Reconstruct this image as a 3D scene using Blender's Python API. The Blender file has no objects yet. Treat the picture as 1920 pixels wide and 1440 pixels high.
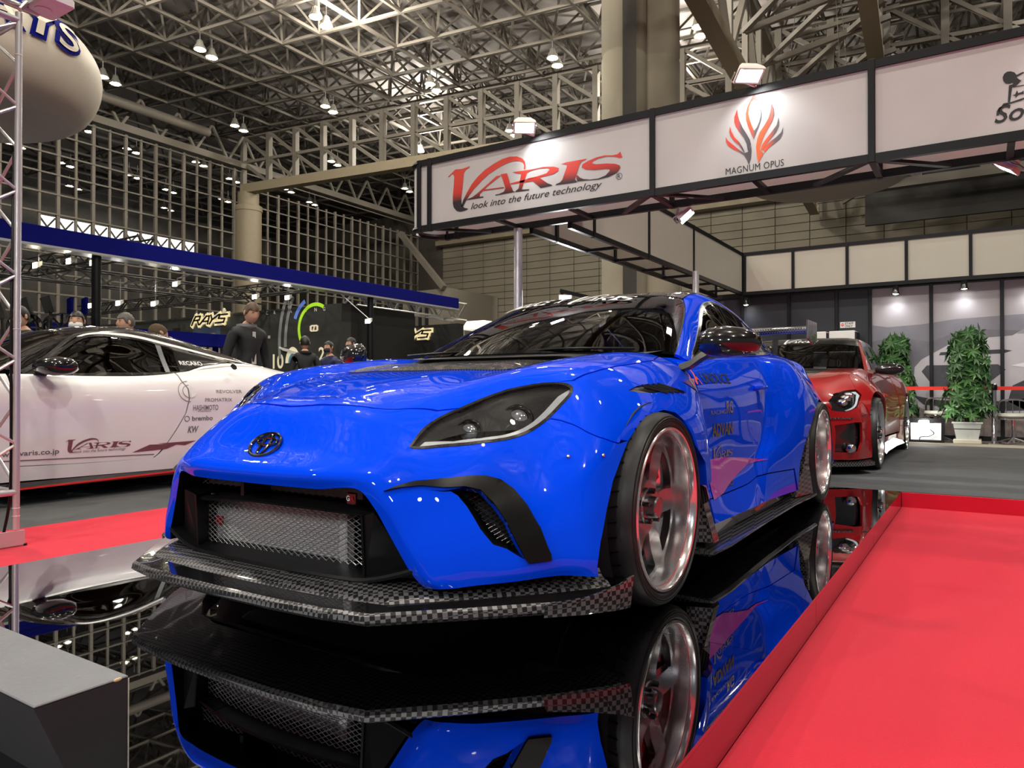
import bpy, math, random
import numpy as np
from mathutils import Vector, Matrix
from mathutils.geometry import delaunay_2d_cdt
from mathutils.bvhtree import BVHTree
random.seed(4)
SC=bpy.context.scene; COL=SC.collection
PI=math.pi
# ---------------------------------------------------------------- camera, world, lights, exposure
# world axes: X runs from the blue coupe's nose to its tail, Y to its right side, Z up; z=0 is the stand floor
cam=bpy.data.cameras.new('camera'); cam.sensor_width=36; cam.lens=36*1365/1920; cam.clip_end=400; cam.clip_start=.02
camo=bpy.data.objects.new('camera',cam); COL.objects.link(camo)
camo.location=(-2.2233,-1.7999,.688)
camo.rotation_euler=(math.radians(90.5036),0,math.atan2(.5442,.8390)-PI/2)
SC.camera=camo
SC.view_settings.view_transform='Standard'; SC.view_settings.look='None'
SC.view_settings.gamma=1; SC.view_settings.use_curve_mapping=False
SC.view_settings.exposure=-0.05
SC.cycles.use_denoising=True
SC.cycles.max_bounces=10; SC.cycles.transparent_max_bounces=16; SC.cycles.glossy_bounces=6; SC.cycles.diffuse_bounces=3
SC.cycles.sample_clamp_indirect=6; SC.cycles.caustics_reflective=False; SC.cycles.caustics_refractive=False
wd=bpy.data.worlds.new('hall_air'); SC.world=wd; wd.use_nodes=True
wd.node_tree.nodes['Background'].inputs[0].default_value=(.95,.93,.9,1)
wd.node_tree.nodes['Background'].inputs[1].default_value=.13
def lamp(kind,name,loc,power,color=(1,1,1),size=.2,target=None,angle=90,blend=.6,sy=None):
    l=bpy.data.lights.new(name,kind); l.energy=power; l.color=color
    if kind=='AREA':
        l.size=size
        if sy: l.shape='RECTANGLE'; l.size_y=sy
    elif kind=='SPOT': l.shadow_soft_size=size; l.spot_size=math.radians(angle); l.spot_blend=blend
    else: l.shadow_soft_size=size
    o=bpy.data.objects.new(name,l); COL.objects.link(o)
    o.location=(loc[0],-loc[1],loc[2])
    if target is not None:
        d=Vector((target[0],-target[1],target[2]))-o.location
        o.rotation_euler=d.to_track_quat('-Z','Y').to_euler()
    return o
WARM=(1,.93,.8)
# high-bay lamps of the hall (s, lateral); the fittings themselves are built with the ceiling
BAY_LIGHTS=[(-7,-9),(-7,0),(-7,9),(0,-15),(0,-6),(0,3),(0,12),(7,-20),(7,-11),(7,-2),(7,7),(14,-15),(14,-6),(14,3),(24,-20),(24,-8),(24,4),(36,-16),(36,-2),(36,12)]
for x,y in BAY_LIGHTS: lamp('POINT','high_bay_light',(x,y,12.2),1500 if y<-1 or x<2 else 420,WARM,.22)
# floodlights of the stand across the aisle, behind the photographer
for x,y,z,p in((-6.5,1.2,3.0,330),(-6.0,-2.5,3.2,330),(-5.5,4.0,3.2,200)): lamp('SPOT','unseen_flood',(x,y,z),p,(1,.98,.95),.16,(0,.1,.5),52,.5)
lamp('SPOT','unseen_flood',(.5,-10.5,3.6),170,(1,.97,.9),.16,(3.4,-5.9,1.4),50,.6)  # unseen spot added to brighten the visitors behind the white coupe
# ---------------------------------------------------------------- materials
MATS={}
def mat(name,col,rough=.5,metal=0,coat=0,spec=.5,emit=0,noise=.06,nscale=6,alpha=1,ecol=None,bump=0,bscale=200,croughness=.02,sheen=0):
    if name in MATS: return MATS[name]
    m=bpy.data.materials.new(name); m.use_nodes=True; nt=m.node_tree; b=nt.nodes['Principled BSDF']
    b.inputs['Roughness'].default_value=rough; b.inputs['Metallic'].default_value=metal
    b.inputs['Specular IOR Level'].default_value=spec
    b.inputs['Coat Weight'].default_value=coat; b.inputs['Coat Roughness'].default_value=croughness
    if sheen: b.inputs['Sheen Weight'].default_value=sheen
    c=tuple(col)+(1,)
    if noise>0:
        tc=nt.nodes.new('ShaderNodeTexCoord'); nz=nt.nodes.new('ShaderNodeTexNoise'); nz.inputs['Scale'].default_value=nscale; nz.inputs['Detail'].default_value=4
        mx=nt.nodes.new('ShaderNodeMix'); mx.data_type='RGBA'
        mx.inputs[6].default_value=tuple(v*(1-noise) for v in col)+(1,); mx.inputs[7].default_value=tuple(min(1,v*(1+noise)) for v in col)+(1,)
        nt.links.new(tc.outputs['Object'],nz.inputs['Vector']); nt.links.new(nz.outputs['Fac'],mx.inputs[0]); nt.links.new(mx.outputs[2],b.inputs['Base Color'])
        if bump:
            n2=nt.nodes.new('ShaderNodeTexNoise'); n2.inputs['Scale'].default_value=bscale; bp=nt.nodes.new('ShaderNodeBump'); bp.inputs['Strength'].default_value=bump; bp.inputs['Distance'].default_value=.01
            nt.links.new(tc.outputs['Object'],n2.inputs['Vector']); nt.links.new(n2.outputs['Fac'],bp.inputs['Height']); nt.links.new(bp.outputs[0],b.inputs['Normal'])
    else: b.inputs['Base Color'].default_value=c
    if emit:
        b.inputs['Emission Color'].default_value=(ecol or col)+(1,); b.inputs['Emission Strength'].default_value=emit
        m.cycles.emission_sampling='NONE'
    MATS[name]=m; return m
def glassmat(name,tint,ior=1.45,rough=0.0):
    if name in MATS: return MATS[name]
    m=bpy.data.materials.new(name); m.use_nodes=True; nt=m.node_tree; nt.nodes.clear()
    o=nt.nodes.new('ShaderNodeOutputMaterial'); mx=nt.nodes.new('ShaderNodeMixShader'); t=nt.nodes.new('ShaderNodeBsdfTransparent'); g=nt.nodes.new('ShaderNodeBsdfGlossy'); f=nt.nodes.new('ShaderNodeFresnel')
    f.inputs[0].default_value=ior; t.inputs[0].default_value=tuple(tint)+(1,); g.inputs['Roughness'].default_value=rough
    nt.links.new(f.outputs[0],mx.inputs[0]); nt.links.new(t.outputs[0],mx.inputs[1]); nt.links.new(g.outputs[0],mx.inputs[2]); nt.links.new(mx.outputs[0],o.inputs[0])
    MATS[name]=m; return m
def carbonmat(name,a,b,scale,rough=.12,twill=False):
    m=bpy.data.materials.new(name); m.use_nodes=True; nt=m.node_tree; p=nt.nodes['Principled BSDF']
    tc=nt.nodes.new('ShaderNodeTexCoord'); mp=nt.nodes.new('ShaderNodeMapping')
    if twill:
        mp.inputs['Rotation'].default_value=(0,0,math.radians(12)); ck=nt.nodes.new('ShaderNodeTexWave'); ck.inputs['Scale'].default_value=scale; ck.inputs['Distortion'].default_value=.0; ck.bands_direction='Y'
        f=ck.outputs['Fac']
    else:
        mp.inputs['Rotation'].default_value=(math.radians(3),math.radians(2),math.radians(45)); ck=nt.nodes.new('ShaderNodeTexChecker'); ck.inputs['Scale'].default_value=scale; f=ck.outputs['Fac']
    nt.links.new(tc.outputs['Object'],mp.inputs[0]); nt.links.new(mp.outputs[0],ck.inputs['Vector'])
    mx=nt.nodes.new('ShaderNodeMix'); mx.data_type='RGBA'; mx.inputs[6].default_value=tuple(a)+(1,); mx.inputs[7].default_value=tuple(b)+(1,)
    nt.links.new(f,mx.inputs[0]); nt.links.new(mx.outputs[2],p.inputs['Base Color'])
    p.inputs['Roughness'].default_value=.42; p.inputs['Metallic'].default_value=.55; p.inputs['Coat Weight'].default_value=1; p.inputs['Coat Roughness'].default_value=.03
    MATS[name]=m; return m
# ---------------------------------------------------------------- mesh building in (s, lateral, z); build() maps to X=s, Y=-lateral
def vec(p): return np.array(p,float)
class MB:
    def __init__(s): s.v=[];s.f=[];s.m=[];s.cur=0
    def add(s,vs,fs):
        n=len(s.v); s.v.extend([tuple(map(float,p)) for p in vs]); s.f.extend([tuple(i+n for i in f) for f in fs]); s.m.extend([s.cur]*len(fs)); return s
    def box(s,a,b):
        (x0,y0,z0),(x1,y1,z1)=a,b
        vs=[(x0,y0,z0),(x1,y0,z0),(x1,y1,z0),(x0,y1,z0),(x0,y0,z1),(x1,y0,z1),(x1,y1,z1),(x0,y1,z1)]
        return s.add(vs,[(3,2,1,0),(4,5,6,7),(0,1,5,4),(1,2,6,5),(2,3,7,6),(3,0,4,7)])
    def bbox(s,a,b,bv=.004):
        """box with chamfered vertical and horizontal edges"""
        (x0,y0,z0),(x1,y1,z1)=a,b
        def ring(z,i): return [(x0+i+bv,y0+i,z),(x1-i-bv,y0+i,z),(x1-i,y0+i+bv,z),(x1-i,y1-i-bv,z),(x1-i-bv,y1-i,z),(x0+i+bv,y1-i,z),(x0+i,y1-i-bv,z),(x0+i,y0+i+bv,z)]
        return s.loft([ring(z0,bv),ring(z0+bv,0),ring(z1-bv,0),ring(z1,bv)],True,True)
    def loft(s,rings,closed=True,caps=False):
        n=len(rings[0]); vs=[p for r in rings for p in r]; fs=[]
        for a in range(len(rings)-1):
            for b in range(n if closed else n-1):
                c=(b+1)%n; fs.append((a*n+b,a*n+c,(a+1)*n+c,(a+1)*n+b))
        if caps: fs.append(tuple(range(n-1,-1,-1))); fs.append(tuple((len(rings)-1)*n+i for i in range(n)))
        return s.add(vs,fs)
    def beam(s,p,q,w,h=None,up=(0,0,1)):
        p,q=vec(p),vec(q);h=h or w;d=q-p;L=np.linalg.norm(d)
        if L<1e-6:return s
        d/=L;u=vec(up)
        if abs(d@u)>.98:u=vec((1,0,0))
        a=np.cross(d,u);a/=np.linalg.norm(a);b=np.cross(a,d)
        o=[a*w/2+b*h/2,-a*w/2+b*h/2,-a*w/2-b*h/2,a*w/2-b*h/2]
        return s.loft([[p+k for k in o],[q+k for k in o]],True,True)
    def tube(s,pts,r,n=8,caps=True,rs=None):
        pts=[vec(p) for p in pts];rings=[];prev=None
        for i,p in enumerate(pts):
            d=(pts[min(i+1,len(pts)-1)]-pts[max(i-1,0)]);d=d/(np.linalg.norm(d)+1e-12)
            if prev is None:
                u=vec((0,0,1)) if abs(d[2])<.9 else vec((1,0,0));a=np.cross(d,u)
            else: a=prev-d*(prev@d)
            a/=np.linalg.norm(a)+1e-12;prev=a;b=np.cross(d,a);rr=rs[i] if rs is not None else r
            rings.append([p+rr*(a*math.cos(2*PI*k/n)+b*math.sin(2*PI*k/n)) for k in range(n)])
        return s.loft(rings,True,caps)
    def lathe(s,prof,c,n=32,axis='z',caps=False,a0=0,a1=2*PI):
        """prof: (radius, height along axis)"""
        full=abs(a1-a0-2*PI)<1e-6; rings=[]
        for r,h in prof:
            ring=[]
            for k in range(n if full else n+1):
                t=a0+(a1-a0)*k/n;x,y=r*math.cos(t),r*math.sin(t)
                ring.append({'z':(c[0]+x,c[1]+y,c[2]+h),'y':(c[0]+x,c[1]+h,c[2]+y),'x':(c[0]+h,c[1]+x,c[2]+y)}[axis])
            rings.append(ring)
        return s.loft(rings,full,caps)
    def ball(s,c,r,n=16,m=10):
        rx=r if hasattr(r,'__len__') else (r,r,r)
        rings=[[(c[0]+rx[0]*math.sin(PI*a/m)*math.cos(2*PI*b/n),c[1]+rx[1]*math.sin(PI*a/m)*math.sin(2*PI*b/n),c[2]-rx[2]*math.cos(PI*a/m)) for b in range(n)] for a in range(m+1)]
        rings[0]=[(c[0]+1e-5*math.cos(2*PI*b/n),c[1]+1e-5*math.sin(2*PI*b/n),c[2]-rx[2]) for b in range(n)]
        rings[-1]=[(c[0]+1e-5*math.cos(2*PI*b/n),c[1]+1e-5*math.sin(2*PI*b/n),c[2]+rx[2]) for b in range(n)]
        return s.loft(rings)
    def prism(s,poly,fn,d0,d1):
        """poly: 2-D outline; fn(x,y,d) -> point"""
        n=len(poly);return s.loft([[fn(x,y,d0) for x,y in poly],[fn(x,y,d1) for x,y in poly]],True,True)
    def build(s,name,mats,parent=None,smooth=False,label=None,angle=40):
        me=bpy.data.meshes.new(name)
        v=np.array(s.v,float).reshape(-1,3).copy();v[:,1]*=-1
        o=bpy.data.objects.new(name,me)
        if parent is not None:
            off=np.zeros(3);q=parent
            while q is not None: off+=np.array(q.location);q=q.parent
            v-=off; o.parent=parent
        me.from_pydata(v.tolist(),[],[f[::-1] for f in s.f]); 
        if not isinstance(mats,(list,tuple)): mats=[mats]
        for m in mats: me.materials.append(m)
        if len(mats)>1: me.polygons.foreach_set('material_index',s.m)
        if smooth:
            me.polygons.foreach_set('use_smooth',[True]*len(me.polygons))
            if angle: me.set_sharp_from_angle(angle=math.radians(angle))
        me.update(); COL.objects.link(o)
        if label:o['label']=label
        return o
def tag(o,label,cat,group=None):
    o['label']=label;o['category']=cat
    if group:o['group']=group
    return o
def thing(name,label,cat,base,group=None,parent=None):
    o=bpy.data.objects.new(name,None);COL.objects.link(o);o.empty_display_size=.1
    o.location=(base[0],-base[1],base[2]);return tag(o,label,cat,group)
def struct(o): o['kind']='structure';return o
def stuff(o): o['kind']='stuff';return o
def dup(root,off,label=None,group=None,rotz=None):
    r=root.copy();COL.objects.link(r);r.location=Vector(root.location)+Vector((off[0],-off[1],off[2]))
    if rotz is not None:r.rotation_euler=(0,0,rotz)
    if label:r['label']=label
    if group:r['group']=group
    for ch in root.children:
        c=ch.copy();COL.objects.link(c);c.parent=r
        for g in ch.children:
            d=g.copy();COL.objects.link(d);d.parent=c
    return r
# flat lettering: outline of the built-in font -> points (x,y) and faces
_TX={}
def text_mesh(t,bold=0,shear=0,spacing=1.0,res=3):
    k=(t,bold,shear,spacing,res)
    if k in _TX:return _TX[k]
    c=bpy.data.curves.new('lettering','FONT');c.body=t;c.size=1;c.offset=bold;c.shear=shear;c.space_character=spacing;c.resolution_u=res;c.fill_mode='FRONT' if hasattr(c,'fill_mode') else c.fill_mode
    o=bpy.data.objects.new('lettering',c);COL.objects.link(o)
    dg=bpy.context.evaluated_depsgraph_get();me=bpy.data.meshes.new_from_object(o.evaluated_get(dg))
    v=np.array([tuple(q.co)[:2] for q in me.vertices]).reshape(-1,2);f=[tuple(p.vertices) for p in me.polygons]
    bpy.data.objects.remove(o);bpy.data.curves.remove(c);bpy.data.meshes.remove(me)
    if len(v):
        v=v-v.min(0);w,h=v.max(0)
    else:w=h=1
    _TX[k]=(v,f,w,h);return _TX[k]
def letters(mb,t,fn,x,y,w=None,h=None,**k):
    """lay a line of lettering with lower-left (x,y), width w and/or height h; fn(x,y)->point"""
    v,f,W,H=text_mesh(t,**k)
    if w is None:w=W*h/H
    if h is None:h=H*w/W
    mb.add([fn(x+a/W*w,y+b/H*h) for a,b in v],f);return mb
def fillpoly(outer,holes=()):
    """triangulate an outline with holes -> verts2d, faces"""
    pts=[];edges=[]
    for L in [outer]+list(holes):
        n=len(pts);pts+=[Vector((float(a),float(b))) for a,b in L];m=len(L);edges+=[(n+i,n+(i+1)%m) for i in range(m)]
    r=delaunay_2d_cdt(pts,edges,[],0,1e-6)
    V=np.array([tuple(p) for p in r[0]]);F=[tuple(f) for f in r[2]]
    cen=np.array([V[list(f)].mean(0) for f in F])
    ok=inpoly(cen,outer)
    for h in holes: ok&=~inpoly(cen,h)
    out=[]
    for f,o in zip(F,ok):
        if o:
            a,b,c=V[list(f)];
            if (b[0]-a[0])*(c[1]-a[1])-(b[1]-a[1])*(c[0]-a[0])<0:f=f[::-1]
            out.append(tuple(f))
    return V,out
def inpoly(P,L):
    P=np.asarray(P,float);L=np.asarray(L,float);r=np.zeros(len(P),bool);j=len(L)-1
    for i in range(len(L)):
        a,b=L[i],L[j];c=((a[1]>P[:,1])!=(b[1]>P[:,1]))&(P[:,0]<(b[0]-a[0])*(P[:,1]-a[1])/((b[1]-a[1]) or 1e-12)+a[0]);r^=c;j=i
    return r
def spl(pts,n=8,closed=False):
    """smooth curve through points (Catmull-Rom)"""
    P=[vec(p) for p in pts];N=len(P);out=[]
    for i in range(N if closed else N-1):
        if closed:a,b,c,d=P[i-1],P[i],P[(i+1)%N],P[(i+2)%N]
        else:a,b,c,d=P[max(i-1,0)],P[i],P[i+1],P[min(i+2,N-1)]
        for k in range(n):
            t=k/n;out.append(.5*((2*b)+(c-a)*t+(2*a-5*b+4*c-d)*t*t+(3*b-a-3*c+d)*t**3))
    if not closed:out.append(P[-1])
    return out
BLACKGLOSS=mat('gloss_black',(.008,.008,.009),.12,0,1,.5,noise=0)
BLACKMATTE=mat('satin_black',(.005,.005,.0055),.30,0,0,.24)
RUBBER=mat('rubber',(.014,.014,.0155),.43,0,0,.32,noise=.2,nscale=14)
CHROME=mat('chrome',(.78,.78,.8),.08,1,noise=.05)
STEEL=mat('brushed_steel',(.55,.55,.56),.28,1,noise=.1)
ALU=mat('aluminium',(.60,.60,.61),.34,.55,noise=.08)
WHITE=mat('white_paint',(.8,.8,.79),.5)
BLACKALU=mat('black_profile',(.006,.0065,.008),.4,0,0,.3)
LAMPW=mat('lamp_face',(1,.98,.95),.4,emit=45,ecol=(1.0,.98,.94),noise=0)
LAMPY=mat('lamp_face_warm',(1,.95,.8),.4,emit=40,ecol=(1.0,.9,.68),noise=0)
DARK=mat('dark_interior',(.01,.01,.011),.7,noise=.1)
# smooth patches
# ---- section tables of the coupe body: (s, lateral, height) per section, centreline to sill
BODY=[
[(-.862,0,.418),(-.860,.14,.418),(-.848,.28,.418),(-.817,.40,.421),(-.80,.44,.375),(-.787,.475,.315),(-.775,.51,.255),(-.767,.535,.215),(-.755,.555,.185),(-.745,.57,.170)],
[(-.872,0,.452),(-.870,.145,.452),(-.857,.29,.452),(-.805,.435,.44),(-.797,.475,.385),(-.785,.51,.32),(-.775,.545,.255),(-.766,.565,.213),(-.755,.583,.185),(-.742,.597,.170)],
[(-.80,0,.518),(-.80,.15,.518),(-.79,.30,.515),(-.755,.45,.49),(-.742,.52,.42),(-.742,.555,.345),(-.745,.585,.27),(-.742,.605,.22),(-.735,.62,.19),(-.722,.635,.172)],
[(-.706,0,.637),(-.70,.16,.637),(-.69,.32,.61),(-.675,.46,.545),(-.685,.57,.45),(-.69,.62,.355),(-.695,.65,.28),(-.695,.665,.23),(-.69,.675,.20),(-.68,.685,.178)],
[(-.60,0,.668),(-.60,.17,.668),(-.585,.33,.65),(-.545,.47,.618),(-.575,.625,.515),(-.595,.70,.39),(-.61,.73,.30),(-.615,.745,.24),(-.615,.752,.205),(-.605,.757,.182)],
[(-.45,0,.705),(-.45,.19,.705),(-.44,.36,.695),(-.40,.55,.682),(-.43,.69,.565),(-.48,.775,.43),(-.51,.81,.33),(-.52,.825,.26),(-.52,.832,.215),(-.505,.838,.188)],
[(-.30,0,.735),(-.30,.20,.735),(-.295,.39,.728),(-.27,.60,.742),(-.28,.75,.69),(-.37,.86,.52),(-.415,.89,.39),(-.435,.905,.29),(-.44,.915,.225),(-.43,.922,.182)],
[(-.1,0,.762),(-.1,.2,.762),(-.1,.41,.757),(-.1,.61,.784),(-.11,.765,.75),(-.14,.885,.63),(-.17,.925,.52),(-.19,.94,.40),(-.2,.945,.28),(-.2,.948,.18)],
[(.12,0,.790),(.12,.2,.790),(.12,.42,.787),(.13,.62,.811),(.14,.78,.772),(.13,.90,.66),(.12,.945,.56),(.12,.955,.44),(.12,.958,.3),(.12,.96,.18)],
[(.38,0,.815),(.38,.2,.815),(.38,.43,.812),(.39,.64,.834),(.40,.775,.786),(.40,.885,.675),(.40,.94,.56),(.41,.955,.42),(.42,.955,.3),(.43,.955,.17)],
[(.55,0,.83),(.55,.2,.83),(.55,.44,.83),(.56,.65,.838),(.56,.77,.787),(.545,.86,.69),(.52,.905,.56),(.53,.92,.43),(.55,.92,.32),(.57,.915,.17)],
[(.64,0,.835),(.64,.22,.835),(.64,.46,.835),(.64,.67,.825),(.64,.77,.78),(.64,.825,.70),(.64,.845,.57),(.65,.855,.43),(.66,.86,.30),(.67,.89,.15)],
[(.95,0,.84),(.95,.3,.84),(.95,.55,.84),(.95,.735,.827),(.95,.780,.785),(.95,.828,.70),(.95,.847,.57),(.95,.852,.43),(.95,.857,.30),(.95,.90,.15)],
[(1.3,0,.85),(1.3,.3,.85),(1.3,.55,.85),(1.3,.745,.848),(1.3,.790,.80),(1.3,.833,.71),(1.28,.853,.58),(1.25,.858,.44),(1.2,.865,.31),(1.2,.91,.15)],
[(1.75,0,.87),(1.75,.3,.87),(1.75,.55,.87),(1.75,.745,.868),(1.75,.79,.822),(1.70,.833,.73),(1.62,.853,.59),(1.52,.862,.45),(1.38,.868,.335),(1.36,.91,.15)],
[(1.95,0,.88),(1.95,.3,.88),(1.95,.55,.88),(1.95,.74,.88),(1.93,.82,.838),(1.86,.862,.745),(1.77,.888,.60),(1.65,.897,.45),(1.5,.90,.34),(1.5,.915,.15)],
[(2.25,0,.895),(2.25,.3,.895),(2.25,.55,.895),(2.25,.715,.895),(2.22,.81,.865),(2.2,.885,.80),(2.15,.95,.67),(2.1,.97,.5),(2.1,.972,.33),(2.1,.965,.15)],
[(2.55,0,.905),(2.55,.3,.905),(2.55,.5,.905),(2.55,.66,.905),(2.55,.775,.875),(2.55,.835,.80),(2.55,.935,.662),(2.55,.97,.53),(2.55,.98,.35),(2.55,.97,.17)],
[(2.95,0,.93),(2.95,.3,.93),(2.95,.5,.92),(2.95,.62,.905),(2.95,.70,.865),(2.95,.775,.79),(2.95,.875,.65),(2.95,.92,.52),(2.95,.96,.35),(2.95,.95,.2)],
[(3.3,0,.95),(3.3,.3,.95),(3.3,.5,.94),(3.3,.61,.90),(3.3,.70,.85),(3.29,.74,.77),(3.28,.80,.64),(3.27,.83,.5),(3.27,.85,.35),(3.25,.88,.22)],
[(3.42,0,.93),(3.42,.3,.92),(3.41,.5,.9),(3.40,.6,.86),(3.39,.66,.8),(3.38,.70,.72),(3.37,.76,.6),(3.36,.78,.48),(3.35,.78,.36),(3.33,.77,.25)],
[(3.44,0,.9),(3.44,.0,.88),(3.44,.0,.86),(3.44,.0,.82),(3.44,.0,.77),(3.44,.0,.70),(3.44,.0,.6),(3.44,.0,.48),(3.43,.0,.36),(3.41,.0,.25)],
]
CABIN=[
[(.42,0,.845),(.45,.22,.845),(.53,.45,.845),(.72,.70,.842),(.76,.73,.825),(.78,.745,.815),(.80,.75,.812)],
[(.72,0,.985),(.74,.2,.985),(.80,.40,.98),(.94,.635,.95),(.99,.675,.925),(1.03,.71,.875),(1.06,.75,.83)],
[(1.04,0,1.11),(1.05,.18,1.11),(1.09,.36,1.10),(1.18,.57,1.06),(1.24,.61,1.035),(1.30,.68,.95),(1.33,.75,.848)],
[(1.32,0,1.19),(1.32,.17,1.19),(1.34,.33,1.183),(1.40,.505,1.16),(1.48,.56,1.135),(1.52,.66,1.0),(1.55,.75,.86)],
[(1.6,0,1.232),(1.6,.17,1.231),(1.6,.33,1.226),(1.62,.49,1.21),(1.66,.565,1.165),(1.7,.67,1.01),(1.72,.75,.87)],
[(2.0,0,1.237),(2.0,.17,1.236),(2.0,.34,1.228),(2.0,.50,1.20),(2.0,.585,1.135),(2.0,.67,1.01),(2.0,.745,.885)],
[(2.35,0,1.19),(2.35,.17,1.19),(2.35,.34,1.178),(2.35,.50,1.14),(2.3,.60,1.07),(2.28,.66,.98),(2.25,.725,.9)],
[(2.65,0,1.10),(2.65,.17,1.10),(2.65,.34,1.085),(2.65,.50,1.045),(2.6,.60,.99),(2.55,.64,.95),(2.5,.69,.91)],
[(2.95,0,.96),(2.95,.17,.96),(2.93,.34,.95),(2.9,.5,.935),(2.85,.58,.925),(2.8,.61,.915),(2.75,.65,.905)],
]
def knots(G,ax):
    d=np.diff(G,axis=ax);d=np.sqrt((d**2).sum(-1)).mean(axis=1-ax)
    return np.concatenate([[0],np.cumsum(np.maximum(d,1e-3))])
class Surf:
    """smooth patch through a grid of points; parameters are grid indices"""
    def __init__(s,G,si=(),sj=(),mirror0=True):
        s.G=np.array(G,float);s.n,s.m=s.G.shape[:2]
        s.ki=knots(s.G,0);s.kj=knots(s.G,1);s.si=set(si);s.sj=set(sj);s.mir=mirror0
    def _tan(s,P,k,sharp,mir):
        n=len(k);L=np.zeros_like(P);R=np.zeros_like(P)
        for a in range(n):
            dl=(P[a]-P[a-1])/(k[a]-k[a-1]) if a>0 else None
            dr=(P[a+1]-P[a])/(k[a+1]-k[a]) if a<n-1 else None
            if dl is None:
                if mir:
                    t=dr.copy();t[...,0]=0;t[...,2]=0
                    L[a]=R[a]=t
                else: L[a]=R[a]=dr
            elif dr is None: L[a]=R[a]=dl
            elif a in sharp: L[a]=dl;R[a]=dr
            else:
                hl=k[a]-k[a-1];hr=k[a+1]-k[a]
                L[a]=R[a]=(dl*hr+dr*hl)/(hl+hr)
        return L,R
    def _interp(s,P,k,sharp,u,mir):
        L,R=s._tan(P,k,sharp,mir)
        a=np.clip(np.floor(u).astype(int),0,len(k)-2);t=u-a
        h=(k[a+1]-k[a])
        sh=(-1,)+(1,)*(P.ndim-1)
        t=t.reshape(sh);h=h.reshape(sh)
        h00=2*t**3-3*t**2+1;h10=t**3-2*t**2+t;h01=-2*t**3+3*t**2;h11=t**3-t**2
        return h00*P[a]+h10*h*R[a]+h01*P[a+1]+h11*h*L[a+1]
    def grid(s,us,vs):
        us=np.asarray(us,float);vs=np.asarray(vs,float)
        Q=s._interp(s.G,s.ki,s.si,us,False)          # nu,m,3
        Q=np.swapaxes(Q,0,1)
        W=s._interp(Q,s.kj,s.sj,vs,s.mir)            # nv,nu,3
        return np.swapaxes(W,0,1)
    def dense(s,k=24):
        if not hasattr(s,'_d'):
            s._du=np.linspace(0,s.n-1,(s.n-1)*k+1);s._dv=np.linspace(0,s.m-1,(s.m-1)*k+1)
            s._d=s.grid(s._du,s._dv)
        return s._d
    def dent(s,poly,depth,soft):
        """press a soft-edged hollow into the skin inside an outline"""
        D=s.dense();U,V=np.meshgrid(s._du,s._dv,indexing='ij');P=np.stack([U.ravel(),V.ravel()],1);m=np.where(inpoly(P,poly))[0];L=np.array(poly);d=np.full(len(m),9.)
        for i in range(len(L)):
            a,b=L[i-1],L[i];q=P[m]-a;t=np.clip((q@(b-a))/((b-a)@(b-a)),0,1);d=np.minimum(d,np.hypot(*(q-t[:,None]*(b-a)).T))
        f=np.clip(d/soft,0,1);f=f*f*(3-2*f);N=s.normals(P[m]);o=D.reshape(-1,3);o[m]-=N*np.sign((N*(o[m]-[1.3,0,.3])).sum(1))[:,None]*(depth*f)[:,None]
    def pts(s,uv):
        """evaluate at scattered parameters (bilinear in a dense table)"""
        D=s.dense();k=24
        uv=np.atleast_2d(np.asarray(uv,float))
        x=np.clip(uv[:,0]*k,0,D.shape[0]-1.0001);y=np.clip(uv[:,1]*k,0,D.shape[1]-1.0001)
        a=x.astype(int);b=y.astype(int);fx=(x-a)[:,None];fy=(y-b)[:,None]
        return (D[a,b]*(1-fx)*(1-fy)+D[a+1,b]*fx*(1-fy)+D[a,b+1]*(1-fx)*fy+D[a+1,b+1]*fx*fy)
    def normals(s,uv,e=.03):
        uv=np.atleast_2d(np.asarray(uv,float))
        lo=np.array([0,0]);hi=np.array([s.n-1.001,s.m-1.001])
        du=s.pts(np.clip(uv+[e,0],lo,hi))-s.pts(np.clip(uv-[e,0],lo,hi))
        dv=s.pts(np.clip(uv+[0,e],lo,hi))-s.pts(np.clip(uv-[0,e],lo,hi))
        n=np.cross(du,dv);return n/np.maximum(np.linalg.norm(n,axis=1,keepdims=True),1e-9)
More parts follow.
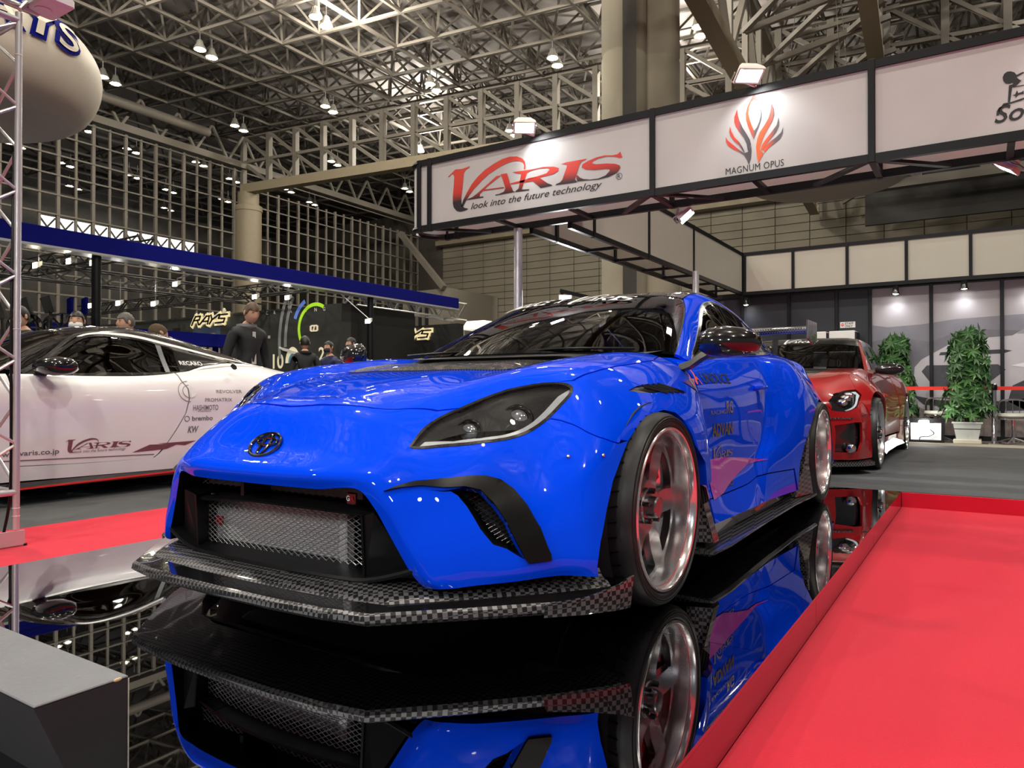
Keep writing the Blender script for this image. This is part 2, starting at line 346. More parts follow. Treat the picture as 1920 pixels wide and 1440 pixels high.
TRIM={'shut':[(3.0,0.0),(3.02,0.5),(3.08,1.0),(3.2,1.5),(3.319,1.863),(3.739,2.389),(3.99,2.896),(4.325,3.086)],
'hl':[(2.839,3.093),(3.057,3.029),(3.41,2.982),(3.832,3.012),(4.278,3.066),(4.696,3.038),(5.231,3.098),(5.664,3.347),(5.885,3.604),(6.011,3.803),(6.048,3.936),(6.039,4.034),(5.924,4.097),(5.654,4.1),(5.367,4.084),(5.106,4.039),(4.788,3.986),(4.324,3.92),(3.858,3.763),(3.405,3.503),(3.011,3.253)],
'seam_hf':[(6.147,3.892),(6.356,3.926),(6.744,3.967),(7.233,3.992),(7.919,3.907),(8.856,3.808),(10.4,3.25)],
'seam_bf':[(5.431,4.115),(5.656,4.382),(6.008,4.739),(6.288,5.077),(6.54,5.432)],
'arch':[(5.948,9.0),(6.001,8.327),(6.11,7.343),(6.25,6.588),(6.387,6.103),(6.574,5.847),(6.763,5.624),(7.019,5.51),(7.371,5.362),(7.714,5.316),(8.005,5.477),(8.203,5.803),(8.32,6.159),(8.421,6.542),(8.75,6.958),(8.792,7.917),(8.708,8.75),(8.625,9.0)],
'rarch':[(17.833,9.0),(17.917,8.917),(17.958,8.458),(17.958,8.042),(17.917,7.625),(17.833,7.292),(17.708,6.958),(17.583,6.625),(17.417,6.375),(17.25,6.25),(17.083,6.208),(16.875,6.292),(16.708,6.5)],
'rarch_px':[(15.756,8.148),(15.895,7.592),(16.044,7.282),(16.175,7.04),(20.009,6.386),(18.911,6.332)],
'vent':[(1.185,3.527),(1.761,3.692),(2.996,4.026),(3.523,4.272),(3.899,4.456),(4.131,4.616),(4.337,4.878),(4.534,5.317),(4.767,6.065),(4.938,7.208),(4.936,7.538),(4.385,7.383),(4.328,7.064),(4.289,6.734),(4.075,5.595),(3.875,5.025),(3.686,4.644),(3.401,4.43),(2.439,4.136)],
'cavity':[(3.686,4.644),(3.875,5.025),(4.075,5.595),(4.289,6.734),(4.347,7.164),(4.002,6.487),(3.713,6.206),(3.489,5.558),(3.339,4.861),(3.221,4.539),(3.108,4.379),(2.439,4.136),(3.401,4.43)],
'duct':[(1.445,3.759),(3.097,4.413),(3.339,4.861),(3.489,5.558),(3.713,6.206),(4.002,6.487),(4.348,7.134),(3.269,6.875),(2.801,6.615),(2.116,5.933),(1.636,5.101)],
'fvent':[(7.16,4.63),(7.449,4.579),(7.766,4.56),(8.224,4.636),(8.663,4.837),(8.911,4.972),(8.503,4.868),(8.073,4.781),(7.707,4.807),(7.384,4.748)],
'drl':[(3.006,3.172),(3.286,3.184),(3.743,3.527),(4.197,3.716),(4.57,3.797),(4.933,3.844),(5.203,3.876),(5.433,3.882),(5.752,3.873),(6.018,3.947),(5.994,3.998),(5.656,4.057),(5.354,4.047),(5.101,3.988),(4.791,3.941),(4.349,3.882),(3.888,3.731),(3.427,3.48)],
'hlspot':[(4.177,3.471),(5.05,3.63)],
'emblem':[(2.0,0.0)],
'ws':[(0.0,3.125),(0.418,3.251),(1.167,3.318),(1.817,3.319),(2.575,3.219),(2.903,2.999)],
'win':[(0.099,5.619),(0.582,4.727),(1.767,4.43),(2.846,4.188),(3.355,4.117),(3.913,4.061),(4.372,4.195),(6.049,3.082),(6.49,3.356)],
'winr':[(5.857,5.217),(5.869,5.87),(8.0,3.917),(4.842,6.0)],
'carbon':[(6.824,0.11),(6.897,0.971),(7.211,1.574),(6.335,2.703),(8.348,2.168),(10.574,1.71)],
'carbonfar':[(8.206,3.996),(7.232,1.774),(6.877,0.782)],
'gap1':[(4.478,4.031),(4.277,4.24),(4.068,4.509)]}
VARIS=[[(-2.3204,2.6475),(-2.2778,2.6746),(-2.2354,2.7014),(-2.1515,2.6942),(-2.1099,2.6997),(-2.071,2.7046),(-2.0746,2.6956),(-2.1194,2.6774),(-2.1395,2.652),(-2.1419,2.619),(-2.1549,2.5062),(-2.1668,2.4314),(-2.1631,2.383),(-2.1512,2.3526),(-2.1274,2.335),(-2.092,2.3254),(-2.0943,2.3181),(-2.1274,2.3112),(-2.1631,2.3083),(-2.187,2.3096),(-2.223,2.3241),(-2.2532,2.3571),(-2.2629,2.397),(-2.263,2.4646),(-2.2534,2.55),(-2.2474,2.6359),(-2.2559,2.6613),(-2.2778,2.6649),(-2.3082,2.6436)],[(-2.1667,2.3548),(-2.1453,2.4092),(-2.1039,2.4699),(-2.051,2.538),(-1.9812,2.5979),(-1.9008,2.6459),(-1.8101,2.6821),(-1.7209,2.7084),(-1.6439,2.7152),(-1.5679,2.7037),(-1.5142,2.6771),(-1.4875,2.6453),(-1.4801,2.6079),(-1.4844,2.5769),(-1.4982,2.5837),(-1.495,2.6149),(-1.5088,2.6444),(-1.5463,2.6617),(-1.6112,2.6711),(-1.6877,2.6612),(-1.7765,2.6346),(-1.8666,2.5982),(-1.9466,2.55),(-2.016,2.4995),(-2.0744,2.4466),(-2.1156,2.3954),(-2.1453,2.3518)],[(-1.7375,2.5773),(-1.6712,2.5757),(-1.6329,2.4642),(-1.6057,2.4079),(-1.5787,2.4012),(-1.7932,2.3988),(-1.7932,2.4072),(-1.7541,2.407),(-1.7042,2.4199),(-1.6877,2.445),(-1.7098,2.5129)],[(-1.7821,2.5687),(-1.7319,2.5671),(-1.8666,2.5001),(-1.958,2.4389),(-1.9638,2.4134),(-1.9212,2.41),(-1.9235,2.401),(-2.1038,2.4032),(-2.0979,2.41),(-2.0392,2.4224),(-1.9869,2.4479),(-1.8779,2.5112)],[(-1.9121,2.4696),(-1.7042,2.4613),(-1.7009,2.4516),(-1.9213,2.4597)],[(-1.6112,2.5751),(-1.4294,2.5678),(-1.4241,2.5579),(-1.4663,2.5469),(-1.5196,2.4105),(-1.4452,2.402),(-1.442,2.3943),(-1.5787,2.3984),(-1.5841,2.4065),(-1.5517,2.4244),(-1.5249,2.5473),(-1.5787,2.5606)],[(-1.4294,2.5678),(-1.3044,2.5694),(-1.2024,2.5549),(-1.1571,2.5359),(-1.1622,2.5104),(-1.2126,2.4922),(-1.3458,2.487),(-1.461,2.4874),(-1.461,2.4964),(-1.3666,2.4992),(-1.2737,2.5109),(-1.243,2.5369),(-1.2634,2.5536),(-1.3458,2.5629),(-1.4241,2.5579)],[(-1.461,2.4919),(-1.3458,2.487),(-1.2635,2.4251),(-1.2228,2.4055),(-1.2177,2.3985),(-1.3303,2.3953),(-1.4084,2.4656),(-1.6329,2.4733),(-1.6329,2.4825)],[(-1.1371,2.5632),(-1.0824,2.5714),(-0.8976,2.568),(-0.9024,2.562),(-0.9456,2.5523),(-0.965,2.5254),(-1.0039,2.4151),(-0.9845,2.3947),(-0.9942,2.3902),(-1.1874,2.3974),(-1.1823,2.4054),(-1.1422,2.415),(-1.1222,2.4338),(-1.0824,2.5278),(-1.0775,2.5487),(-1.1072,2.5581)],[(-0.9942,2.4481),(-0.9796,2.4458),(-0.9602,2.4254),(-0.9265,2.4071),(-0.8691,2.3937),(-0.7936,2.3903),(-0.7283,2.4052),(-0.6913,2.4371),(-0.6959,2.4505),(-0.7375,2.4574),(-0.8311,2.4644),(-0.9072,2.4813),(-0.9437,2.5046),(-0.936,2.5291),(-0.888,2.5467),(-0.8122,2.5634),(-0.7374,2.5672),(-0.6728,2.5558),(-0.6271,2.5561),(-0.5999,2.5722),(-0.5837,2.5259),(-0.6045,2.5229),(-0.6454,2.5401),(-0.7189,2.5555),(-0.7934,2.5516),(-0.8405,2.5385),(-0.85,2.523),(-0.8122,2.5081),(-0.7189,2.499),(-0.6455,2.484),(-0.6046,2.4645),(-0.6001,2.4429),(-0.6273,2.4098),(-0.7006,2.3881),(-0.7936,2.3818),(-0.9073,2.3912),(-0.9845,2.3973)]]
FLAME=[[(0.4342,2.802),(0.4113,2.7616),(0.3883,2.7199),(0.3766,2.6698),(0.3794,2.6225),(0.3936,2.5729),(0.4106,2.5288),(0.4321,2.4781),(0.4504,2.5211),(0.4674,2.5583),(0.4833,2.6014),(0.4891,2.6406),(0.4836,2.6765),(0.4724,2.6991),(0.4802,2.6714),(0.4817,2.6364),(0.4704,2.5924),(0.4533,2.5553),(0.4345,2.5357),(0.4193,2.5736),(0.4052,2.6172),(0.395,2.666),(0.3997,2.7117),(0.4141,2.7465),(0.4312,2.7619),(0.4511,2.7559),(0.468,2.7377),(0.4803,2.7205),(0.4624,2.7563)],[(0.3148,2.715),(0.2954,2.6631),(0.2942,2.628),(0.3069,2.5901),(0.3301,2.5502),(0.3646,2.4967),(0.3818,2.4526),(0.3902,2.3985),(0.3942,2.3978),(0.4132,2.4409),(0.4048,2.4775),(0.382,2.5226),(0.3533,2.575),(0.3303,2.6324),(0.3217,2.6694)],[(0.2642,2.6015),(0.2588,2.5641),(0.2687,2.5267),(0.295,2.4863),(0.3298,2.4505),(0.3643,2.3915),(0.369,2.3918),(0.3529,2.4345),(0.3299,2.4739),(0.295,2.5158),(0.2746,2.561)],[(0.2321,2.5307),(0.235,2.4916),(0.2538,2.4585),(0.289,2.4285),(0.3297,2.4035),(0.3643,2.3739),(0.3843,2.3354),(0.3985,2.298),(0.4129,2.3421),(0.4171,2.3937),(0.4132,2.4351),(0.3902,2.3927),(0.3643,2.3885),(0.3297,2.4182),(0.2832,2.4649),(0.248,2.501)],[(0.5545,2.7103),(0.5488,2.657),(0.5348,2.6082),(0.5068,2.562),(0.473,2.5167),(0.4559,2.4736),(0.4472,2.4173),(0.4527,2.3583),(0.4639,2.2996),(0.4837,2.3355),(0.5006,2.3614),(0.4754,2.3919),(0.4783,2.4231),(0.4953,2.472),(0.5234,2.5242),(0.5569,2.575),(0.5725,2.6176),(0.571,2.6638)],[(0.6021,2.5972),(0.5899,2.5455),(0.5567,2.5062),(0.5176,2.462),(0.4896,2.4269),(0.4782,2.3943),(0.4951,2.3883),(0.5119,2.417),(0.5454,2.4567),(0.5842,2.4951),(0.6036,2.537),(0.6064,2.565)],[(0.6336,2.5254),(0.6198,2.4882),(0.5841,2.4608),(0.5398,2.4348),(0.5063,2.4065),(0.4979,2.3878),(0.5062,2.369),(0.5397,2.4004),(0.5785,2.4219),(0.6115,2.4442),(0.6307,2.4804)]]
HATLOGO=[[(1.902,2.5713),(1.9095,2.5919),(1.9242,2.6017),(1.9425,2.5996),(1.9607,2.5886),(1.9715,2.5705),(1.9733,2.5523),(1.9895,2.5353),(1.9949,2.534),(1.9822,2.5193),(1.9676,2.5071),(1.9494,2.5046),(1.938,2.4138),(1.927,2.4162),(1.933,2.5173),(1.9513,2.5197),(1.955,2.53),(1.9349,2.5266),(1.9165,2.5322),(1.9056,2.5504)],[(1.9697,2.5709),(2.0041,2.5826),(2.0077,2.5751),(1.9751,2.5607)],[(1.9567,2.5052),(2.0073,2.5046),(2.0073,2.4993),(1.9493,2.5002)],[(1.938,2.4138),(2.0069,2.4276),(2.0069,2.4165),(1.9011,2.3995),(1.8956,2.4006),(1.9049,2.4143),(1.9233,2.4148)],[(1.9491,2.4536),(1.9637,2.457),(1.9729,2.4793),(1.9782,2.4604),(1.9945,2.4634),(2.0054,2.4698),(2.0053,2.4478),(1.9927,2.4528),(1.9764,2.4498),(1.9672,2.4341),(1.9629,2.4483)],[(1.8694,2.3479),(1.8714,2.3744),(1.8826,2.3945),(1.8974,2.4002),(1.8993,2.3945),(1.8862,2.3803),(1.8824,2.3475)]]
# ---------------------------------------------------------------- the hall: floor, ceiling, walls
HF=-.108                                        # hall floor below the stand floor
GREYCARPET=mat('grey_carpet',(.092,.095,.098),.9,noise=.22,nscale=3,bump=.3,bscale=260,spec=.15)
REDCARPET=mat('red_carpet',(.64,.011,.036),.95,noise=.07,nscale=2.2,bump=.35,bscale=420,spec=.1,sheen=.15)
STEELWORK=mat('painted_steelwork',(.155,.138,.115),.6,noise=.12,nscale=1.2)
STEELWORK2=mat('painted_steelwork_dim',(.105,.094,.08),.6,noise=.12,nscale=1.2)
BEIGEBEAM=mat('beige_beam',(.24,.20,.135),.6,noise=.1)
DECK=mat('roof_deck',(.36,.33,.32),.75,noise=.2,nscale=.7)
CONCRETE=mat('concrete',(.25,.225,.17),.8,noise=.22,nscale=1.3,bump=.2,bscale=20)
SLOTSHADE=mat('slot_shade_tone',(.05,.047,.042),.8,noise=.2)
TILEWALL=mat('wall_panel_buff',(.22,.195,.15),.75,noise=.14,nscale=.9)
JOINT=mat('joint_dark',(.07,.06,.05),.9)
struct(MB().box((-14,-46,HF-.2),(46,26,HF)).build('floor',GREYCARPET))
# hall grid measured from the lamp rows
LU=np.array([5.78,-.19]);LV=np.array([.64,4.96]);L0=np.array([12.66,-20.48])
def hall(a,b): p=L0+a*LU+b*LV;return p
ceil=struct(MB().box((-16,-60,14.75),(46,30,14.95)).build('ceiling',DECK))
cx=lambda a,b,z:(*hall(a,b),z)
ZL,ZU=12.9,14.35
members=[]
A0,A1,B0,B1=-14,14,-5,29                       # cells are a third of a lamp bay
for i in range(A0,A1+1):
    for j in range(B0,B1+1):
        a,b=i/3,j/3;n=cx(a,b,ZL);m=cx(a+1/6,b+1/6,ZU)
        if i<A1: members.append((n,cx(a+1/3,b,ZL),.10))
        if j<B1: members.append((n,cx(a,b+1/3,ZL),.10))
        if i<A1 and j<B1:
            if i<A1-1: members.append((m,cx(a+.5,b+1/6,ZU),.09))
            if j<B1-1: members.append((m,cx(a+1/6,b+.5,ZU),.09))
            for da,db in((0,0),(1/3,0),(0,1/3),(1/3,1/3)): members.append((cx(a+da,b+db,ZL),m,.075))
# the neighbouring hall beyond the lattice, coarser
for i in range(-6,8):
    for j in range(-12,-2):
        a,b=i/1.5,j/1.5;n=cx(a,b,ZL);m=cx(a+1/3,b+1/3,ZU)
        members+= [(n,cx(a+2/3,b,ZL),.10),(n,cx(a,b+2/3,ZL),.10),(m,cx(a+1,b+1/3,ZU),.09),(m,cx(a+1/3,b+1,ZU),.09)]
        for da,db in((0,0),(2/3,0),(0,2/3),(2/3,2/3)): members.append((cx(a+da,b+db,ZL),m,.075))
CAMP=vec((-2.2233,1.7999,.688));FW=vec((.839,-.5442,0))
def seen(p):
    d=vec(p)-CAMP;f=d@FW;r=d@vec((.5442,.839,0))
    if f<.5:return None
    x,y=960+1365*r/f,732-1365*d[2]/f
    return (x,y) if -60<x<1980 and -60<y<700 else None
def size_on_view(m):
    a,b=seen(m[0]),seen(m[1])
    if not a or not b:return 0
    return math.hypot(a[0]-b[0],a[1]-b[1])*m[2]/np.linalg.norm(vec(m[0])-CAMP)
members.sort(key=size_on_view,reverse=True)
_bar=MB().beam((-.5,0,0),(.5,0,0),1,1).build('truss_bar',STEELWORK);barmesh=_bar.data;bpy.data.objects.remove(_bar)
def bar(p,q,w,parent,name='truss_bar'):
    p=Vector((p[0],-p[1],p[2]));q=Vector((q[0],-q[1],q[2]));d=q-p
    o=bpy.data.objects.new(name,barmesh);COL.objects.link(o);o.parent=parent
    M=Matrix.LocRotScale((p+q)/2-parent.location,d.to_track_quat('X','Z'),Vector((d.length,w,w)));o.matrix_local=M
    return o
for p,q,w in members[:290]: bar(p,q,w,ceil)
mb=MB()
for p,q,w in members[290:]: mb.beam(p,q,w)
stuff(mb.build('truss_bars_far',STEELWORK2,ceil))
# cross girder at the far end of the near bay, with its column
g=bpy.data.objects.new('trim_1',None);COL.objects.link(g);struct(g);g.location=(20,28,12)
GA=vec((20.1,-28.1,0));GD=vec((2.9,22.0,0));GN=26
gp=lambda t,z:GA+GD*(t/GN*1.9)+vec((0,0,z))
for k in range(GN+1):
    bar(gp(k,10.5),gp(k,12.9),.22,g,'girder_post')
    if k<GN:
        bar(gp(k,12.9),gp(k+1,11.65),.13,g,'girder_brace');bar(gp(k,11.65),gp(k+1,10.5),.13,g,'girder_brace')
        bar(gp(k,11.65),gp(k+1,11.65),.13,g,'girder_rail');bar(gp(k,12.9),gp(k+1,12.9),.16,g,'girder_rail')
MB().beam(gp(0,10.35),gp(GN,10.35),.45,.42).build('girder_bottom_chord',BEIGEBEAM,g)
c=struct(MB().lathe([(.62,HF),(.62,9.3),(.66,9.3),(.66,9.55),(.5,9.6),(.5,10.2)],(20.3,-28.0,0),24,'z',True).build('column',BEIGEBEAM,None,True))
# lattice screen along the left side of the hall: mullions and rails, each its own bar
wl=bpy.data.objects.new('wall_left',None);COL.objects.link(wl);struct(wl);wl.location=(20,28.4,0)
def lat_at(s): return -28.0-.033*(s-20)
s=5.0;k=0
while s<33.6:
    bar((s,lat_at(s)-.2,HF+3),(s,lat_at(s)-.2,11.4 if s<20 else 10.6-.0*(s-20)),.085 if k%2 else .12,wl,'mullion');s+=.665;k+=1
for z in np.arange(3.6,11.4,.76): bar((4,lat_at(4)-.15,z),(33.6,lat_at(33.6)-.15,z),.06,wl,'rail')
mb=MB();mb.beam((0,lat_at(0),11.45),(34,lat_at(34),11.45),.35,.3)
mb.build('lattice_head_beam',STEELWORK,wl)
for k in range(0,40):
    s0=1+k*.96*.9
    bar((s0,lat_at(s0),11.5 if k%2 else 12.9),(s0+.865,lat_at(s0+.865),12.9 if k%2 else 11.5),.1,wl,'truss_bar')
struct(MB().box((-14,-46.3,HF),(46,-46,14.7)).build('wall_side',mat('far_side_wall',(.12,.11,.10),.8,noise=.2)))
# bright clerestory strip seen through the lattice
struct(MB().box((17.2,-42,9.2),(26.6,-41.9,10.4)).build('window_1',mat('clerestory_glass',(1,1,1),.6,emit=1.6,ecol=(1,.98,.93),noise=0)))
for k in range(10): bar((17.1+k*.95,-41.7,9.2),(17.95+k*.95,-41.7,10.3),.08,wl,'truss_bar');bar((17.1+k*.95,-41.7,10.3),(17.95+k*.95,-41.7,9.2),.08,wl,'truss_bar')
MB().box((4,-42.4,8.6),(34,-42.1,9.1)).build('clerestory_sill',BEIGEBEAM,wl)
# far wall: buff panels in courses with recessed joints
WS=36.0
wb=struct(MB().box((WS+.06,-60,HF),(WS+.4,28,14.7)).build('wall_back',JOINT))
_p=MB().bbox((0,0,0),(.06,1.62,.40),.012).build('wall_panel',TILEWALL);pm=_p.data;bpy.data.objects.remove(_p)
np_=0
for r in range(17):
    for cidx in range(17):
        lat=-28.5+1.65*cidx;z=3.1+.425*r
        if np_>=298: break
        o=bpy.data.objects.new('wall_panel',pm);COL.objects.link(o);o.parent=wb;o.location=(WS,-lat,z);np_+=1
mb=MB()
for lat in np.arange(-.45,26,1.65):
    for z in np.arange(3.1,10.3,.425): mb.box((WS,lat,z),(WS+.06,lat+1.62,z+.40))
stuff(mb.build('wall_panels_far',TILEWALL,wb))
MB().box((WS-.8,-28.5,10.2),(WS-.2,28,10.5)).build('girder_bottom_chord',BEIGEBEAM,wb)
for k in range(34):
    l0=-28.4+k*1.65
    bar((WS-.5,l0,10.4),(WS-.5,l0+.82,12.8),.17,wb,'truss_bar');bar((WS-.5,l0+.82,12.8),(WS-.5,l0+1.65,10.4),.17,wb,'truss_bar')
MB().box((WS-.8,-28.5,12.7),(WS-.2,28,12.9)).build('girder_top_chord',STEELWORK,wb)
# projecting plant room on the far wall, with dark openings
pr=struct(MB().box((WS-5,-27.6,3.2),(WS-.1,-24.0,6.6)).build('plant_room',mat('plant_room_grey',(.2,.18,.145),.7,noise=.1)))
MB().box((WS-5.06,-27.0,4.0),(WS-5.0,-25.6,5.9)).build('louvre_opening',DARK,pr)
bar((WS-5.1,-26.4,6.0),(WS-5.1,-26.4,3.9),.14,pr,'mullion');bar((WS-5.1,-25.9,6.0),(WS-5.1,-25.9,3.9),.14,pr,'mullion')
bar((WS-5,-27.8,10.2),(WS-5.2,-24.3,6.6),.3,pr,'brace_tube')
# pair of round concrete columns with a dark slot between them
def wdir(u,v,d):
    p=vec((0,0,.688))+d*vec(((u-960)/1365,1,(732-v)/1365))
    r=p[:2]-vec((.501,2.325));return (.5442*r[0]+.839*r[1],.955+.839*r[0]-.5442*r[1],p[2])
colm=struct(MB().lathe([(.52,HF),(.52,4.1),(.507,4.12),(.507,4.2),(.52,4.22),(.52,8.35),(.502,8.38),(.502,8.45),(.52,8.48),(.52,14.6)],(*wdir(1171,100,16.8)[:2],0),40).build('column',CONCRETE,None,True))
MB().lathe([(.51,HF),(.51,3.9),(.497,3.93),(.497,4.0),(.51,4.03),(.51,8.3),(.495,8.33),(.495,8.4),(.51,8.43),(.51,14.6)],(*wdir(1234,100,17.0)[:2],0),40).build('twin_shaft',CONCRETE,colm,True)
x,y,_=wdir(1181,100,16.26);MB().beam((x,y,HF),(x,y,14.6),.30,.06,up=(.839,-.544,0)).build('slot_shade',SLOTSHADE,colm)  # dark plate standing in for the shade of the slot
# big roof girders over the right side of the hall
rg=bpy.data.objects.new('trim_2',None);COL.objects.link(rg);struct(rg);rg.location=(15,5,11)
def girder(p,q,h,n,name_bars=True):
    p,q=vec(p),vec(q);st=(q-p)/n;up=vec((0,0,h))
    MB().beam(p,q,.42,.34).build('girder_bottom_chord',BEIGEBEAM,rg);MB().beam(p+up,q+up,.34,.3).build('girder_top_chord',STEELWORK,rg)
    for k in range(n+1):
        bar(p+st*k,p+st*k+up,.16,rg,'girder_post')
        if k<n:
            if k%2:bar(p+st*k,p+st*(k+1)+up,.17,rg,'girder_brace')
            else:bar(p+st*k+up,p+st*(k+1),.17,rg,'girder_brace')
girder((2,-2.6,9.3),(35,-5.0,9.3),2.6,16)
girder((2,.4,10.2),(35,-1.6,10.2),2.4,16)
for k in range(15):
    s=3+k*2.1
    bar((s,-2.6-.07*k,9.4),(s+1.0,.3-.07*k,10.3),.14,rg,'girder_brace');bar((s,-2.6-.07*k,11.9),(s+1.0,.3-.07*k,12.5),.12,rg,'girder_brace')
    bar((s,.3-.07*k,10.3),(s+2.1,-2.7-.07*k,9.4),.12,rg,'girder_brace')
# triangular lattice on the right, in front of the far wall
for k in range(14):
    l0=-2.2+k*2.05
    bar((27,l0,8.2),(27,l0+1.03,10.4),.26,rg,'truss_bar');bar((27,l0+1.03,10.4),(27,l0+2.05,8.2),.26,rg,'truss_bar')
MB().box((26.8,-2.2,10.3),(27.2,26,10.6)).build('girder_top_chord',STEELWORK,rg);MB().box((26.8,-2.2,7.9),(27.2,26,8.2)).build('girder_bottom_chord',STEELWORK,rg)
MB().box((28.5,-2,7.0),(28.7,27,12.5)).build('dark_cladding',mat('dark_cladding',(.03,.028,.026),.7),rg)
# air ducts under the ceiling
struct(MB().tube([cx(-1.2,-1.35,12.2),cx(-.2,-1.33,12.2),cx(1.0,-1.32,12.2)],.2,12).build('trim_3',STEELWORK,None,True))
# high-bay lamps in pairs under the space frame: one lamp is built, the rest are copies
LAMP_GROUP='high-bay lamps under the hall roof'
lt=thing('high_bay_lamp','round high-bay lamp hanging in a pair below the steel roof frame','lamp',(*hall(0,0),12.25),LAMP_GROUP)
b0=(*hall(0,0),12.25)
MB().lathe([(.05,.34),(.10,.30),(.12,.2),(.20,.05),(.215,0),(.205,0),(.19,.05),(.11,.19)],b0,20).build('reflector',mat('lamp_reflector',(.75,.73,.66),.25,.8),lt,True)
MB().ball((b0[0],b0[1],b0[2]+.07),(.125,.125,.09),14,8).build('bulb',LAMPY,lt,True)
MB().tube([(b0[0],b0[1],b0[2]+.33),(b0[0],b0[1],b0[2]+.7)],.02,6).build('hanger',STEEL,lt)
pairs=[(a,b) for a in (-3,-2,-1,0,1,2,3) for b in (-1,0,1,2,3,4,5,6)]
pairs=[p for p in pairs if not(p[0]<-1 and p[1]>4)]
pairs+=[(a+.5,b-.2) for a in (-1,0,1,2) for b in (-2,-3,-4)]+[(a,b-.4) for a in (0,1,2,3) for b in (-2,-3)]
first=True
for a,b in pairs:
    for k in (0,1):
        p=hall(a,b)+vec((.52*k,-.10*k))
        if (a,b,k)==(0,0,0) or not seen((p[0],p[1],12.3)): continue
        dup(lt,(p[0]-b0[0],p[1]-b0[1],-.05*k))
# unlit lamp bowls beside them
# ---------------------------------------------------------------- stand floor, mirror platform, carpets
sf=struct(MB().box((3.385,-1.42,HF),(9.6,9,0)).build('floor_stand',GREYCARPET))
MIRROR=mat('black_mirror',(.40,.41,.44),.012,1,0,.5,noise=.03)
MIRRORSIDE=mat('black_mirror_edge',(.42,.40,.42),.10,1,0,.5,noise=.03)
pf=thing('display_platform','glossy black mirror-topped platform carrying the blue coupe','platform',(0,0,HF))
MB().box((-2.6,-1.40,HF),(3.37,1.305,-.012)).build('platform_core',BLACKMATTE,pf)
_e=[-1.42,-.506,.41,1.327]
for r in range(4):
    for k in range(3):
        x0=3.385-1.82*(r+1);MB().box((x0+.001,_e[k]+.001,-.011),(x0+1.819,_e[k+1]-.001,0)).build('mirror_panel',MIRROR,pf)
for r in range(4):
    x0=3.37-1.5*(r+1);MB().box((x0+.001,1.306,HF),(x0+1.498,1.326,-.0115)).build('side_panel',MIRRORSIDE,pf)
    MB().box((x0+.001,-1.42,HF),(x0+1.498,-1.401,-.0115)).build('side_panel',MIRRORSIDE,pf)
cr=MB();cr.box((-6,1.327,HF),(3.37,14,HF+.006));cr.box((3.362,1.327,HF),(3.384,14,-.004))
tag(cr.build('red_carpet',REDCARPET),'wide red carpet aisle beside the right edge of the mirror platform','carpet')
tag(MB().box((-6,-2.83,HF),(14,-1.421,HF+.006)).build('red_carpet',REDCARPET),'narrow red carpet strip between the mirror platform and the white coupe','carpet')
# grey wedge-fronted box at the lower left
bx=thing('sign_box','small grey-topped black box with a chipped corner standing on the mirror platform','box',(-1.6,.26,0))
BOXTOP=mat('box_top_grey',(.17,.175,.19),.42,noise=.12,nscale=14,bump=.15,bscale=60);BOXSIDE=mat('box_side_black',(.022,.021,.024),.45,noise=.15)
m=MB();m.loft([[(-1.585,-.35,0),(-1.503,-.35,0),(-1.503,.515,0),(-1.585,.515,0)],[(-1.657,-.35,.176),(-1.503,-.35,.176),(-1.503,.518,.176),(-1.657,.518,.176)]],True,True);m.build('box_body',BOXSIDE,bx)
m=MB();m.bbox((-1.657,-.35,.1762),(-1.503,.518,.1805),.0016);m.build('box_top',BOXTOP,bx)
m=MB();m.tube([(-1.503,.5185,.01),(-1.503,.5185,.175)],.0012,6);m.build('worn_edge',mat('worn_edge',(.5,.45,.38),.7,noise=.5,nscale=90),bx)
m=MB();m.ball((-1.522,.5175,.1785),(.008,.002,.0035),12,8);m.build('chipped_corner',mat('bare_wood',(.75,.55,.33),.7),bx,True)
# ---------------------------------------------------------------- the stand: sign fascia, walls, furniture
PANELW=mat('fascia_panel',(.50,.50,.49),.55,noise=.03,spec=.3)
PANELC=mat('fascia_panel_cream',(.46,.45,.39),.55,noise=.03,spec=.3)
PANELIN=mat('fascia_panel_back',(.55,.50,.48),.5,noise=.04)  # pink light thrown back by the red carpet is put into this colour
PRINTBLACK=mat('print_black',(.012,.012,.013),.5,noise=0)
def gradmat(name,z0,z1,stops,axis=2,space='Object'):
    m=bpy.data.materials.new(name);m.use_nodes=True;nt=m.node_tree;p=nt.nodes['Principled BSDF'];p.inputs['Roughness'].default_value=.5
    tc=nt.nodes.new('ShaderNodeTexCoord');sx=nt.nodes.new('ShaderNodeSeparateXYZ');mr=nt.nodes.new('ShaderNodeMapRange');mr.inputs[1].default_value=z0;mr.inputs[2].default_value=z1
    cr=nt.nodes.new('ShaderNodeValToRGB')
    while len(cr.color_ramp.elements)<len(stops):cr.color_ramp.elements.new(.5)
    for e,(t,c) in zip(cr.color_ramp.elements,stops):e.position=t;e.color=tuple(c)+(1,)
    nt.links.new(tc.outputs[space],sx.inputs[0]);nt.links.new(sx.outputs[axis],mr.inputs[0]);nt.links.new(mr.outputs[0],cr.inputs[0]);nt.links.new(cr.outputs[0],p.inputs['Base Color'])
    MATS[name]=m;return m
SB,ST=2.18,2.85                                     # underside and top of the fascia
fx=thing('sign_fascia','long white panelled sign fascia in black frames hanging over the stand','sign',(3.2,.5,SB))
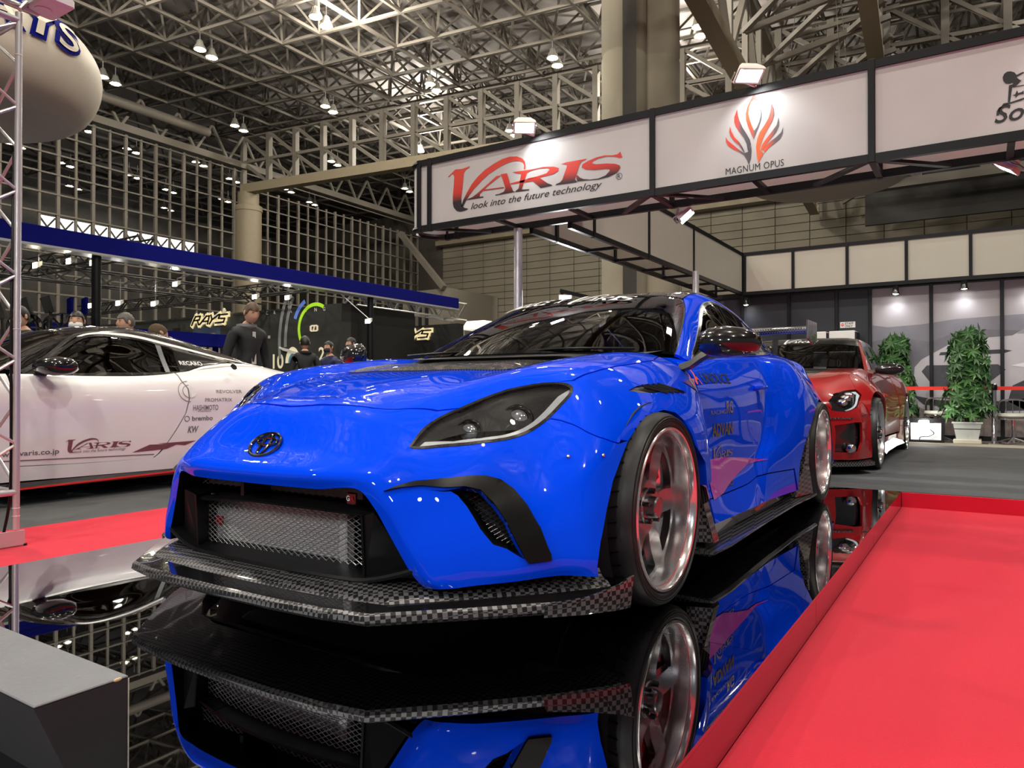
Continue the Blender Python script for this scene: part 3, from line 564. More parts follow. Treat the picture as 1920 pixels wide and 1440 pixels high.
# front face: each sheet its own piece
def sheet(name,m,s,a,b,z0,z1,parent,th=.012): return MB().box((s,a,z0),(s+th,b,z1)).build(name,m,parent)
P=[-2.66,-2.535,-.33,1.19,2.70,4.2,5.7]
for a,b in zip(P,P[1:]):
    sheet('sign_panel',PANELW,3.05,a+.02,b-.02,SB+.045,ST-.05,fx)
    sheet('back_panel',PANELIN,3.462,a+.02,b-.02,SB+.045,ST-.05,fx)
for s0 in (3.035,3.455):
    for z in (SB,ST-.055): MB().box((s0,-2.68,z),(s0+.04,5.7,z+.055)).build('frame_rail',BLACKALU,fx)
for l in P:
    for s0 in (3.03,3.45): MB().bbox((s0,l-.022,SB-.004),(s0+.05,l+.022,ST+.006),.004).build('frame_post',BLACKALU,fx)
for a,b in zip(P[1:],P[2:]):
    n=3 if b-a>2 else 2
    for k in range(n):
        l0=a+(b-a)*k/n;l1=a+(b-a)*(k+1)/n
        MB().box((3.06,l1-.02,SB),(3.46,l1+.02,SB+.03)).build('frame_cross',BLACKALU,fx)
    MB().beam((3.07,a+.05,SB+.012),(3.45,a+.42,SB+.012),.045,.022).build('frame_cross',BLACKALU,fx)
    MB().beam((3.07,b-.05,SB+.012),(3.45,b-.42,SB+.012),.045,.022).build('frame_cross',BLACKALU,fx)
arc=[(3.05+.2-.2*math.cos(t),-2.66-.0-.16*math.sin(t)) for t in np.linspace(0,PI,13)]
mb=MB();mb.loft([[(s,l,SB+.045) for s,l in arc],[(s,l,ST-.05) for s,l in arc]],False);mb.build('rounded_end',PANELW,fx,True)
for z in(SB,ST-.055): MB().tube([(s,l,z+.027) for s,l in arc],.028,6).build('frame_rail',BLACKALU,fx,True)
LOGOM=gradmat('logo_red_black',.12,.42,[(0,(.01,.01,.012)),(.35,(.02,.012,.014)),(.62,(.55,.03,.02)),(1,(.62,.05,.03))])
def print_polys(name,polys,m,fn,parent):
    mb=MB()
    for L in polys:
        V,F=fillpoly(L);mb.add([fn(a,b) for a,b in V],F)
    return mb.build(name,m,parent)
FR=3.0475
print_polys('lettering',VARIS,LOGOM,lambda a,b:(FR,a,b),fx)
mb=MB();letters(mb,'look into the future technology',lambda x,y:(FR,x,y+(x+2.06)*.0),-2.06,2.295,w=1.30,h=.075,shear=.35,bold=.004);mb.build('lettering',PRINTBLACK,fx)
mb=MB()
mb.add([(FR,-.611+.027*math.cos(t)*r,2.379+.027*math.sin(t)*r) for t in np.linspace(0,2*PI,25) for r in(1,.86)],[(2*i,2*i+1,2*i+3,2*i+2) for i in range(24)])
letters(mb,'R',lambda x,y:(FR,x,y),-.625,2.363,h=.033);mb.build('lettering',PRINTBLACK,fx)
FLM=gradmat('flame_red_grey',-.30,.16,[(0,(.08,.08,.09)),(.3,(.10,.09,.1)),(.45,(.62,.06,.03)),(1,(.62,.08,.03))],axis=1)
print_polys('flame_emblem',FLAME[:1],gradmat('flame_mid',.03,.12,[(0,(.09,.09,.1)),(.35,(.14,.1,.1)),(.6,(.65,.08,.03)),(1,(.66,.10,.03))],axis=1),lambda a,b:(FR,a,b),fx)
print_polys('flame_emblem',FLAME[1:4],gradmat('flame_left',.07,.27,[(0,(.06,.06,.07)),(.42,(.09,.08,.09)),(.62,(.62,.05,.03)),(1,(.65,.06,.03))],axis=1),lambda a,b:(FR,a,b),fx)
print_polys('flame_emblem',FLAME[4:],gradmat('flame_right',-.14,.07,[(0,(.07,.07,.08)),(.3,(.12,.1,.1)),(.52,(.65,.08,.03)),(1,(.70,.16,.03))],axis=1),lambda a,b:(FR,a,b),fx)
mb=MB();letters(mb,'MAGNUM OPUS',lambda x,y:(FR,x,y),.232,2.252,w=.405,h=.048,spacing=1.05);mb.build('lettering',PRINTBLACK,fx)
print_polys('hat_emblem',HATLOGO,PRINTBLACK,lambda a,b:(FR,a,b),fx)
mb=MB();letters(mb,'So',lambda x,y:(FR,x,y),1.86,2.30,h=.105,shear=.3,bold=.012);mb.build('lettering',PRINTBLACK,fx)
# inner wing along the side of the stand and the rear fascia
wg=thing('side_fascia','cream panelled side fascia in black frames running back over the stand','sign',(6.2,-1.5,2.13))
WB,WT=2.135,2.785
W_=[3.5,3.96,5.30,6.77,8.98]
for a,b in zip(W_,W_[1:]):
    MB().box((a+.02,-1.30,WB+.04),(b-.02,-1.288,WT-.045)).build('cream_panel',PANELC,wg)
    MB().box((a+.02,-1.712,WB+.04),(b-.02,-1.70,WT-.045)).build('cream_panel',PANELC,wg)
for l in(-1.30,-1.70):
    for z in(WB,WT-.05): MB().box((3.5,l-.02,z),(9.0,l+.02,z+.05)).build('frame_rail',BLACKALU,wg)
    for s in W_[1:]: MB().box((s-.02,l-.025,WB),(s+.02,l+.025,WT)).build('frame_post',BLACKALU,wg)
for s in(4.6,5.3,6.1,6.77,7.6,8.4):
    MB().box((s-.015,-1.7,WB),(s+.015,-1.3,WB+.03)).build('frame_cross',BLACKALU,wg)
rf=thing('rear_fascia','cream panelled fascia in black frames along the top of the rear wall','sign',(9,1.5,2.13))
lb=[-1.25,-.55,.18,.92,1.66,2.40,3.14,3.88,4.62,5.4]
for a,b in zip(lb,lb[1:]): sheet('cream_panel',PANELC,9.0,a+.02,b-.02,WB+.04,WT-.045,rf)
for z in(WB,WT-.05): MB().box((8.985,-1.275,z),(9.025,5.4,z+.05)).build('frame_rail',BLACKALU,rf)
for l in lb: MB().box((8.98,l-.02,WB),(9.03,l+.02,WT)).build('frame_post',BLACKALU,rf)
# rear wall
WALLS=9.2
def bk(l,z): return 1.8+(l-1.8)*1.027,.688+(z-.688)*1.027
rw=struct(MB().box((WALLS+.03,-2.6,0),(WALLS+.1,5.6,2.2)).build('wall_stand',BLACKALU))
NAVY=mat('navy_panel',(.018,.022,.032),.55,noise=.1)
for a,b in((-2.6,-1.95),(-1.93,-1.35),(-1.33,-.66),(-.64,.0),(.02,.44)): sheet('dark_panel',NAVY,WALLS,a,b,.06,2.13,rw,.03)
for l in(-1.34,-.65,.01,.45,1.20,2.0,2.78,3.5,4.3): MB().bbox((WALLS-.035,l-.022,0),(WALLS+.005,l+.022,2.17),.004).build('wall_post',BLACKALU,rw)
MB().box((WALLS-.03,-2.6,2.12),(WALLS+.02,5.6,2.18)).build('wall_rail',BLACKALU,rw)
MB().box((WALLS-.03,-2.6,0.0),(WALLS-.005,5.6,.085)).build('wall_base',BLACKALU,rw)
# photographic mural: sky, hills, desert ground and a white car, printed on four panels
SKY=gradmat('mural_sky',-1.2,1.2,[(0,(.36,.31,.30)),(.5,(.50,.44,.43)),(.62,(.45,.41,.42)),(.8,(.46,.42,.43)),(1,(.36,.34,.36))])
for i,(a,b) in enumerate(((.47,1.18),(1.22,1.98),(2.02,2.76),(2.8,3.48),(3.52,4.28))): sheet('mural_panel',SKY,WALLS,a,b,.09,2.12,rw,.03)
def mural(name,poly,m,d): 
    P_=[bk(l,z) for l,z in poly];P_=[(min(max(l,.475),4.27),z) for l,z in P_]
    V,F=fillpoly(P_);return MB().add([(WALLS-.0012*d,a,b) for a,b in V],F).build(name,m,rw)
GROUND=mat('mural_ground',(.30,.25,.245),.6,noise=.35,nscale=30)
mural('mural_print',[(.4,.09),(4.3,.09),(4.3,.62),(2.2,.55),(1.2,.52),(.4,.56)],GROUND,1)
mural('mural_print',[(.4,.9),(4.3,.9),(4.3,1.85),(2.6,1.66),(1.5,1.62),(1.1,1.57),(.7,1.55),(.4,1.585)],mat('mural_hills_far',(.20,.195,.23),.6,noise=.15),1)
mural('mural_print',[(.4,.5),(4.3,.5),(4.3,1.4),(2.4,1.42),(1.6,1.49),(1.2,1.33),(.8,1.42),(.4,1.36)],mat('mural_hills',(.16,.155,.185),.6,noise=.25,nscale=5),2)
mural('mural_print',[(.4,.35),(1.0,.42),(1.0,.86),(.62,.9),(.4,.88)],mat('mural_sand',(.40,.33,.31),.6,noise=.2),3)
MCAR=mat('mural_car_white',(.52,.50,.55),.6,noise=.06)
mural('mural_print',[(.98,.52),(1.02,1.0),(1.1,1.1),(1.4,1.28),(1.75,1.36),(2.1,1.38),(2.9,1.9),(4.3,2.05),(4.3,.4),(2.4,.38),(1.25,.36)],MCAR,4)
mural('mural_print',[(1.16,1.02),(1.95,1.02),(2.03,.95),(1.78,.72),(1.25,.72),(1.1,.94)],mat('mural_grille',(.06,.06,.075),.6,noise=.3,nscale=60),5)
mural('mural_print',[(1.32,1.19),(2.0,1.21),(2.1,1.19),(2.0,1.155),(1.3,1.15)],mat('mural_dark',(.045,.045,.055),.6),5)
mural('mural_print',[(2.14,1.40),(2.45,1.64),(2.95,1.83),(4.2,1.98),(4.2,1.42)],mat('mural_glass',(.27,.28,.31),.6,noise=.1),5)
mural('mural_print',[(1.0,.62),(1.12,.50),(1.8,.42),(2.3,.44),(2.35,.62),(2.05,.55),(1.3,.56)],MATS['mural_dark'],6)
mural('mural_print',[(2.05,.55),(2.1,.75),(2.3,.86),(2.55,.9),(4.2,.95),(4.2,.5),(2.3,.4)],MATS['mural_dark'],6)
mural('mural_print',[(2.08,1.0),(2.3,1.06),(2.6,1.08),(2.6,1.0),(2.3,.97)],mat('mural_lamp',(.75,.75,.8),.5),6)
# staff-only plate and white hatch below it
sp=thing('staff_sign','small white STAFF ONLY plate with a red no-entry mark on the dark wall','sign',(WALLS-.01,.13,1.6))
sheet('plate',WHITE,WALLS-.008,.055,.255,1.59,1.675,sp,.008)
mb=MB();letters(mb,'STAFF',lambda x,y:(WALLS-.0095,x,y),.118,1.636,w=.115,h=.03,bold=.02);letters(mb,'ONLY',lambda x,y:(WALLS-.0095,x,y),.118,1.598,w=.105,h=.03,bold=.02);mb.build('lettering',PRINTBLACK,sp)
mb=MB();mb.add([(WALLS-.0095,.087+.022*math.cos(t),1.634+.022*math.sin(t)) for t in np.linspace(0,2*PI,20,endpoint=False)],[tuple(range(20))]);mb.build('no_entry_mark',mat('sign_red',(.7,.02,.02),.5),sp)
MB().box((WALLS-.0105,.07,1.628),(WALLS-.0096,.104,1.640)).build('no_entry_bar',WHITE,sp)
hc=thing('white_counter','white storage counter against the dark wall behind the red hatchback','cabinet',(8.95,.05,0))
for a,b in((-.24,-.07),(-.03,.30)): MB().bbox((8.8,a,.06),(9.12,b,1.52),.006).build('door_leaf',WHITE,hc)
MB().box((8.82,-.26,0),(9.14,.32,1.5)).build('carcass',BLACKMATTE,hc)
# floodlights on the fascia
def flood(pos,aim,label,m=LAMPW,power=120,sz=.17,face=None,hold=None,group='floodlights of the stand',col=(.95,.97,1)):
    t=thing('floodlight',label,'floodlight',pos,group)
    p=vec(pos);d=vec(face) if face is not None else vec(aim)-p;d/=np.linalg.norm(d);u=np.cross(d,(0,0,1));u/=np.linalg.norm(u);w=np.cross(u,d)
    q=lambda a,b,c:p+u*a+w*b+d*c
    h=sz*.72/2;w2=sz/2
    fr=[(w2,h),(-w2,h),(-w2,-h),(w2,-h)]
    mb=MB();mb.loft([[q(a*.6,b*.6,-.07) for a,b in fr],[q(a,b,-.02) for a,b in fr],[q(a*1.08,b*1.1,0) for a,b in fr],[q(a*1.08,b*1.1,.012) for a,b in fr],[q(a*.93,b*.9,.012) for a,b in fr],[q(a*.8,b*.75,-.01) for a,b in fr]],True,False)
    mb.add([q(a*.6,b*.6,-.07) for a,b in fr],[(0,1,2,3)]);mb.build('housing',mat('flood_housing',(.75,.73,.66),.45),t)
    mb=MB();mb.add([q(a*.92,b*.9,.004) for a,b in fr],[(3,2,1,0)]);mb.build('lens',m,t)
    mb=MB();mb.tube([q(w2*1.15,0,-.02),q(w2*1.15,-h*1.5,-.03),q(-w2*1.15,-h*1.5,-.03),q(-w2*1.15,0,-.02)],.006,6);mb.build('bracket',STEEL,t)
    if hold is not None: MB().tube([q(0,-h*1.5,-.03),hold],.010,8).build('arm',STEEL,t)
    e=p+d*.03
    lamp('SPOT','flood_beam',e,power,col,.06,aim,120,.7)
    return t
flood((2.90,-1.40,2.88),(3.05,-1.25,2.5),'white floodlight on the sign edge above the red and black lettering',power=9,face=(-.25,.18,-.7),hold=(3.05,-1.38,2.84))
flood((2.90,.44,2.88),(3.05,.5,2.5),'white floodlight on the sign edge above the flame emblem',power=9,face=(-.25,.18,-.7),hold=(3.05,.46,2.84))
flood((2.90,2.3,2.88),(3.05,2.3,2.5),'white floodlight on the sign edge above the hat emblem',power=6,face=(-.25,.18,-.7),hold=(3.05,2.3,2.84))
flood((3.62,-.27,2.14),(5.8,-1.3,2.35),'white floodlight under the back of the sign facing the cream side panels',power=40,face=(.1,.5,-.6),hold=(3.47,-.27,2.2))
flood((3.62,1.93,2.17),(6,1.5,0),'white floodlight under the back of the sign facing the red hatchback',power=110,face=(.1,-.4,-.6),hold=(3.47,1.93,2.2))
flood((6.3,-2.88,1.90),(2.5,-.6,1.0),'bright floodlight on a black arm behind the roof of the blue coupe',power=130)
ar=tag(MB().beam((6.3,-2.95,2.02),(6.3,-2.3,1.84),.05,.05).beam((6.3,-2.93,2.02),(6.3,-2.93,1.9),.03).beam((6.3,-2.3,1.84),(6.3,-2.3,HF+.006),.05).build('lamp_arm',BLACKALU),'black angled arm carrying a floodlight behind the blue coupe roof','lamp arm')
for s,l,z0,nm,lb_ in((3.43,-1.80,2.18,'round silver pole under the left end of the sign, standing behind the blue coupe',0),(6.4,-1.135,2.135,'short visible silver pole under the side fascia behind the blue coupe roof',0)):
    mb=MB();mb.lathe([(.11,HF+.0065 if l<-1.42 else 0),(.11,.01+(HF+.007 if l<-1.42 else 0)),(.04,.02+(HF if l<-1.42 else 0)),(.04,z0)],(s,l,0),20);tag(mb.build('support_pole',ALU,None,True),nm,'pole')
# small black spots on the rear wall
for i,(l,z,lab) in enumerate(((.785,2.07,'black wall spot above the hills of the mural'),(1.585,2.08,'black wall spot above the printed white car bonnet'),(2.33,2.09,'black wall spot above the printed windscreen'),(-1.25,2.05,'black wall spot above the dark wall panels'))):
    t=thing('wall_spot',lab,'spotlight',(9.05,l,z),'spots along the rear wall')
    mb=MB();mb.lathe([(.02,.11),(.035,.10),(.04,.03),(.055,0),(.05,.004),(.036,.03)],(9.05,l,z-.06),16);mb.build('shade',BLACKGLOSS,t,True)
    mb=MB();mb.ball((9.05,l,z-.045),(.04,.04,.02),12,6);mb.build('bulb',LAMPW,t,True)
    MB().box((9.02,l-.02,z+.04),(9.08,l+.02,z+.09)).build('clamp',BLACKALU,t);MB().tube([(9.05,l,z+.05),(9.17,l,z+.08)],.008,6).build('arm',BLACKALU,t)
    lamp('SPOT','spot_beam',(9.06,l,z-.07),9 if i<3 else 5,(.95,.96,1),.03,(9.15,l,1.2),125,.9)
# timber deck strip along the rear wall
dk=struct(MB().box((8.34,.35,0),(9.17,5.6,.022)).build('floor_deck',mat('timber_deck',(.22,.19,.17),.6,noise=.35,nscale=16)))
MB().box((8.325,.35,0),(8.34,5.6,.03)).build('deck_edge',mat('deck_edge_pale',(.6,.56,.45),.6),dk)
# work light in a frame on the deck
wk=thing('framed_worklight','square black-framed white light box glowing on the deck beside the red hatchback','light',(8.52,1.17,.022))
MB().box((8.50,1.00,.05),(8.52,1.34,.27)).build('face_sheet',WHITE,wk)
for a,b in(((8.47,.965,.022),(8.53,1.0,.33)),((8.47,1.34,.022),(8.53,1.375,.33)),((8.46,.965,.022),(8.54,1.375,.055)),((8.49,.965,.28),(8.53,1.375,.33))): MB().box(a,b).build('frame_bar',BLACKALU,wk)
MB().bbox((8.44,1.09,.215),(8.495,1.21,.305),.006).build('lamp_head',mat('lamp_face_dim',(1,1,.96),.4,emit=9,ecol=(1,.99,.93),noise=0),wk)
MB().tube(spl([(8.47,1.10,.03),(8.47,1.11,.09),(8.47,1.2,.10),(8.47,1.26,.14),(8.47,1.22,.19)]),.005,6).build('cable',BLACKMATTE,wk,True)
lamp('POINT','worklight_glow',(8.36,1.15,.27),7,(1,.99,.95),.05)
# potted umbrella trees
LEAF=[mat('leaf_a',(.035,.11,.03),.38,spec=.6,noise=.35,nscale=9),mat('leaf_b',(.07,.19,.05),.35,spec=.6,noise=.35,nscale=9)]
rnd=random.Random(7)
def plant(s,l,top,label,wid):
    t=thing('potted_plant',label,'plant',(s,l,.022))
    mb=MB();mb.loft([[(s+a*r,l+b*r,z) for a,b in((-1,-1),(1,-1),(1,1),(-1,1))] for r,z in((.115,.06),(.15,.27),(.165,.275),(.165,.295),(.145,.295),(.14,.25))],True,False);mb.build('pot',mat('pot_white',(.62,.66,.62),.45),t)
    MB().bbox((s-.15,l-.15,.022),(s+.15,l+.15,.075),.006).build('saucer',mat('pot_cream',(.68,.64,.52),.5),t)
    MB().box((s-.14,l-.14,.2),(s+.14,l+.14,.255)).build('soil',mat('soil',(.03,.02,.015),.9),t)
    stems=MB();lv=[MB(),MB()];leaves=[]
    for k in range(7):
        a=2*PI*k/7;tip=(s+.10*math.cos(a),l+.11*math.sin(a),top-.06*rnd.random()-.12*(k%3))
        stems.tube([(s+.02*math.cos(a),l+.02*math.sin(a),.24),((s+tip[0])/2,(l+tip[1])/2,.7),tip],.006,5)
    stems.build('stem',mat('stem_brown',(.10,.08,.04),.7),t,True)
    n=0
    for k in range(250):
        z=.36+(top-.36)*rnd.random()**.85;f=(z-.3)/(top-.3);R=wid*(1-.45*f)*(.3+.7*rnd.random());a=rnd.random()*2*PI
        c=vec((s+R*math.cos(a)*.8,l+R*math.sin(a),z));out=vec((math.cos(a),math.sin(a),.15+.5*rnd.random()))
        b=lv[k%2];nl=7
        for q in range(nl):
            th=2*PI*q/nl+rnd.random()*.3;e1=np.cross(out,(0,0,1));e1/=np.linalg.norm(e1)+1e-9;e2=np.cross(out,e1);e2/=np.linalg.norm(e2)
            dr=e1*math.cos(th)+e2*math.sin(th)+out*.15-vec((0,0,.35));dr/=np.linalg.norm(dr);sd=np.cross(dr,out);sd/=np.linalg.norm(sd)+1e-9
            L=.095+.04*rnd.random();w=.019
            b.add([c,c+dr*L*.45+sd*w+out*.006,c+dr*L,c+dr*L*.45-sd*w+out*.006,c+dr*L*.5-out*.004],[(0,1,4),(1,2,4),(2,3,4),(3,0,4)])
    for i in(0,1): stuff(lv[i].build('foliage',LEAF[i],t))
    return t
plant(8.62,1.62,1.42,'bushy umbrella tree in a white square pot beside the chrome stanchion',.33)
plant(8.95,.78,1.38,'umbrella tree standing half hidden behind the red hatchback',.29)
# belt stanchions
def stanchion(s,l,label):
    t=thing('belt_stanchion',label,'stanchion',(s,l,.022))
    mb=MB();mb.lathe([(.12,.022),(.12,.035),(.03,.05),(.027,.06),(.027,.70),(.032,.70),(.032,.765),(.026,.77)],(s,l,0),20,'z',True);mb.build('post',CHROME,t,True)
    mb=MB();mb.lathe([(.034,.69),(.036,.70),(.036,.75),(.034,.755)],(s,l,0),16);mb.build('belt_head',BLACKMATTE,t,True)
    return t
stanchion(8.62,1.90,'chrome belt stanchion to the right of the potted umbrella tree')
stanchion(8.62,.86,'chrome belt stanchion hidden behind the umbrella tree and red hatchback')
stanchion(8.5,3.0,'chrome belt stanchion beyond the right edge of the photo')
BELT=mat('belt_red',(.75,.03,.02),.6)
tag(MB().beam((8.62,.895,.715),(8.62,1.865,.715),.006,.045).build('barrier_belt',BELT),'red barrier belt stretched in front of the potted umbrella tree','barrier belt')
tag(MB().beam((8.62,1.935,.715),(8.5,2.965,.715),.006,.045).build('barrier_belt',BELT),'red barrier belt running to the right edge of the photo','barrier belt')
tag(MB().beam((8.62,.825,.715),(8.75,-.2,.715),.006,.045).build('barrier_belt',BELT),'red barrier belt passing behind the red hatchback','barrier belt')
# chrome stools and glass tables
SEATW=mat('stool_seat',(.72,.71,.62),.5)
def stool(s,l,h,label):
    t=thing('bar_stool',label,'stool',(s,l,.022))
    MB().lathe([(.15,h-.05),(.17,h-.03),(.165,h),(.02,h+.004)],(s,l,0),24,'z',True).build('seat',SEATW,t,True)
    MB().lathe([(.16,h-.075),(.172,h-.06),(.172,h-.05),(.15,h-.05)],(s,l,0),24).build('seat_ring',CHROME,t,True)
    MB().tube([(s,l,.04),(s,l,h-.05)],.022,12).build('column',CHROME,t,True)
    for k in range(4):
        a=k*PI/2+.4;MB().tube(spl([(s,l,.10),(s+.06*math.cos(a),l+.06*math.sin(a),.08),(s+.19*math.cos(a),l+.19*math.sin(a),.035)]),.011,8).build('leg',CHROME,t,True)
    mb=MB();mb.tube(spl([(s+.12,l-.15,h-.03),(s+.16,l-.14,h+.14),(s+.17,l,h+.17),(s+.16,l+.14,h+.14),(s+.12,l+.15,h-.03)]),.011,8);mb.build('back_rail',CHROME,t,True)
    for q in(-.07,0,.07): MB().tube([(s+.16,l+q,h-.02),(s+.168,l+q,h+.165)],.006,6).build('back_rod',CHROME,t)
    return t
stool(8.8,1.30,.42,'white-seated chrome stool behind the glowing light box')
stool(8.72,2.10,.40,'white-seated chrome stool to the right of the stanchion')
stool(8.98,2.55,.42,'white-seated chrome stool at the right edge of the photo')
# ---------------------------------------------------------------- neighbouring stand on the left: beam, dark walls, rigging, displays
NAVYBEAM=mat('navy_fabric',(.004,.006,.15),.9,0,0,.1,noise=.06)
TRUSSDARK=mat('dark_truss',(.05,.048,.045),.45,.4,noise=.1)
CHARCOAL=mat('charcoal_wall',(.045,.046,.043),.5,noise=.12,nscale=.8)
IVORY=mat('ivory_letter',(.78,.72,.52),.5,emit=.35,ecol=(.9,.8,.55),noise=0)
nb=thing('beam_canopy','long navy blue beam on black posts running above the neighbouring stand','canopy',(16,-12,HF))
MB().bbox((-6,-12.35,3.24),(16,-12,3.57),.01).build('navy_beam',NAVYBEAM,nb)
MB().box((-6,-12.36,3.20),(16,-11.99,3.245)).build('silver_edge',ALU,nb)
for s in(4.97,12.23): MB().tube([(s,-12.15,HF),(s,-12.15,3.22)],.085,14).build('post',BLACKALU,nb,True)
# box trusses under the beam
def boxtruss(name,p,q,w,n,label,m=TRUSSDARK,r=.022):
    p,q=vec(p),vec(q);d=q-p;L=np.linalg.norm(d);u=d/L;a=np.cross(u,(0,0,1));a/=np.linalg.norm(a);b=vec((0,0,1))
    t=thing(name,label,'truss',tuple((p+q)/2))
    C=[a*w/2+b*w/2,-a*w/2+b*w/2,-a*w/2-b*w/2,a*w/2-b*w/2]
    for c_ in C: MB().tube([p+c_,q+c_],r,6).build('chord',m,t,True)
    for f in range(4):
        c0,c1=C[f],C[(f+1)%4];mb=MB();pts=[p+(c0 if k%2==0 else c1)+d*k/n for k in range(n+1)]
        for x_,y_ in zip(pts,pts[1:]):mb.beam(x_,y_,r*1.4)
        stuff(mb.build('lacing',m,t))
    return t
boxtruss('lighting_truss',(-4,-15.5,3.25),(11.3,-15.5,3.3),.34,30,'dark lighting truss running under the navy beam above the wheel displays')
boxtruss('lighting_truss',(6.2,-12.6,3.66),(6.2,-26,3.66),.34,26,'dark lighting truss crossing behind the black post')
boxtruss('lighting_truss',(1.5,-13.0,3.75),(1.5,-24,3.75),.34,22,'dark lighting truss at the far left behind the silver tower')
boxtruss('lighting_truss',(12.4,-13.1,3.34),(17.5,-13.1,3.34),.55,10,'silver lattice truss under the end of the navy beam',STEEL,.03)
boxtruss('lighting_truss',(11.1,-13.4,3.5),(11.1,-25,3.5),.3,26,'dark lighting truss above the charcoal wall')
# walls with lit letters
w1=thing('display_wall','charcoal exhibition wall with ivory lettering, a lime dial and a battery symbol','wall',(11.6,-18,HF))
MB().box((11.47,-29,HF),(11.8,-12.45,3.0)).build('front_panel',CHARCOAL,w1)
MB().box((11.8,-12.75,HF),(14.4,-12.45,2.98)).build('side_panel',mat('black_wall_side',(.014,.014,.014),.5),w1)
w2=thing('display_wall','black exhibition wall with ivory lettering behind the navy beam post','wall',(15.1,-13.2,HF))
MB().box((15,-14.62,HF),(15.3,-11.3,2.68)).build('front_panel',mat('black_wall',(.016,.016,.015),.5),w2)
def rays(parent,s,l,z,w,h):
    """outlined italic word in stroked letters: ivory backing with dark strokes on it"""
    strokes=[[(0,0),(.07,.62)],[(.07,.62),(.13,.95),(.42,.95),(.40,.55),(.12,.50)],[(.30,.5),(.42,.02)],
             [(.50,.02),(.80,.90),(.98,.90),(.98,.02)],[(.68,.33),(.96,.33)],
             [(1.08,.95),(1.20,.45),(1.55,.95)],[(1.20,.45),(1.10,.02)],
             [(2.05,.93),(1.62,.93),(1.58,.55),(1.95,.48),(1.93,.08),(1.45,.05)]]
    sx=w/2.1;sh=.12
    def build(nm,wd,d,m):
        mb=MB()
        for S in strokes:
            P_=[(s-d,l+(x+sh*y)*sx,z+y*h) for x,y in S]
            for a,b in zip(P_,P_[1:]):
                a_,b_=vec(a),vec(b);e=(b_-a_);e/=np.linalg.norm(e)+1e-9;mb.beam(a_-e*wd*.5,b_+e*wd*.5,wd,.03,up=(1,0,0))
            for q in P_: mb.tube([(q[0]-.015,q[1],q[2]),(q[0]+.015,q[1],q[2])],wd*.5,10)
        stuff(mb.build(nm,m,parent))
    build('letter_backing',.17*h/.32*1.15,.03,IVORY);build('lettering',.055*h/.32,.055,PRINTBLACK)
rays(w1,11.45,-18.95,2.72,1.72,.27);rays(w2,14.98,-13.75,2.29,1.45,.24)
mb=MB();mb.beam((11.42,-17.42,3.0),(11.42,-17.36,3.16),.05).beam((11.42,-17.42,3.1),(11.42,-17.30,3.09),.04);mb.build('antenna_mark',IVORY,w1)
def ring(mb,s,l,z,r0,r1,a0,a1,n=26):
    A_=np.linspace(math.radians(a0),math.radians(a1),n);mb.add([(s,l+r*math.cos(t),z+r*math.sin(t)) for t in A_ for r in(r0,r1)],[(2*i,2*i+2,2*i+3,2*i+1) for i in range(n-1)]);return mb
LIME=mat('lime_glow_print',(.36,.62,.03),.5,emit=.5,ecol=(.4,.75,.03),noise=0);SKYP=mat('blue_glow_print',(.12,.22,.65),.5,emit=.3,ecol=(.12,.22,.65),noise=0)  # print colours with a faint glow added
ring(MB(),11.455,-13.45,2.38,.60,.70,60,215).build('dial_arc',LIME,w1)
ring(MB(),11.455,-13.45,2.38,.80,.92,118,160).build('dial_arc',SKYP,w1)
GRE=mat('grey_print',(.30,.31,.32),.5,noise=.1)
mb=MB();ring(mb,11.456,-11.9,2.0,2.95,3.07,150,188);ring(mb,11.456,-11.9,2.0,2.70,2.82,152,182);stuff(mb.build('sketch_arcs',GRE,w1))
for i,(a,b,c,d) in enumerate(((-13.62,2.29,-13.38,2.33),(-13.62,2.43,-13.38,2.47),(-13.66,2.31,-13.60,2.45),(-13.40,2.31,-13.34,2.45))): MB().box((11.452,a,b),(11.468,c,d)).build('battery_mark',IVORY,w1)
MB().beam((11.455,-13.46,2.46),(11.455,-13.53,2.30),.03).build('battery_bolt',IVORY,w1)
for i,ch in enumerate('CREATING'):
    mb=MB();letters(mb,ch,lambda x,y:(11.462,x,y),-15.5+i*.335,2.86-.004*i,h=.10,bold=.02);mb.build('lettering',WHITE,w1)
MB().box((11.45,-16.05,2.83),(11.468,-15.85,2.97)).build('yellow_mark',mat('yellow_glow_print',(.75,.5,.02),.5,emit=.4,ecol=(.9,.6,.02),noise=0),w1)  # printed mark with a faint glow added
mb=MB();letters(mb,'2',lambda x,y:(11.462,x,y),-13.32,1.5,h=.36,bold=.02);letters(mb,'10',lambda x,y:(11.462,x,y),-15.2,1.3,h=.42,bold=.02);mb.build('lettering',IVORY,w1)
MB().box((11.452,-19.0,1.5),(11.469,-17.6,2.62)).build('poster',mat('poster_blue',(.06,.09,.15),.5,noise=.3,nscale=2),w1)
mb=MB();mb.add([(11.448,-18.95,1.5),(11.448,-17.6,1.5),(11.448,-17.6,2.3),(11.448,-17.9,2.45),(11.448,-18.3,2.4),(11.448,-18.8,2.05)],[(0,1,2,3,4,5)]);mb.build('poster_wheel_arch',mat('poster_grey',(.32,.28,.28),.5,noise=.2),w1)
ring(MB(),11.445,-17.9,1.65,.42,.52,0,180).build('poster_tyre',PRINTBLACK,w1)
MB().box((11.445,-20.05,2.2),(11.47,-19.7,2.68)).build('recess',DARK,w1)
mb=MB();mb.add([(11.45,-14.35+.30*math.cos(t)*1.0,1.45+.45*math.sin(t)) for t in np.linspace(0,PI,18)],[tuple(range(18))]);mb.build('round_badge',IVORY,w1)
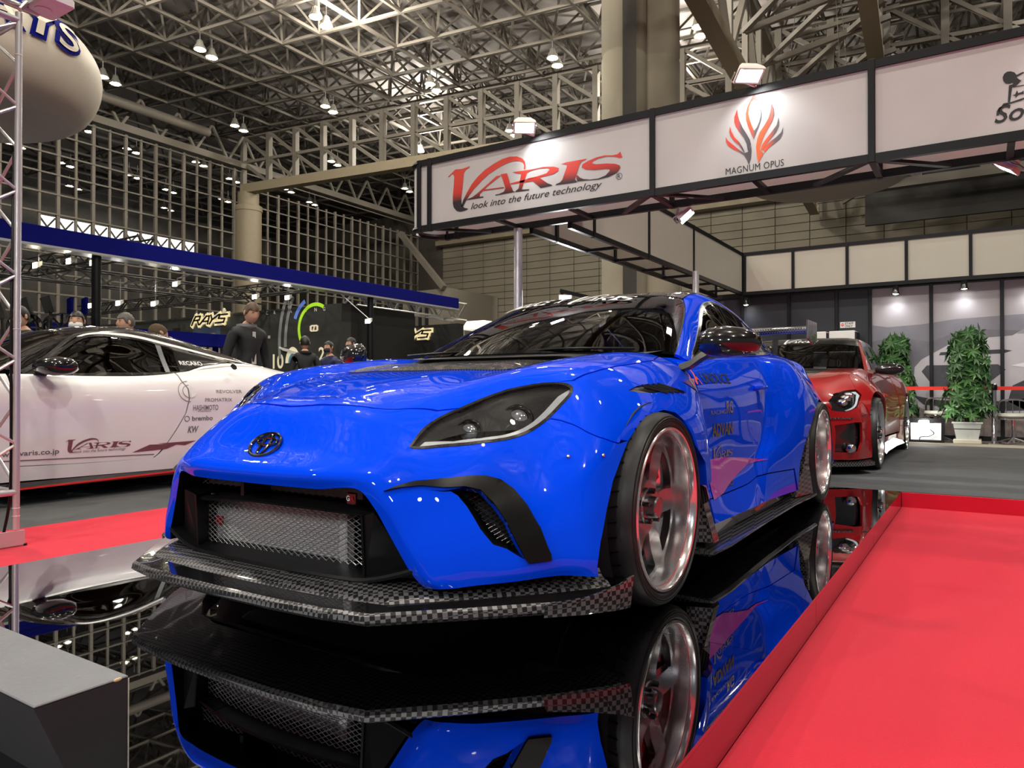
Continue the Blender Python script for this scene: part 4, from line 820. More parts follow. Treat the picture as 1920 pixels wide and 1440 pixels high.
mb=MB();mb.add([(11.444,-14.35+.17*math.cos(t),1.45+.26*math.sin(t)) for t in np.linspace(0,PI,18)],[tuple(range(18))]);mb.build('badge_sky',mat('badge_blue',(.12,.35,.5),.5),w1)
mb=MB();mb.beam((11.455,-14.75,1.85),(11.455,-13.6,1.6),.07).beam((11.455,-14.9,1.9),(11.455,-14.75,1.85),.05);mb.build('car_outline',WHITE,w1)
# glowing white fabric boxes beyond the second wall
for i,(l,z,w_,lab) in enumerate(((-11.2,2.82,1.3,'glowing white fabric canopy behind the far end of the navy beam'),(-12.6,2.86,.9,'small glowing white canopy left of the larger one'))):
    tag(MB().tube([(18.5,l,HF),(18.5,l,z-.1)],.05,8).loft([[(17.5,l-w_*.5,z-.12),(19.5,l-w_*.5,z-.12),(19.5,l+w_*.5,z-.12),(17.5,l+w_*.5,z-.12)],[(17.7,l-w_*.4,z+.18),(19.3,l-w_*.4,z+.18),(19.3,l+w_*.4,z+.18),(17.7,l+w_*.4,z+.18)]],True,True).build('lit_canopy',mat('lit_fabric',(.9,.86,.7),.6,emit=.8,ecol=(1,.93,.75),noise=0)),lab,'canopy')
tag(MB().box((16.6,-15.6,HF),(16.9,-8.5,2.0)).box((17.4,-13,2.5),(17.5,-12.9,2.7)).build('partition_wall',mat('pale_partition',(.45,.40,.32),.7,noise=.08)),'pale partition wall behind the black lettered wall','wall')
for l in(-12.95,-11.95): pass
# floodlights hanging from the trusses
FLD=[(4.17,-12.6,2.95,1,'warm floodlight under the navy beam, leftmost of the lit row'),(4.6,-12.3,3.06,1,'warm floodlight under the navy beam, second of the lit row'),(5.1,-12.45,3.12,1,'warm floodlight under the navy beam, beside the black post'),
 (7.2,-13.1,3.02,0,'white floodlight below the navy beam above the ivory lettering'),(9.2,-13.0,2.95,0,'white floodlight on the truss above the fair-haired man'),(10.1,-12.9,3.02,0,'white floodlight on the truss right of the fair-haired man'),
 (6.2,-14.7,2.55,0,'white floodlight below the truss left of the grey-haired man'),(6.6,-14.3,2.62,0,'white floodlight below the truss above the grey-haired man'),(7.0,-13.6,2.6,1,'warm floodlight low beside the charcoal wall'),(11.0,-11.0,2.4,0,'white floodlight beside the black lettered wall')]
for s,l,z,wm,lab in FLD:
    t=thing('floodlight',lab,'floodlight',(s,l,z),'floodlights of the neighbouring stand')
    q=lambda a,b,c:(s-.06+c*.10,l+a,z+b*.9+c*.05+b*c*0)
    mb=MB();mb.loft([[q(a*.7,b*.7,1) for a,b in((-.09,-.06),(.09,-.06),(.09,.06),(-.09,.06))],[q(a,b,0) for a,b in((-.09,-.06),(.09,-.06),(.09,.06),(-.09,.06))]],True,False);mb.add([q(a*.7,b*.7,1) for a,b in((-.09,-.06),(.09,-.06),(.09,.06),(-.09,.06))],[(0,1,2,3)]);mb.build('housing',MATS['flood_housing'],t)
    mb=MB();mb.add([q(a,b,.05) for a,b in((-.08,-.05),(.08,-.05),(.08,.05),(-.08,.05))],[(0,1,2,3)]);mb.build('lens',LAMPY if wm else LAMPW,t)
    MB().tube([(s,l,z+.06),(s,l,3.16),(s,-12.3 if l>-13.4 else -15.35,3.2 if l>-13.4 else 3.13)] if l<-12 else [(s,l,z+.06),(s,-12.1,3.22)],.012,6).build('hanger',STEEL,t)
for s,l,z in((5,-12.5,2.7),(9,-12.6,2.7),(11.6,-10.9,2.4)): lamp('SPOT','flood_beam',(s,l,z),80,(1,.92,.75),.1,(s-1.2,l+.6,0),130,.6)
# wheel display boards
GB=mat('board_grey',(.06,.06,.058),.5)
for i,(s,l,z,tilt,lab) in enumerate(((3.98,-12.55,2.04,0,'dark tilted board with white lettering, left of the pair above the wheels'),(4.2,-12.2,2.07,0,'dark tilted board with white lettering, right of the pair above the wheels'),(3.72,-12.9,1.95,0,'dark tilted board partly hidden by the silver tower'))):
    t=thing('display_board',lab,'board',(s,l,HF))
    MB().loft([[(s-.02,l-.17,z),(s+.02,l-.17,z),(s+.02,l+.17,z+.03),(s-.02,l+.17,z+.03)],[(s-.10,l-.19,z+.27),(s-.06,l-.19,z+.27),(s-.06,l+.17,z+.30),(s-.10,l+.17,z+.30)]],True,True).build('board',GB,t)
    mb=MB();fn=lambda x,y:(s-.045-(y-z-.12)*.3,x,y);letters(mb,'gram',fn,l-.12,z+.10,w=.22,h=.10,bold=.02);letters(mb,'LIGHTS',fn,l-.03,z+.075,w=.13,h=.022);mb.build('lettering',WHITE,t)
    MB().tube([(s,l,HF),(s,l,z+.05)],.03,8).build('stand',BLACKALU,t,True)
for i,(s,l,z,lab) in enumerate(((4.4,-11.95,2.05,'navy tilted board beside the lettered boards'),(4.55,-11.75,2.05,'navy tilted board next to the black post'))):
    t=thing('display_board',lab,'board',(s,l,HF));MB().loft([[(s,l-.10,z),(s+.04,l-.10,z),(s+.04,l+.05,z),(s,l+.05,z)],[(s-.05,l+.0,z+.27),(s,l+.0,z+.27),(s,l+.14,z+.3),(s-.05,l+.14,z+.3)]],True,True).build('board',NAVYBEAM,t);MB().tube([(s+.02,l,HF),(s+.02,l,z+.02)],.03,8).build('stand',BLACKALU,t,True)
for i,(s,l,lab) in enumerate(((3.85,-12.35,'black spoked display wheel on a stand below the lettered boards'),(4.2,-11.85,'black deep display wheel beside the spoked one'))):
    t=thing('wheel_stand',lab,'display stand',(s,l,HF))
    MB().lathe([(.23,-.12),(.25,-.12),(.235,-.08),(.235,.08),(.25,.12),(.23,.12),(.215,.06),(.215,-.08),(.23,-.12)],(s,l,1.80),28,'y').build('rim',BLACKGLOSS,t,True)
    for k in range(8):
        a=k*PI/4;MB().beam((s+.03*math.cos(a),l+.04,1.80+.03*math.sin(a)),(s+.22*math.cos(a),l+.06,1.80+.22*math.sin(a)),.03,.03,up=(0,1,0)).build('spoke',BLACKGLOSS,t)
    MB().tube([(s,l,HF),(s,l,1.58)],.04,8).build('stand',BLACKALU,t,True)
t=thing('round_sign','round ivory sign with an N monogram behind the silver tower','sign',(3.5,-12.9,HF))
mb=MB();mb.lathe([(.001,-.03),(.2,-.03),(.2,.03),(.001,.03)],(3.5,-12.9,1.72),28,'x');mb.build('disc',IVORY,t);mb=MB();letters(mb,'N',lambda x,y:(3.465,x,y),-13.0,1.62,h=.2,bold=.02);mb.build('lettering',GRE,t);MB().tube([(3.52,-12.9,HF),(3.52,-12.9,1.6)],.03,8).build('stand',BLACKALU,t,True)
tag(MB().box((4.7,-14.2,1.75),(9,-13.8,2.05)).box((4.72,-14.15,HF),(4.82,-14.05,1.75)).box((8.8,-14.15,HF),(8.9,-14.05,1.75)).build('low_canopy',NAVYBEAM),'low navy blue canopy edge behind the black post','canopy')
# silver truss tower on the red strip
tw=thing('truss_tower','silver four-chord truss tower on a steel base plate standing on the narrow red carpet','truss',(-.62,-2.47,HF+.006))
TS=(-.80,-.485);TL=(-2.335,-2.65);TT=2.62
for s in TS:
    for l in TL: MB().tube([(s,l,HF+.09),(s,l,TT)],.0165,14).build('chord',ALU,tw,True)
def zig(a,b,n,z0,z1):
    for k in range(n):
        p=(a if k%2==0 else b);q=(b if k%2==0 else a)
        MB().tube([(*p,z0+(z1-z0)*k/n),(*q,z0+(z1-z0)*(k+1)/n)],.008,8).build('lacing',ALU,tw,True)
N_=11
zig((TS[0],TL[0]),(TS[1],TL[0]),N_,.2,TT-.05);zig((TS[1],TL[1]),(TS[0],TL[1]),N_,.2,TT-.05);zig((TS[1],TL[0]),(TS[1],TL[1]),N_,.2,TT-.05);zig((TS[0],TL[1]),(TS[0],TL[0]),N_,.2,TT-.05)
for z in(.17,TT-.04):
    for a,b in(((TS[0],TL[0]),(TS[1],TL[0])),((TS[1],TL[0]),(TS[1],TL[1])),((TS[0],TL[1]),(TS[1],TL[1])),((TS[0],TL[0]),(TS[0],TL[1]))): MB().tube([(*a,z),(*b,z)],.0165,12).build('ring_tube',ALU,tw,True)
MB().bbox((TS[0]-.03,TL[1]-.03,HF+.006),(TS[1]+.03,TL[0]+.03,HF+.014),.003).build('base_plate',STEEL,tw)
MB().box((TS[0]-.03,TL[0]+.012,HF+.012),(TS[1]+.03,TL[0]+.03,HF+.085)).build('base_rail',ALU,tw);MB().box((TS[0]-.03,TL[1]-.03,HF+.012),(TS[1]+.03,TL[1]-.012,HF+.085)).build('base_rail',ALU,tw)
for z in(.155,.185): MB().lathe([(.024,-.02),(.027,-.018),(.027,.018),(.024,.02)],(-.64,TL[0],z),14,'x').build('coupler',STEEL,tw,True)
MB().bbox((-.66,TL[0]+.012,.14),(-.60,TL[0]+.03,.20),.003).build('clamp_plate',STEEL,tw)
MB().tube(spl([(-.50,-2.345,1.9),(-.505,-2.35,1.0),(-.50,-2.36,.2),(-.52,-2.38,HF+.03),(-.45,-2.30,HF+.012)]),.007,6).build('cable',BLACKMATTE,tw,True)
for z in(.05,.09,1.0,2.4): MB().lathe([(.0175,-.002),(.0185,0),(.0175,.002)],(-.485,-2.335,z),14).build('cable_tie',WHITE,tw,True)
MB().tube([(-.80,-2.3,TT+.02),(-.35,-2.45,TT+.09)],.02,10).build('crossing_tube',STEEL,tw,True)
t=thing('floodlight','white floodlight seen from below at the top of the silver tower','floodlight',(-.32,-2.35,2.72))
MB().bbox((-.42,-2.46,2.70),(-.26,-2.23,2.76),.012).build('housing',WHITE,t);MB().lathe([(.001,0),(.038,0),(.04,-.006),(.03,-.008),(.001,-.006)],(-.36,-2.36,2.70),20).build('gland',WHITE,t,True);MB().tube([(-.42,-2.4,2.72),(-.47,-2.36,2.65)],.012,8).build('bracket',STEEL,t,True)
# inflated advertising ring hung from the roof, and a second one farther off
FAB=mat('balloon_fabric',(.58,.53,.45),.55,noise=.04,spec=.3)
def ringballoon(name,c,R,label,letter=None,sc=1):
    t=thing(name,label,'balloon',c)
    prof=[(.45,-.30),(.9,-.52),(1.35,-.66),(1.8,-.62),(2.05,-.38),(2.16,0.0),(2.08,.35),(1.8,.62),(1.2,.72),(.45,.62),(.40,.2),(.45,-.30)]
    P_=[tuple(p) for p in spl([(a,b,0) for a,b in prof],5)]
    MB().lathe([(a*R,b*R) for a,b,_ in P_],c,64).build('skin',FAB,t,True,angle=0)
    for k in range(3):
        a=k*2*PI/3+.5;MB().tube([(c[0]+1.2*R*math.cos(a),c[1]+1.2*R*math.sin(a),c[2]+.7*R),(c[0]+.5*math.cos(a),c[1]+.5*math.sin(a),14.5)],.008,4).build('cable',STEEL,t)
    return t
c0=(*wdir(-118,116,11)[:2],5.66)
rb=ringballoon('ring_balloon',c0,1.0,'cream inflated advertising ring with navy lettering hanging behind the silver tower')
_rp=[p for p in spl([(1.8,-.62,0),(2.05,-.38,0),(2.16,0.0,0),(2.08,.35,0),(1.8,.62,0),(1.2,.72,0)],8)];RPROF=([p[1] for p in _rp],[p[0] for p in _rp])
def onring(x,y):
    """x: arc length along the rim from its visible end, y: height on the outer side"""
    a=math.atan2(CAMP[1]-c0[1],CAMP[0]-c0[0])+.10-x/2.1
    h=max(-.6,min(.7,y));r=float(np.interp(h,RPROF[0],RPROF[1]))
    return (c0[0]+r*math.cos(a),c0[1]+r*math.sin(a),c0[2]+h)
for nm,off,bold,m in(('letter_backing',.0,.085,NAVYBEAM),('lettering',.012,.012,mat('balloon_ivory',(.55,.50,.40),.55,noise=0))):
    mb=MB();v_,f_,W_0,H_0=text_mesh('RAYS',bold=bold,shear=.2,res=4)
    base=[onring(a/W_0*(2.05 if off else 2.17)-(0 if off else .06),.04+(b/H_0)*(.42 if off else .54)-(0 if off else .06)) for a,b in v_]
    cc=vec(c0);mb.add([tuple(vec(p)+(vec(p)-cc)/np.linalg.norm(vec(p)-cc)*(.03+off)) for p in base],f_);stuff(mb.build(nm,m,rb))
ringballoon('ring_balloon',(*wdir(1548,352,19)[:2],6.5),.98,'pale flat inflated disc hanging beyond the stand fascia').scale=(1,1,.75)
# ---------------------------------------------------------------- visitors
SKIN=mat('skin',(.62,.36,.25),.5,noise=.08,spec=.4);HAIRD=mat('hair_dark',(.012,.010,.009),.45,noise=.3,nscale=60);HAIRB=mat('hair_brown',(.10,.06,.035),.5,noise=.3,nscale=60);HAIRG=mat('hair_grey',(.10,.095,.09),.5,noise=.4,nscale=60)
MASKW=mat('mask_white',(.75,.75,.76),.7);MASKD=mat('mask_dark',(.02,.02,.035),.7);JKT=mat('jacket_black',(.013,.014,.017),.75,noise=.3,nscale=20);JKN=mat('jacket_navy',(.010,.016,.075),.6,noise=.2);TRS=mat('trousers_dark',(.02,.022,.03),.8);HOODG=mat('hood_grey',(.2,.2,.21),.8)
EYEW=mat('eye_white',(.7,.7,.68),.3);EYED=mat('eye_dark',(.02,.012,.008),.2);LIP=mat('lip',(.45,.17,.14),.5);TEE=mat('shirt_white',(.62,.60,.55),.8)
def person(s,l,face,h,label,jacket=JKT,hair=HAIRD,mask=None,bend=0,nod=0,arm='down',beanie=False,cap=None,base=HF):
    """face: heading in the (s,lateral) plane; h: standing height; bend: lean from the hips, nod: head down"""
    t=thing('person',label,'person',(s,l,base))
    k=h/1.75
    cf,sf_=math.cos(face),math.sin(face)
    def W(p):                       # local x forward, y to its left, z up
        return (s+k*(p[0]*cf-p[1]*sf_),l+k*(p[0]*sf_+p[1]*cf),base+k*p[2])
    cb,sb_=math.cos(bend),math.sin(bend)
    def up(p): x,y,z=p;z-=.95;return (x*cb+z*sb_,y,.95-x*sb_+z*cb)
    neck0=(0,0,1.50);cn,sn=math.cos(nod),math.sin(nod)
    def hd(p): x,y,z=p;z-=1.50;return up((x*cn+z*sn,y,1.50-x*sn+z*cn))
    V=[];E=[];R=[];Mt=[]
    def v(p,r,pa=None,m=0):
        V.append(p);R.append(r);Mt.append(m)
        if pa is not None:E.append((pa,len(V)-1))
        return len(V)-1
    pel=v((0,0,.95),(.15,.12),None,1)
    sp1=v(up((.0,0,1.12)),(.155,.115),pel);sp2=v(up((.01,0,1.32)),(.185,.125),sp1);ch=v(up((0,0,1.43)),(.13,.10),sp2)
    nk=v(hd((0,0,1.50)),(.062,.062),ch,2);n2=v(hd((.012,0,1.56)),(.058,.06),nk,2)
    for sd in(1,-1):
        hip=v((0,.095*sd,.88),(.095,.10),pel,1);kn=v((.02,.10*sd,.50),(.062,.065),hip,1);an=v((-.01,.105*sd,.09),(.042,.045),kn,1);v((.10,.115*sd,.035),(.038,.032),an,3)
        sh=v(up((0,.175*sd,1.41)),(.075,.075),ch)
        if arm=='down': el=v(up((-.03,.25*sd,1.14)),(.055,.055),sh);wr=v(up((.06,.26*sd,.90)),(.04,.04),el);hn=v(up((.08,.26*sd,.82)),(.036,.022),wr,2)
        else: el=v(up((.05,.25*sd,1.15)),(.055,.055),sh);wr=v(up((.27,.13*sd,1.10)),(.04,.04),el);hn=v(up((.35,.07*sd,1.12)),(.034,.024),wr,2)
        d=vec(V[hn])-vec(V[wr]);d/=np.linalg.norm(d);ax=vec((1,0,0)) if abs(d[2])>.7 else vec((0,1,0))
        for q,(o,L) in enumerate(((-.03,.06),(-.01,.075),(.012,.07),(.032,.055))):
            b=vec(V[hn])+ax*o*.9+d*.015;f1=v(tuple(b+d*L*.5),(.0085,.0085),hn,2);v(tuple(b+d*L+vec((0,0,-.012))),(.007,.007),f1,2)
        tb=v(tuple(vec(V[hn])+ax*.035-d*.01+vec((0,0,.015))),(.011,.011),hn,2);v(tuple(vec(V[hn])+ax*.05+d*.03),(.009,.009),tb,2)
    me=bpy.data.meshes.new('body_cage');me.from_pydata([ (p[0],-p[1],p[2]) for p in V],E,[]);o=bpy.data.objects.new('body_cage',me);COL.objects.link(o)
    o.modifiers.new('s','SKIN');sb=o.modifiers.new('b','SUBSURF');sb.levels=sb.render_levels=1;o.modifiers['s'].use_smooth_shade=True
    for i,(a,b) in enumerate(R): me.skin_vertices[0].data[i].radius=(a,b)
    me.skin_vertices[0].data[0].use_root=True
    dg=bpy.context.evaluated_depsgraph_get();m2=bpy.data.meshes.new_from_object(o.evaluated_get(dg));bpy.data.objects.remove(o)
    co=np.zeros(len(m2.vertices)*3);m2.vertices.foreach_get('co',co);co=co.reshape(-1,3);co[:,1]*=-1
    F_=[tuple(p.vertices)[::-1] for p in m2.polygons]
    # head: one shaped surface grown into the neck
    ns,nr=20,16;hv=[]
    for a in range(nr+1):
        f=a/nr;th=PI*f
        for b in range(ns):
            ph=2*PI*b/ns;x=math.sin(th)*math.cos(ph);y=math.sin(th)*math.sin(ph);z=-math.cos(th)
            X=.098*x+.012;Y=.076*y*(1-.10*max(0,-z));Z=.118*z
            if z<0:X=.012+(X-.012)*(1-.12*z*z)+.016*max(0,x)*(-z)
            if x>.55 and abs(y)<.30:                       # nose, brow, chin
                g=math.exp(-((z+.08)/.16)**2)*math.exp(-(y/.13)**2);X+=.026*g
                X+=.006*math.exp(-((z-.22)/.1)**2)+.010*math.exp(-((z+.8)/.14)**2)
            if x>.4: X-=.010*math.exp(-((z-.06)/.10)**2)*math.exp(-((abs(y)-.36)/.14)**2)
            hv.append(hd((X+.015,Y,1.655+Z)))
    n0=len(co);cv=[tuple(c) for c in co]+hv
    hf=[(n0+a*ns+b,n0+a*ns+(b+1)%ns,n0+(a+1)*ns+(b+1)%ns,n0+(a+1)*ns+b) for a in range(nr) for b in range(ns)]
    bodyV=[W(p) for p in cv]
    Vn=vec(V)
    mb=MB();mb.v=bodyV;mb.f=F_+hf
    mi=[]
    for f in F_:
        c=co[list(f)].mean(0);dd=((Vn-c)**2).sum(1);j=int(np.argmin(dd));mi.append(0 if j in(nk,n2) and co[list(f)].shape and np.sqrt(dd[j])>.075 else Mt[j])
    mb.m=mi+[2]*len(hf)
    mb.build('body',[jacket,TRS,SKIN,mat('shoe_black',(.02,.02,.02),.5)],t,True,angle=0)
    def blob(name,c,r,m,parent=t,n=14):
        q=MB();q.ball((0,0,0),r,n,10);q.v=[W(hd((c[0]+a,c[1]+b,c[2]+e))) for a,b,e in q.v];return q.build(name,m,parent,True,angle=0)
    for sd in(1,-1):
        blob('eye',(.100,.032*sd,1.668),(.010,.013,.008),EYEW);blob('pupil',(.108,.032*sd,1.668),(.004,.006,.006),EYED)
        blob('eyebrow',(.107,.033*sd,1.690),(.008,.018,.004),hair if not beanie else HAIRD)
        blob('ear',(.015,.083*sd,1.655),(.017,.009,.030),SKIN)
    if mask: 
        q=MB();rings=[]
        for z in np.linspace(1.560,1.650,7):
            f=(z-1.605)/.045;w_=1-.22*f*f;rings.append([(.030+.098*math.cos(a)*w_+.012*w_,.083*math.sin(a)*w_,z) for a in np.linspace(-1.25,1.25,13)])
        q.loft(rings,False);q.v=[W(hd(p)) for p in q.v];q.build('face_mask',mask,t,True,angle=0)
    else: blob('mouth',(.104,0,1.598),(.007,.022,.0045),LIP)
    # hair: a shell over the crown, back and sides
    q=MB();rings=[];m_=hair
    for a in range(13):
        th=PI*(1-a/12*.62)
        ring=[]
        for b in range(24):
            ph=2*PI*b/24;x=math.sin(th)*math.cos(ph);y=math.sin(th)*math.sin(ph);z=-math.cos(th)
            lim=.42 if math.cos(ph)>.35 else (-.05 if math.cos(ph)>-.2 else -.55)
            z2=max(z,lim);rr=math.sqrt(max(1e-6,1-z2*z2));nrm=math.hypot(x,y) or 1
            x,y,z=x/nrm*rr*(1 if z>=lim else 1),y/nrm*rr,z2
            bump=.010+.004*math.sin(7*ph+3*a);ring.append((.015+.012+(.098+bump)*x,(.076+bump)*y,1.655+(.118+bump)*z+.004))
        rings.append(ring)
    q.loft(rings,True);q.v=[W(hd(p)) for p in q.v];q.build('beanie' if beanie else 'hair',cap or m_,t,True,angle=0)
    if jacket is JKT and not mask:
        q=MB();q.lathe([(.095,0),(.115,.03),(.11,.06),(.085,.065)],(0,0,0),18);q.v=[W(up((a-.02,b,1.45+c_))) for a,b,c_ in q.v];q.build('collar',HOODG if hair is HAIRB else JKT,t,True)
    if hair is HAIRB:
        q=MB();q.add([W(up((.135,y,z))) for y,z in((-.02,1.42),(.02,1.42),(.03,1.05),(-.03,1.05))],[(0,1,2,3)]);q.build('shirt_front',TEE,t)
        q=MB();q.add([W(up((.04+.02*a,-.252,1.36+b))) for a,b in((-1,0),(1.5,0),(1.5,.035),(-1,.035))],[(0,1,2,3)]);q.build('sleeve_patch',WHITE,t)
    return t
toward=lambda s,l:math.atan2(1.8-l,-2.2-s)
person(1.75,-7.5,toward(1.8,-7.4)+.9,1.74,'dark-haired visitor in a white mask standing behind the white coupe windscreen',mask=MASKW,nod=.1)
person(2.2,-7.2,toward(2.2,-7.2)+.25,1.70,'dark-haired visitor in a white mask seen just above the white coupe roof',mask=MASKW)
person(2.66,-6.9,toward(2.66,-6.9)+1.2,1.71,'grey-haired visitor raising his head above the white coupe roof',hair=HAIRG,nod=.12)
person(3.22,-6.45,toward(3.2,-6.45)+1.25,1.72,'visitor in a brown beanie bending forward beside the fair-skinned man',beanie=True,cap=mat('beanie_brown',(.09,.06,.03),.9,noise=.3,nscale=50),mask=MASKD,bend=.55,nod=.25,arm='front')
person(3.5,-5.78,toward(3.4,-5.7)-.55,1.86,'brown-haired man in a black hooded jacket looking down behind the white coupe',hair=HAIRB,nod=.38)
person(6.3,-7.95,toward(6.3,-7.95)+PI-.2,1.70,'dark-haired visitor in a black jacket seen from behind beyond the blue bonnet')
person(7.28,-8.4,toward(7.28,-8.4)+.8,1.68,'masked staff member in navy, left of the two by the black wall',jacket=JKN,mask=MASKD)
person(7.86,-8.4,toward(7.86,-8.4)+1.1,1.78,'masked staff member in navy, right of the two by the black wall',jacket=JKN,mask=MASKD)
# ---------------------------------------------------------------- car building
CAR_OFF=[0,0,0]                                  # where the car being built stands (s, lateral, height)
def dense_loop(L,st=.09):
    out=[];n=len(L)
    for i in range(n):
        a,b=vec(L[i]),vec(L[(i+1)%n]);d=np.linalg.norm(b-a);k=max(1,int(d/st))
        for q in range(k): out.append(tuple(a+(b-a)*q/k))
    res=[]
    for p in out:
        if not res or math.hypot(p[0]-res[-1][0],p[1]-res[-1][1])>1e-4:res.append(p)
    return res
def offs(L,d):
    """shrink an outline in parameter space by d"""
    P=np.array(L,float);n=len(P);area=0
    for i in range(n):
        a,b=P[i],P[(i+1)%n];area+=a[0]*b[1]-b[0]*a[1]
    sg=1 if area>0 else -1;o=[]
    for i in range(n):
        a,b,c=P[i-1],P[i],P[(i+1)%n];t=(c-a);t/=np.linalg.norm(t)+1e-9;o.append(tuple(b+sg*d*np.array([-t[1],t[0]])))
    return o
def smooth_loop(L,n=4): return [tuple(p) for p in spl([(a,b,0) for a,b in L],n,True)] and [(p[0],p[1]) for p in spl([(a,b,0) for a,b in L],n,True)]
def panel_geo(S,outer,holes=(),step=.14,off=0,rim=.012,dense=True,side=1):
    if dense: outer=dense_loop(outer);holes=[dense_loop(h) for h in holes]
    pts=[];edges=[];loops=[]
    for L in [outer]+list(holes):
        n=len(pts);pts+=list(L);m=len(L);edges+=[(n+i,n+(i+1)%m) for i in range(m)];loops.append(list(range(n,n+m)))
    O=np.array(outer);lo,hi=O.min(0),O.max(0)
    gx,gy=np.meshgrid(np.arange(lo[0]+step*.5,hi[0],step),np.arange(lo[1]+step*.5,hi[1],step),indexing='ij')
    G=np.stack([gx.ravel(),gy.ravel()],1)
    if len(G):
        ok=inpoly(G,outer)
        for h in holes: ok&=~inpoly(G,h)
        G=G[ok];B_=np.array(pts)
        if len(G): G=G[np.array([((B_-g)**2).sum(1).min()>(step*.42)**2 for g in G])]
        pts+= [tuple(g) for g in G]
    r=delaunay_2d_cdt([Vector(p) for p in pts],edges,[],0,1e-7)
    V=np.array([tuple(p) for p in r[0]]);F=[tuple(f) for f in r[2]]
    C_=np.array([V[list(f)].mean(0) for f in F]);ok=inpoly(C_,outer)
    for h in holes: ok&=~inpoly(C_,h)
    P=S.pts(V);N=S.normals(V)*side
    P=P+N*off
    FF=[]
    for f,o in zip(F,ok):
        if not o: continue
        a,b,c=P[list(f)];nn=np.cross(b-a,c-a)
        if nn@N[f[0]]<0:f=f[::-1]
        FF.append(tuple(f))
    vs=[tuple(p) for p in P];rims=[]
    if rim:
        mp={tuple(np.round(V[i],5)):i for i in range(len(V))}
        for L in loops:
            ids=[mp.get(tuple(np.round(pts[i],5))) for i in L];ids=[i for i in ids if i is not None]
            n=len(vs);m=len(ids)
            vs+=[tuple(P[i]) for i in ids]+[tuple(P[i]-N[i]*rim) for i in ids]
            rims+=[(n+i,n+(i+1)%m,n+m+(i+1)%m,n+m+i) for i in range(m)]
    return vs,FF,rims
def panel(name,S,outer,mats,parent,holes=(),mirror='pair',label=None,flip=False,**k):
    """mirror: 'pair' both halves in one mesh, 'near' only, 'two' two objects"""
    vs,FF,rims=panel_geo(S,outer,holes,**k)
    out=[]
    def add(mb,sgn):
        v=[(a+CAR_OFF[0],b*sgn+CAR_OFF[1],c+CAR_OFF[2]) for a,b,c in vs];f=FF+rims
        # outward orientation for the near side equals table normals reversed later if needed
        mb.add(v,[q[::-1] for q in f] if (sgn<0)!=flip else f)
    if mirror=='pair':
        mb=MB();add(mb,1);add(mb,-1);o=mb.build(name,mats,parent,True,label,50);weld(o);out.append(o)
    else:
        for sgn in ((1,) if mirror=='near' else (1,-1)):
            mb=MB();add(mb,sgn);o=mb.build(name,mats,parent,True,label,50);out.append(o)
    return out
import bmesh
def weld(o,d=2e-4):
    bm=bmesh.new();bm.from_mesh(o.data)
    vs=[v for v in bm.verts if abs(v.co.y+o_y(o)+CAR_OFF[1])<1e-4]
    bmesh.ops.remove_doubles(bm,verts=vs,dist=d)
    bm.to_mesh(o.data);bm.free()
    o.data.polygons.foreach_set('use_smooth',[True]*len(o.data.polygons));o.data.set_sharp_from_angle(angle=math.radians(50))
def o_y(o):
    y=0;p=o.parent
    while p is not None:y+=p.location.y;p=p.parent
    return y
def bvh_of(S,sgn=1,k=10):
    D=S.grid(np.linspace(0,S.n-1,(S.n-1)*k+1),np.linspace(0,S.m-1,(S.m-1)*k+1)).copy();D[...,1]*=sgn
    n,m=D.shape[:2];vs=D.reshape(-1,3);fs=[(a*m+b,a*m+b+1,(a+1)*m+b+1,(a+1)*m+b) for a in range(n-1) for b in range(m-1)]
    return BVHTree.FromPolygons([tuple(v) for v in vs],fs)
def stick_side(bv,off=.003,sgn=1):
    """print onto a car side: (s,z) -> point on the skin"""
    def fn(s,z):
        h=bv.ray_cast(Vector((s,3*sgn,z)),Vector((0,-sgn,0)))
        return (s,h[0].y+off*sgn,z) if h[0] is not None else (s,.9*sgn,z)
    return fn
GLASSW=glassmat('windscreen_glass',(.40,.44,.43),1.28);GLASSD=glassmat('tinted_glass',(.38,.42,.41),1.5);GLASSC=glassmat('clear_lens',(.95,.96,.97),1.45);GLASSP=glassmat('dark_privacy_glass',(.10,.11,.12),1.5)
BARREL=mat('polished_barrel',(.86,.86,.88),.17,.92,noise=.03);SPOKEM=mat('dark_hyper_metal',(.30,.30,.315),.27,1,noise=.08)
REDM=mat('red_enamel',(.55,.01,.015),.3,0,.5)
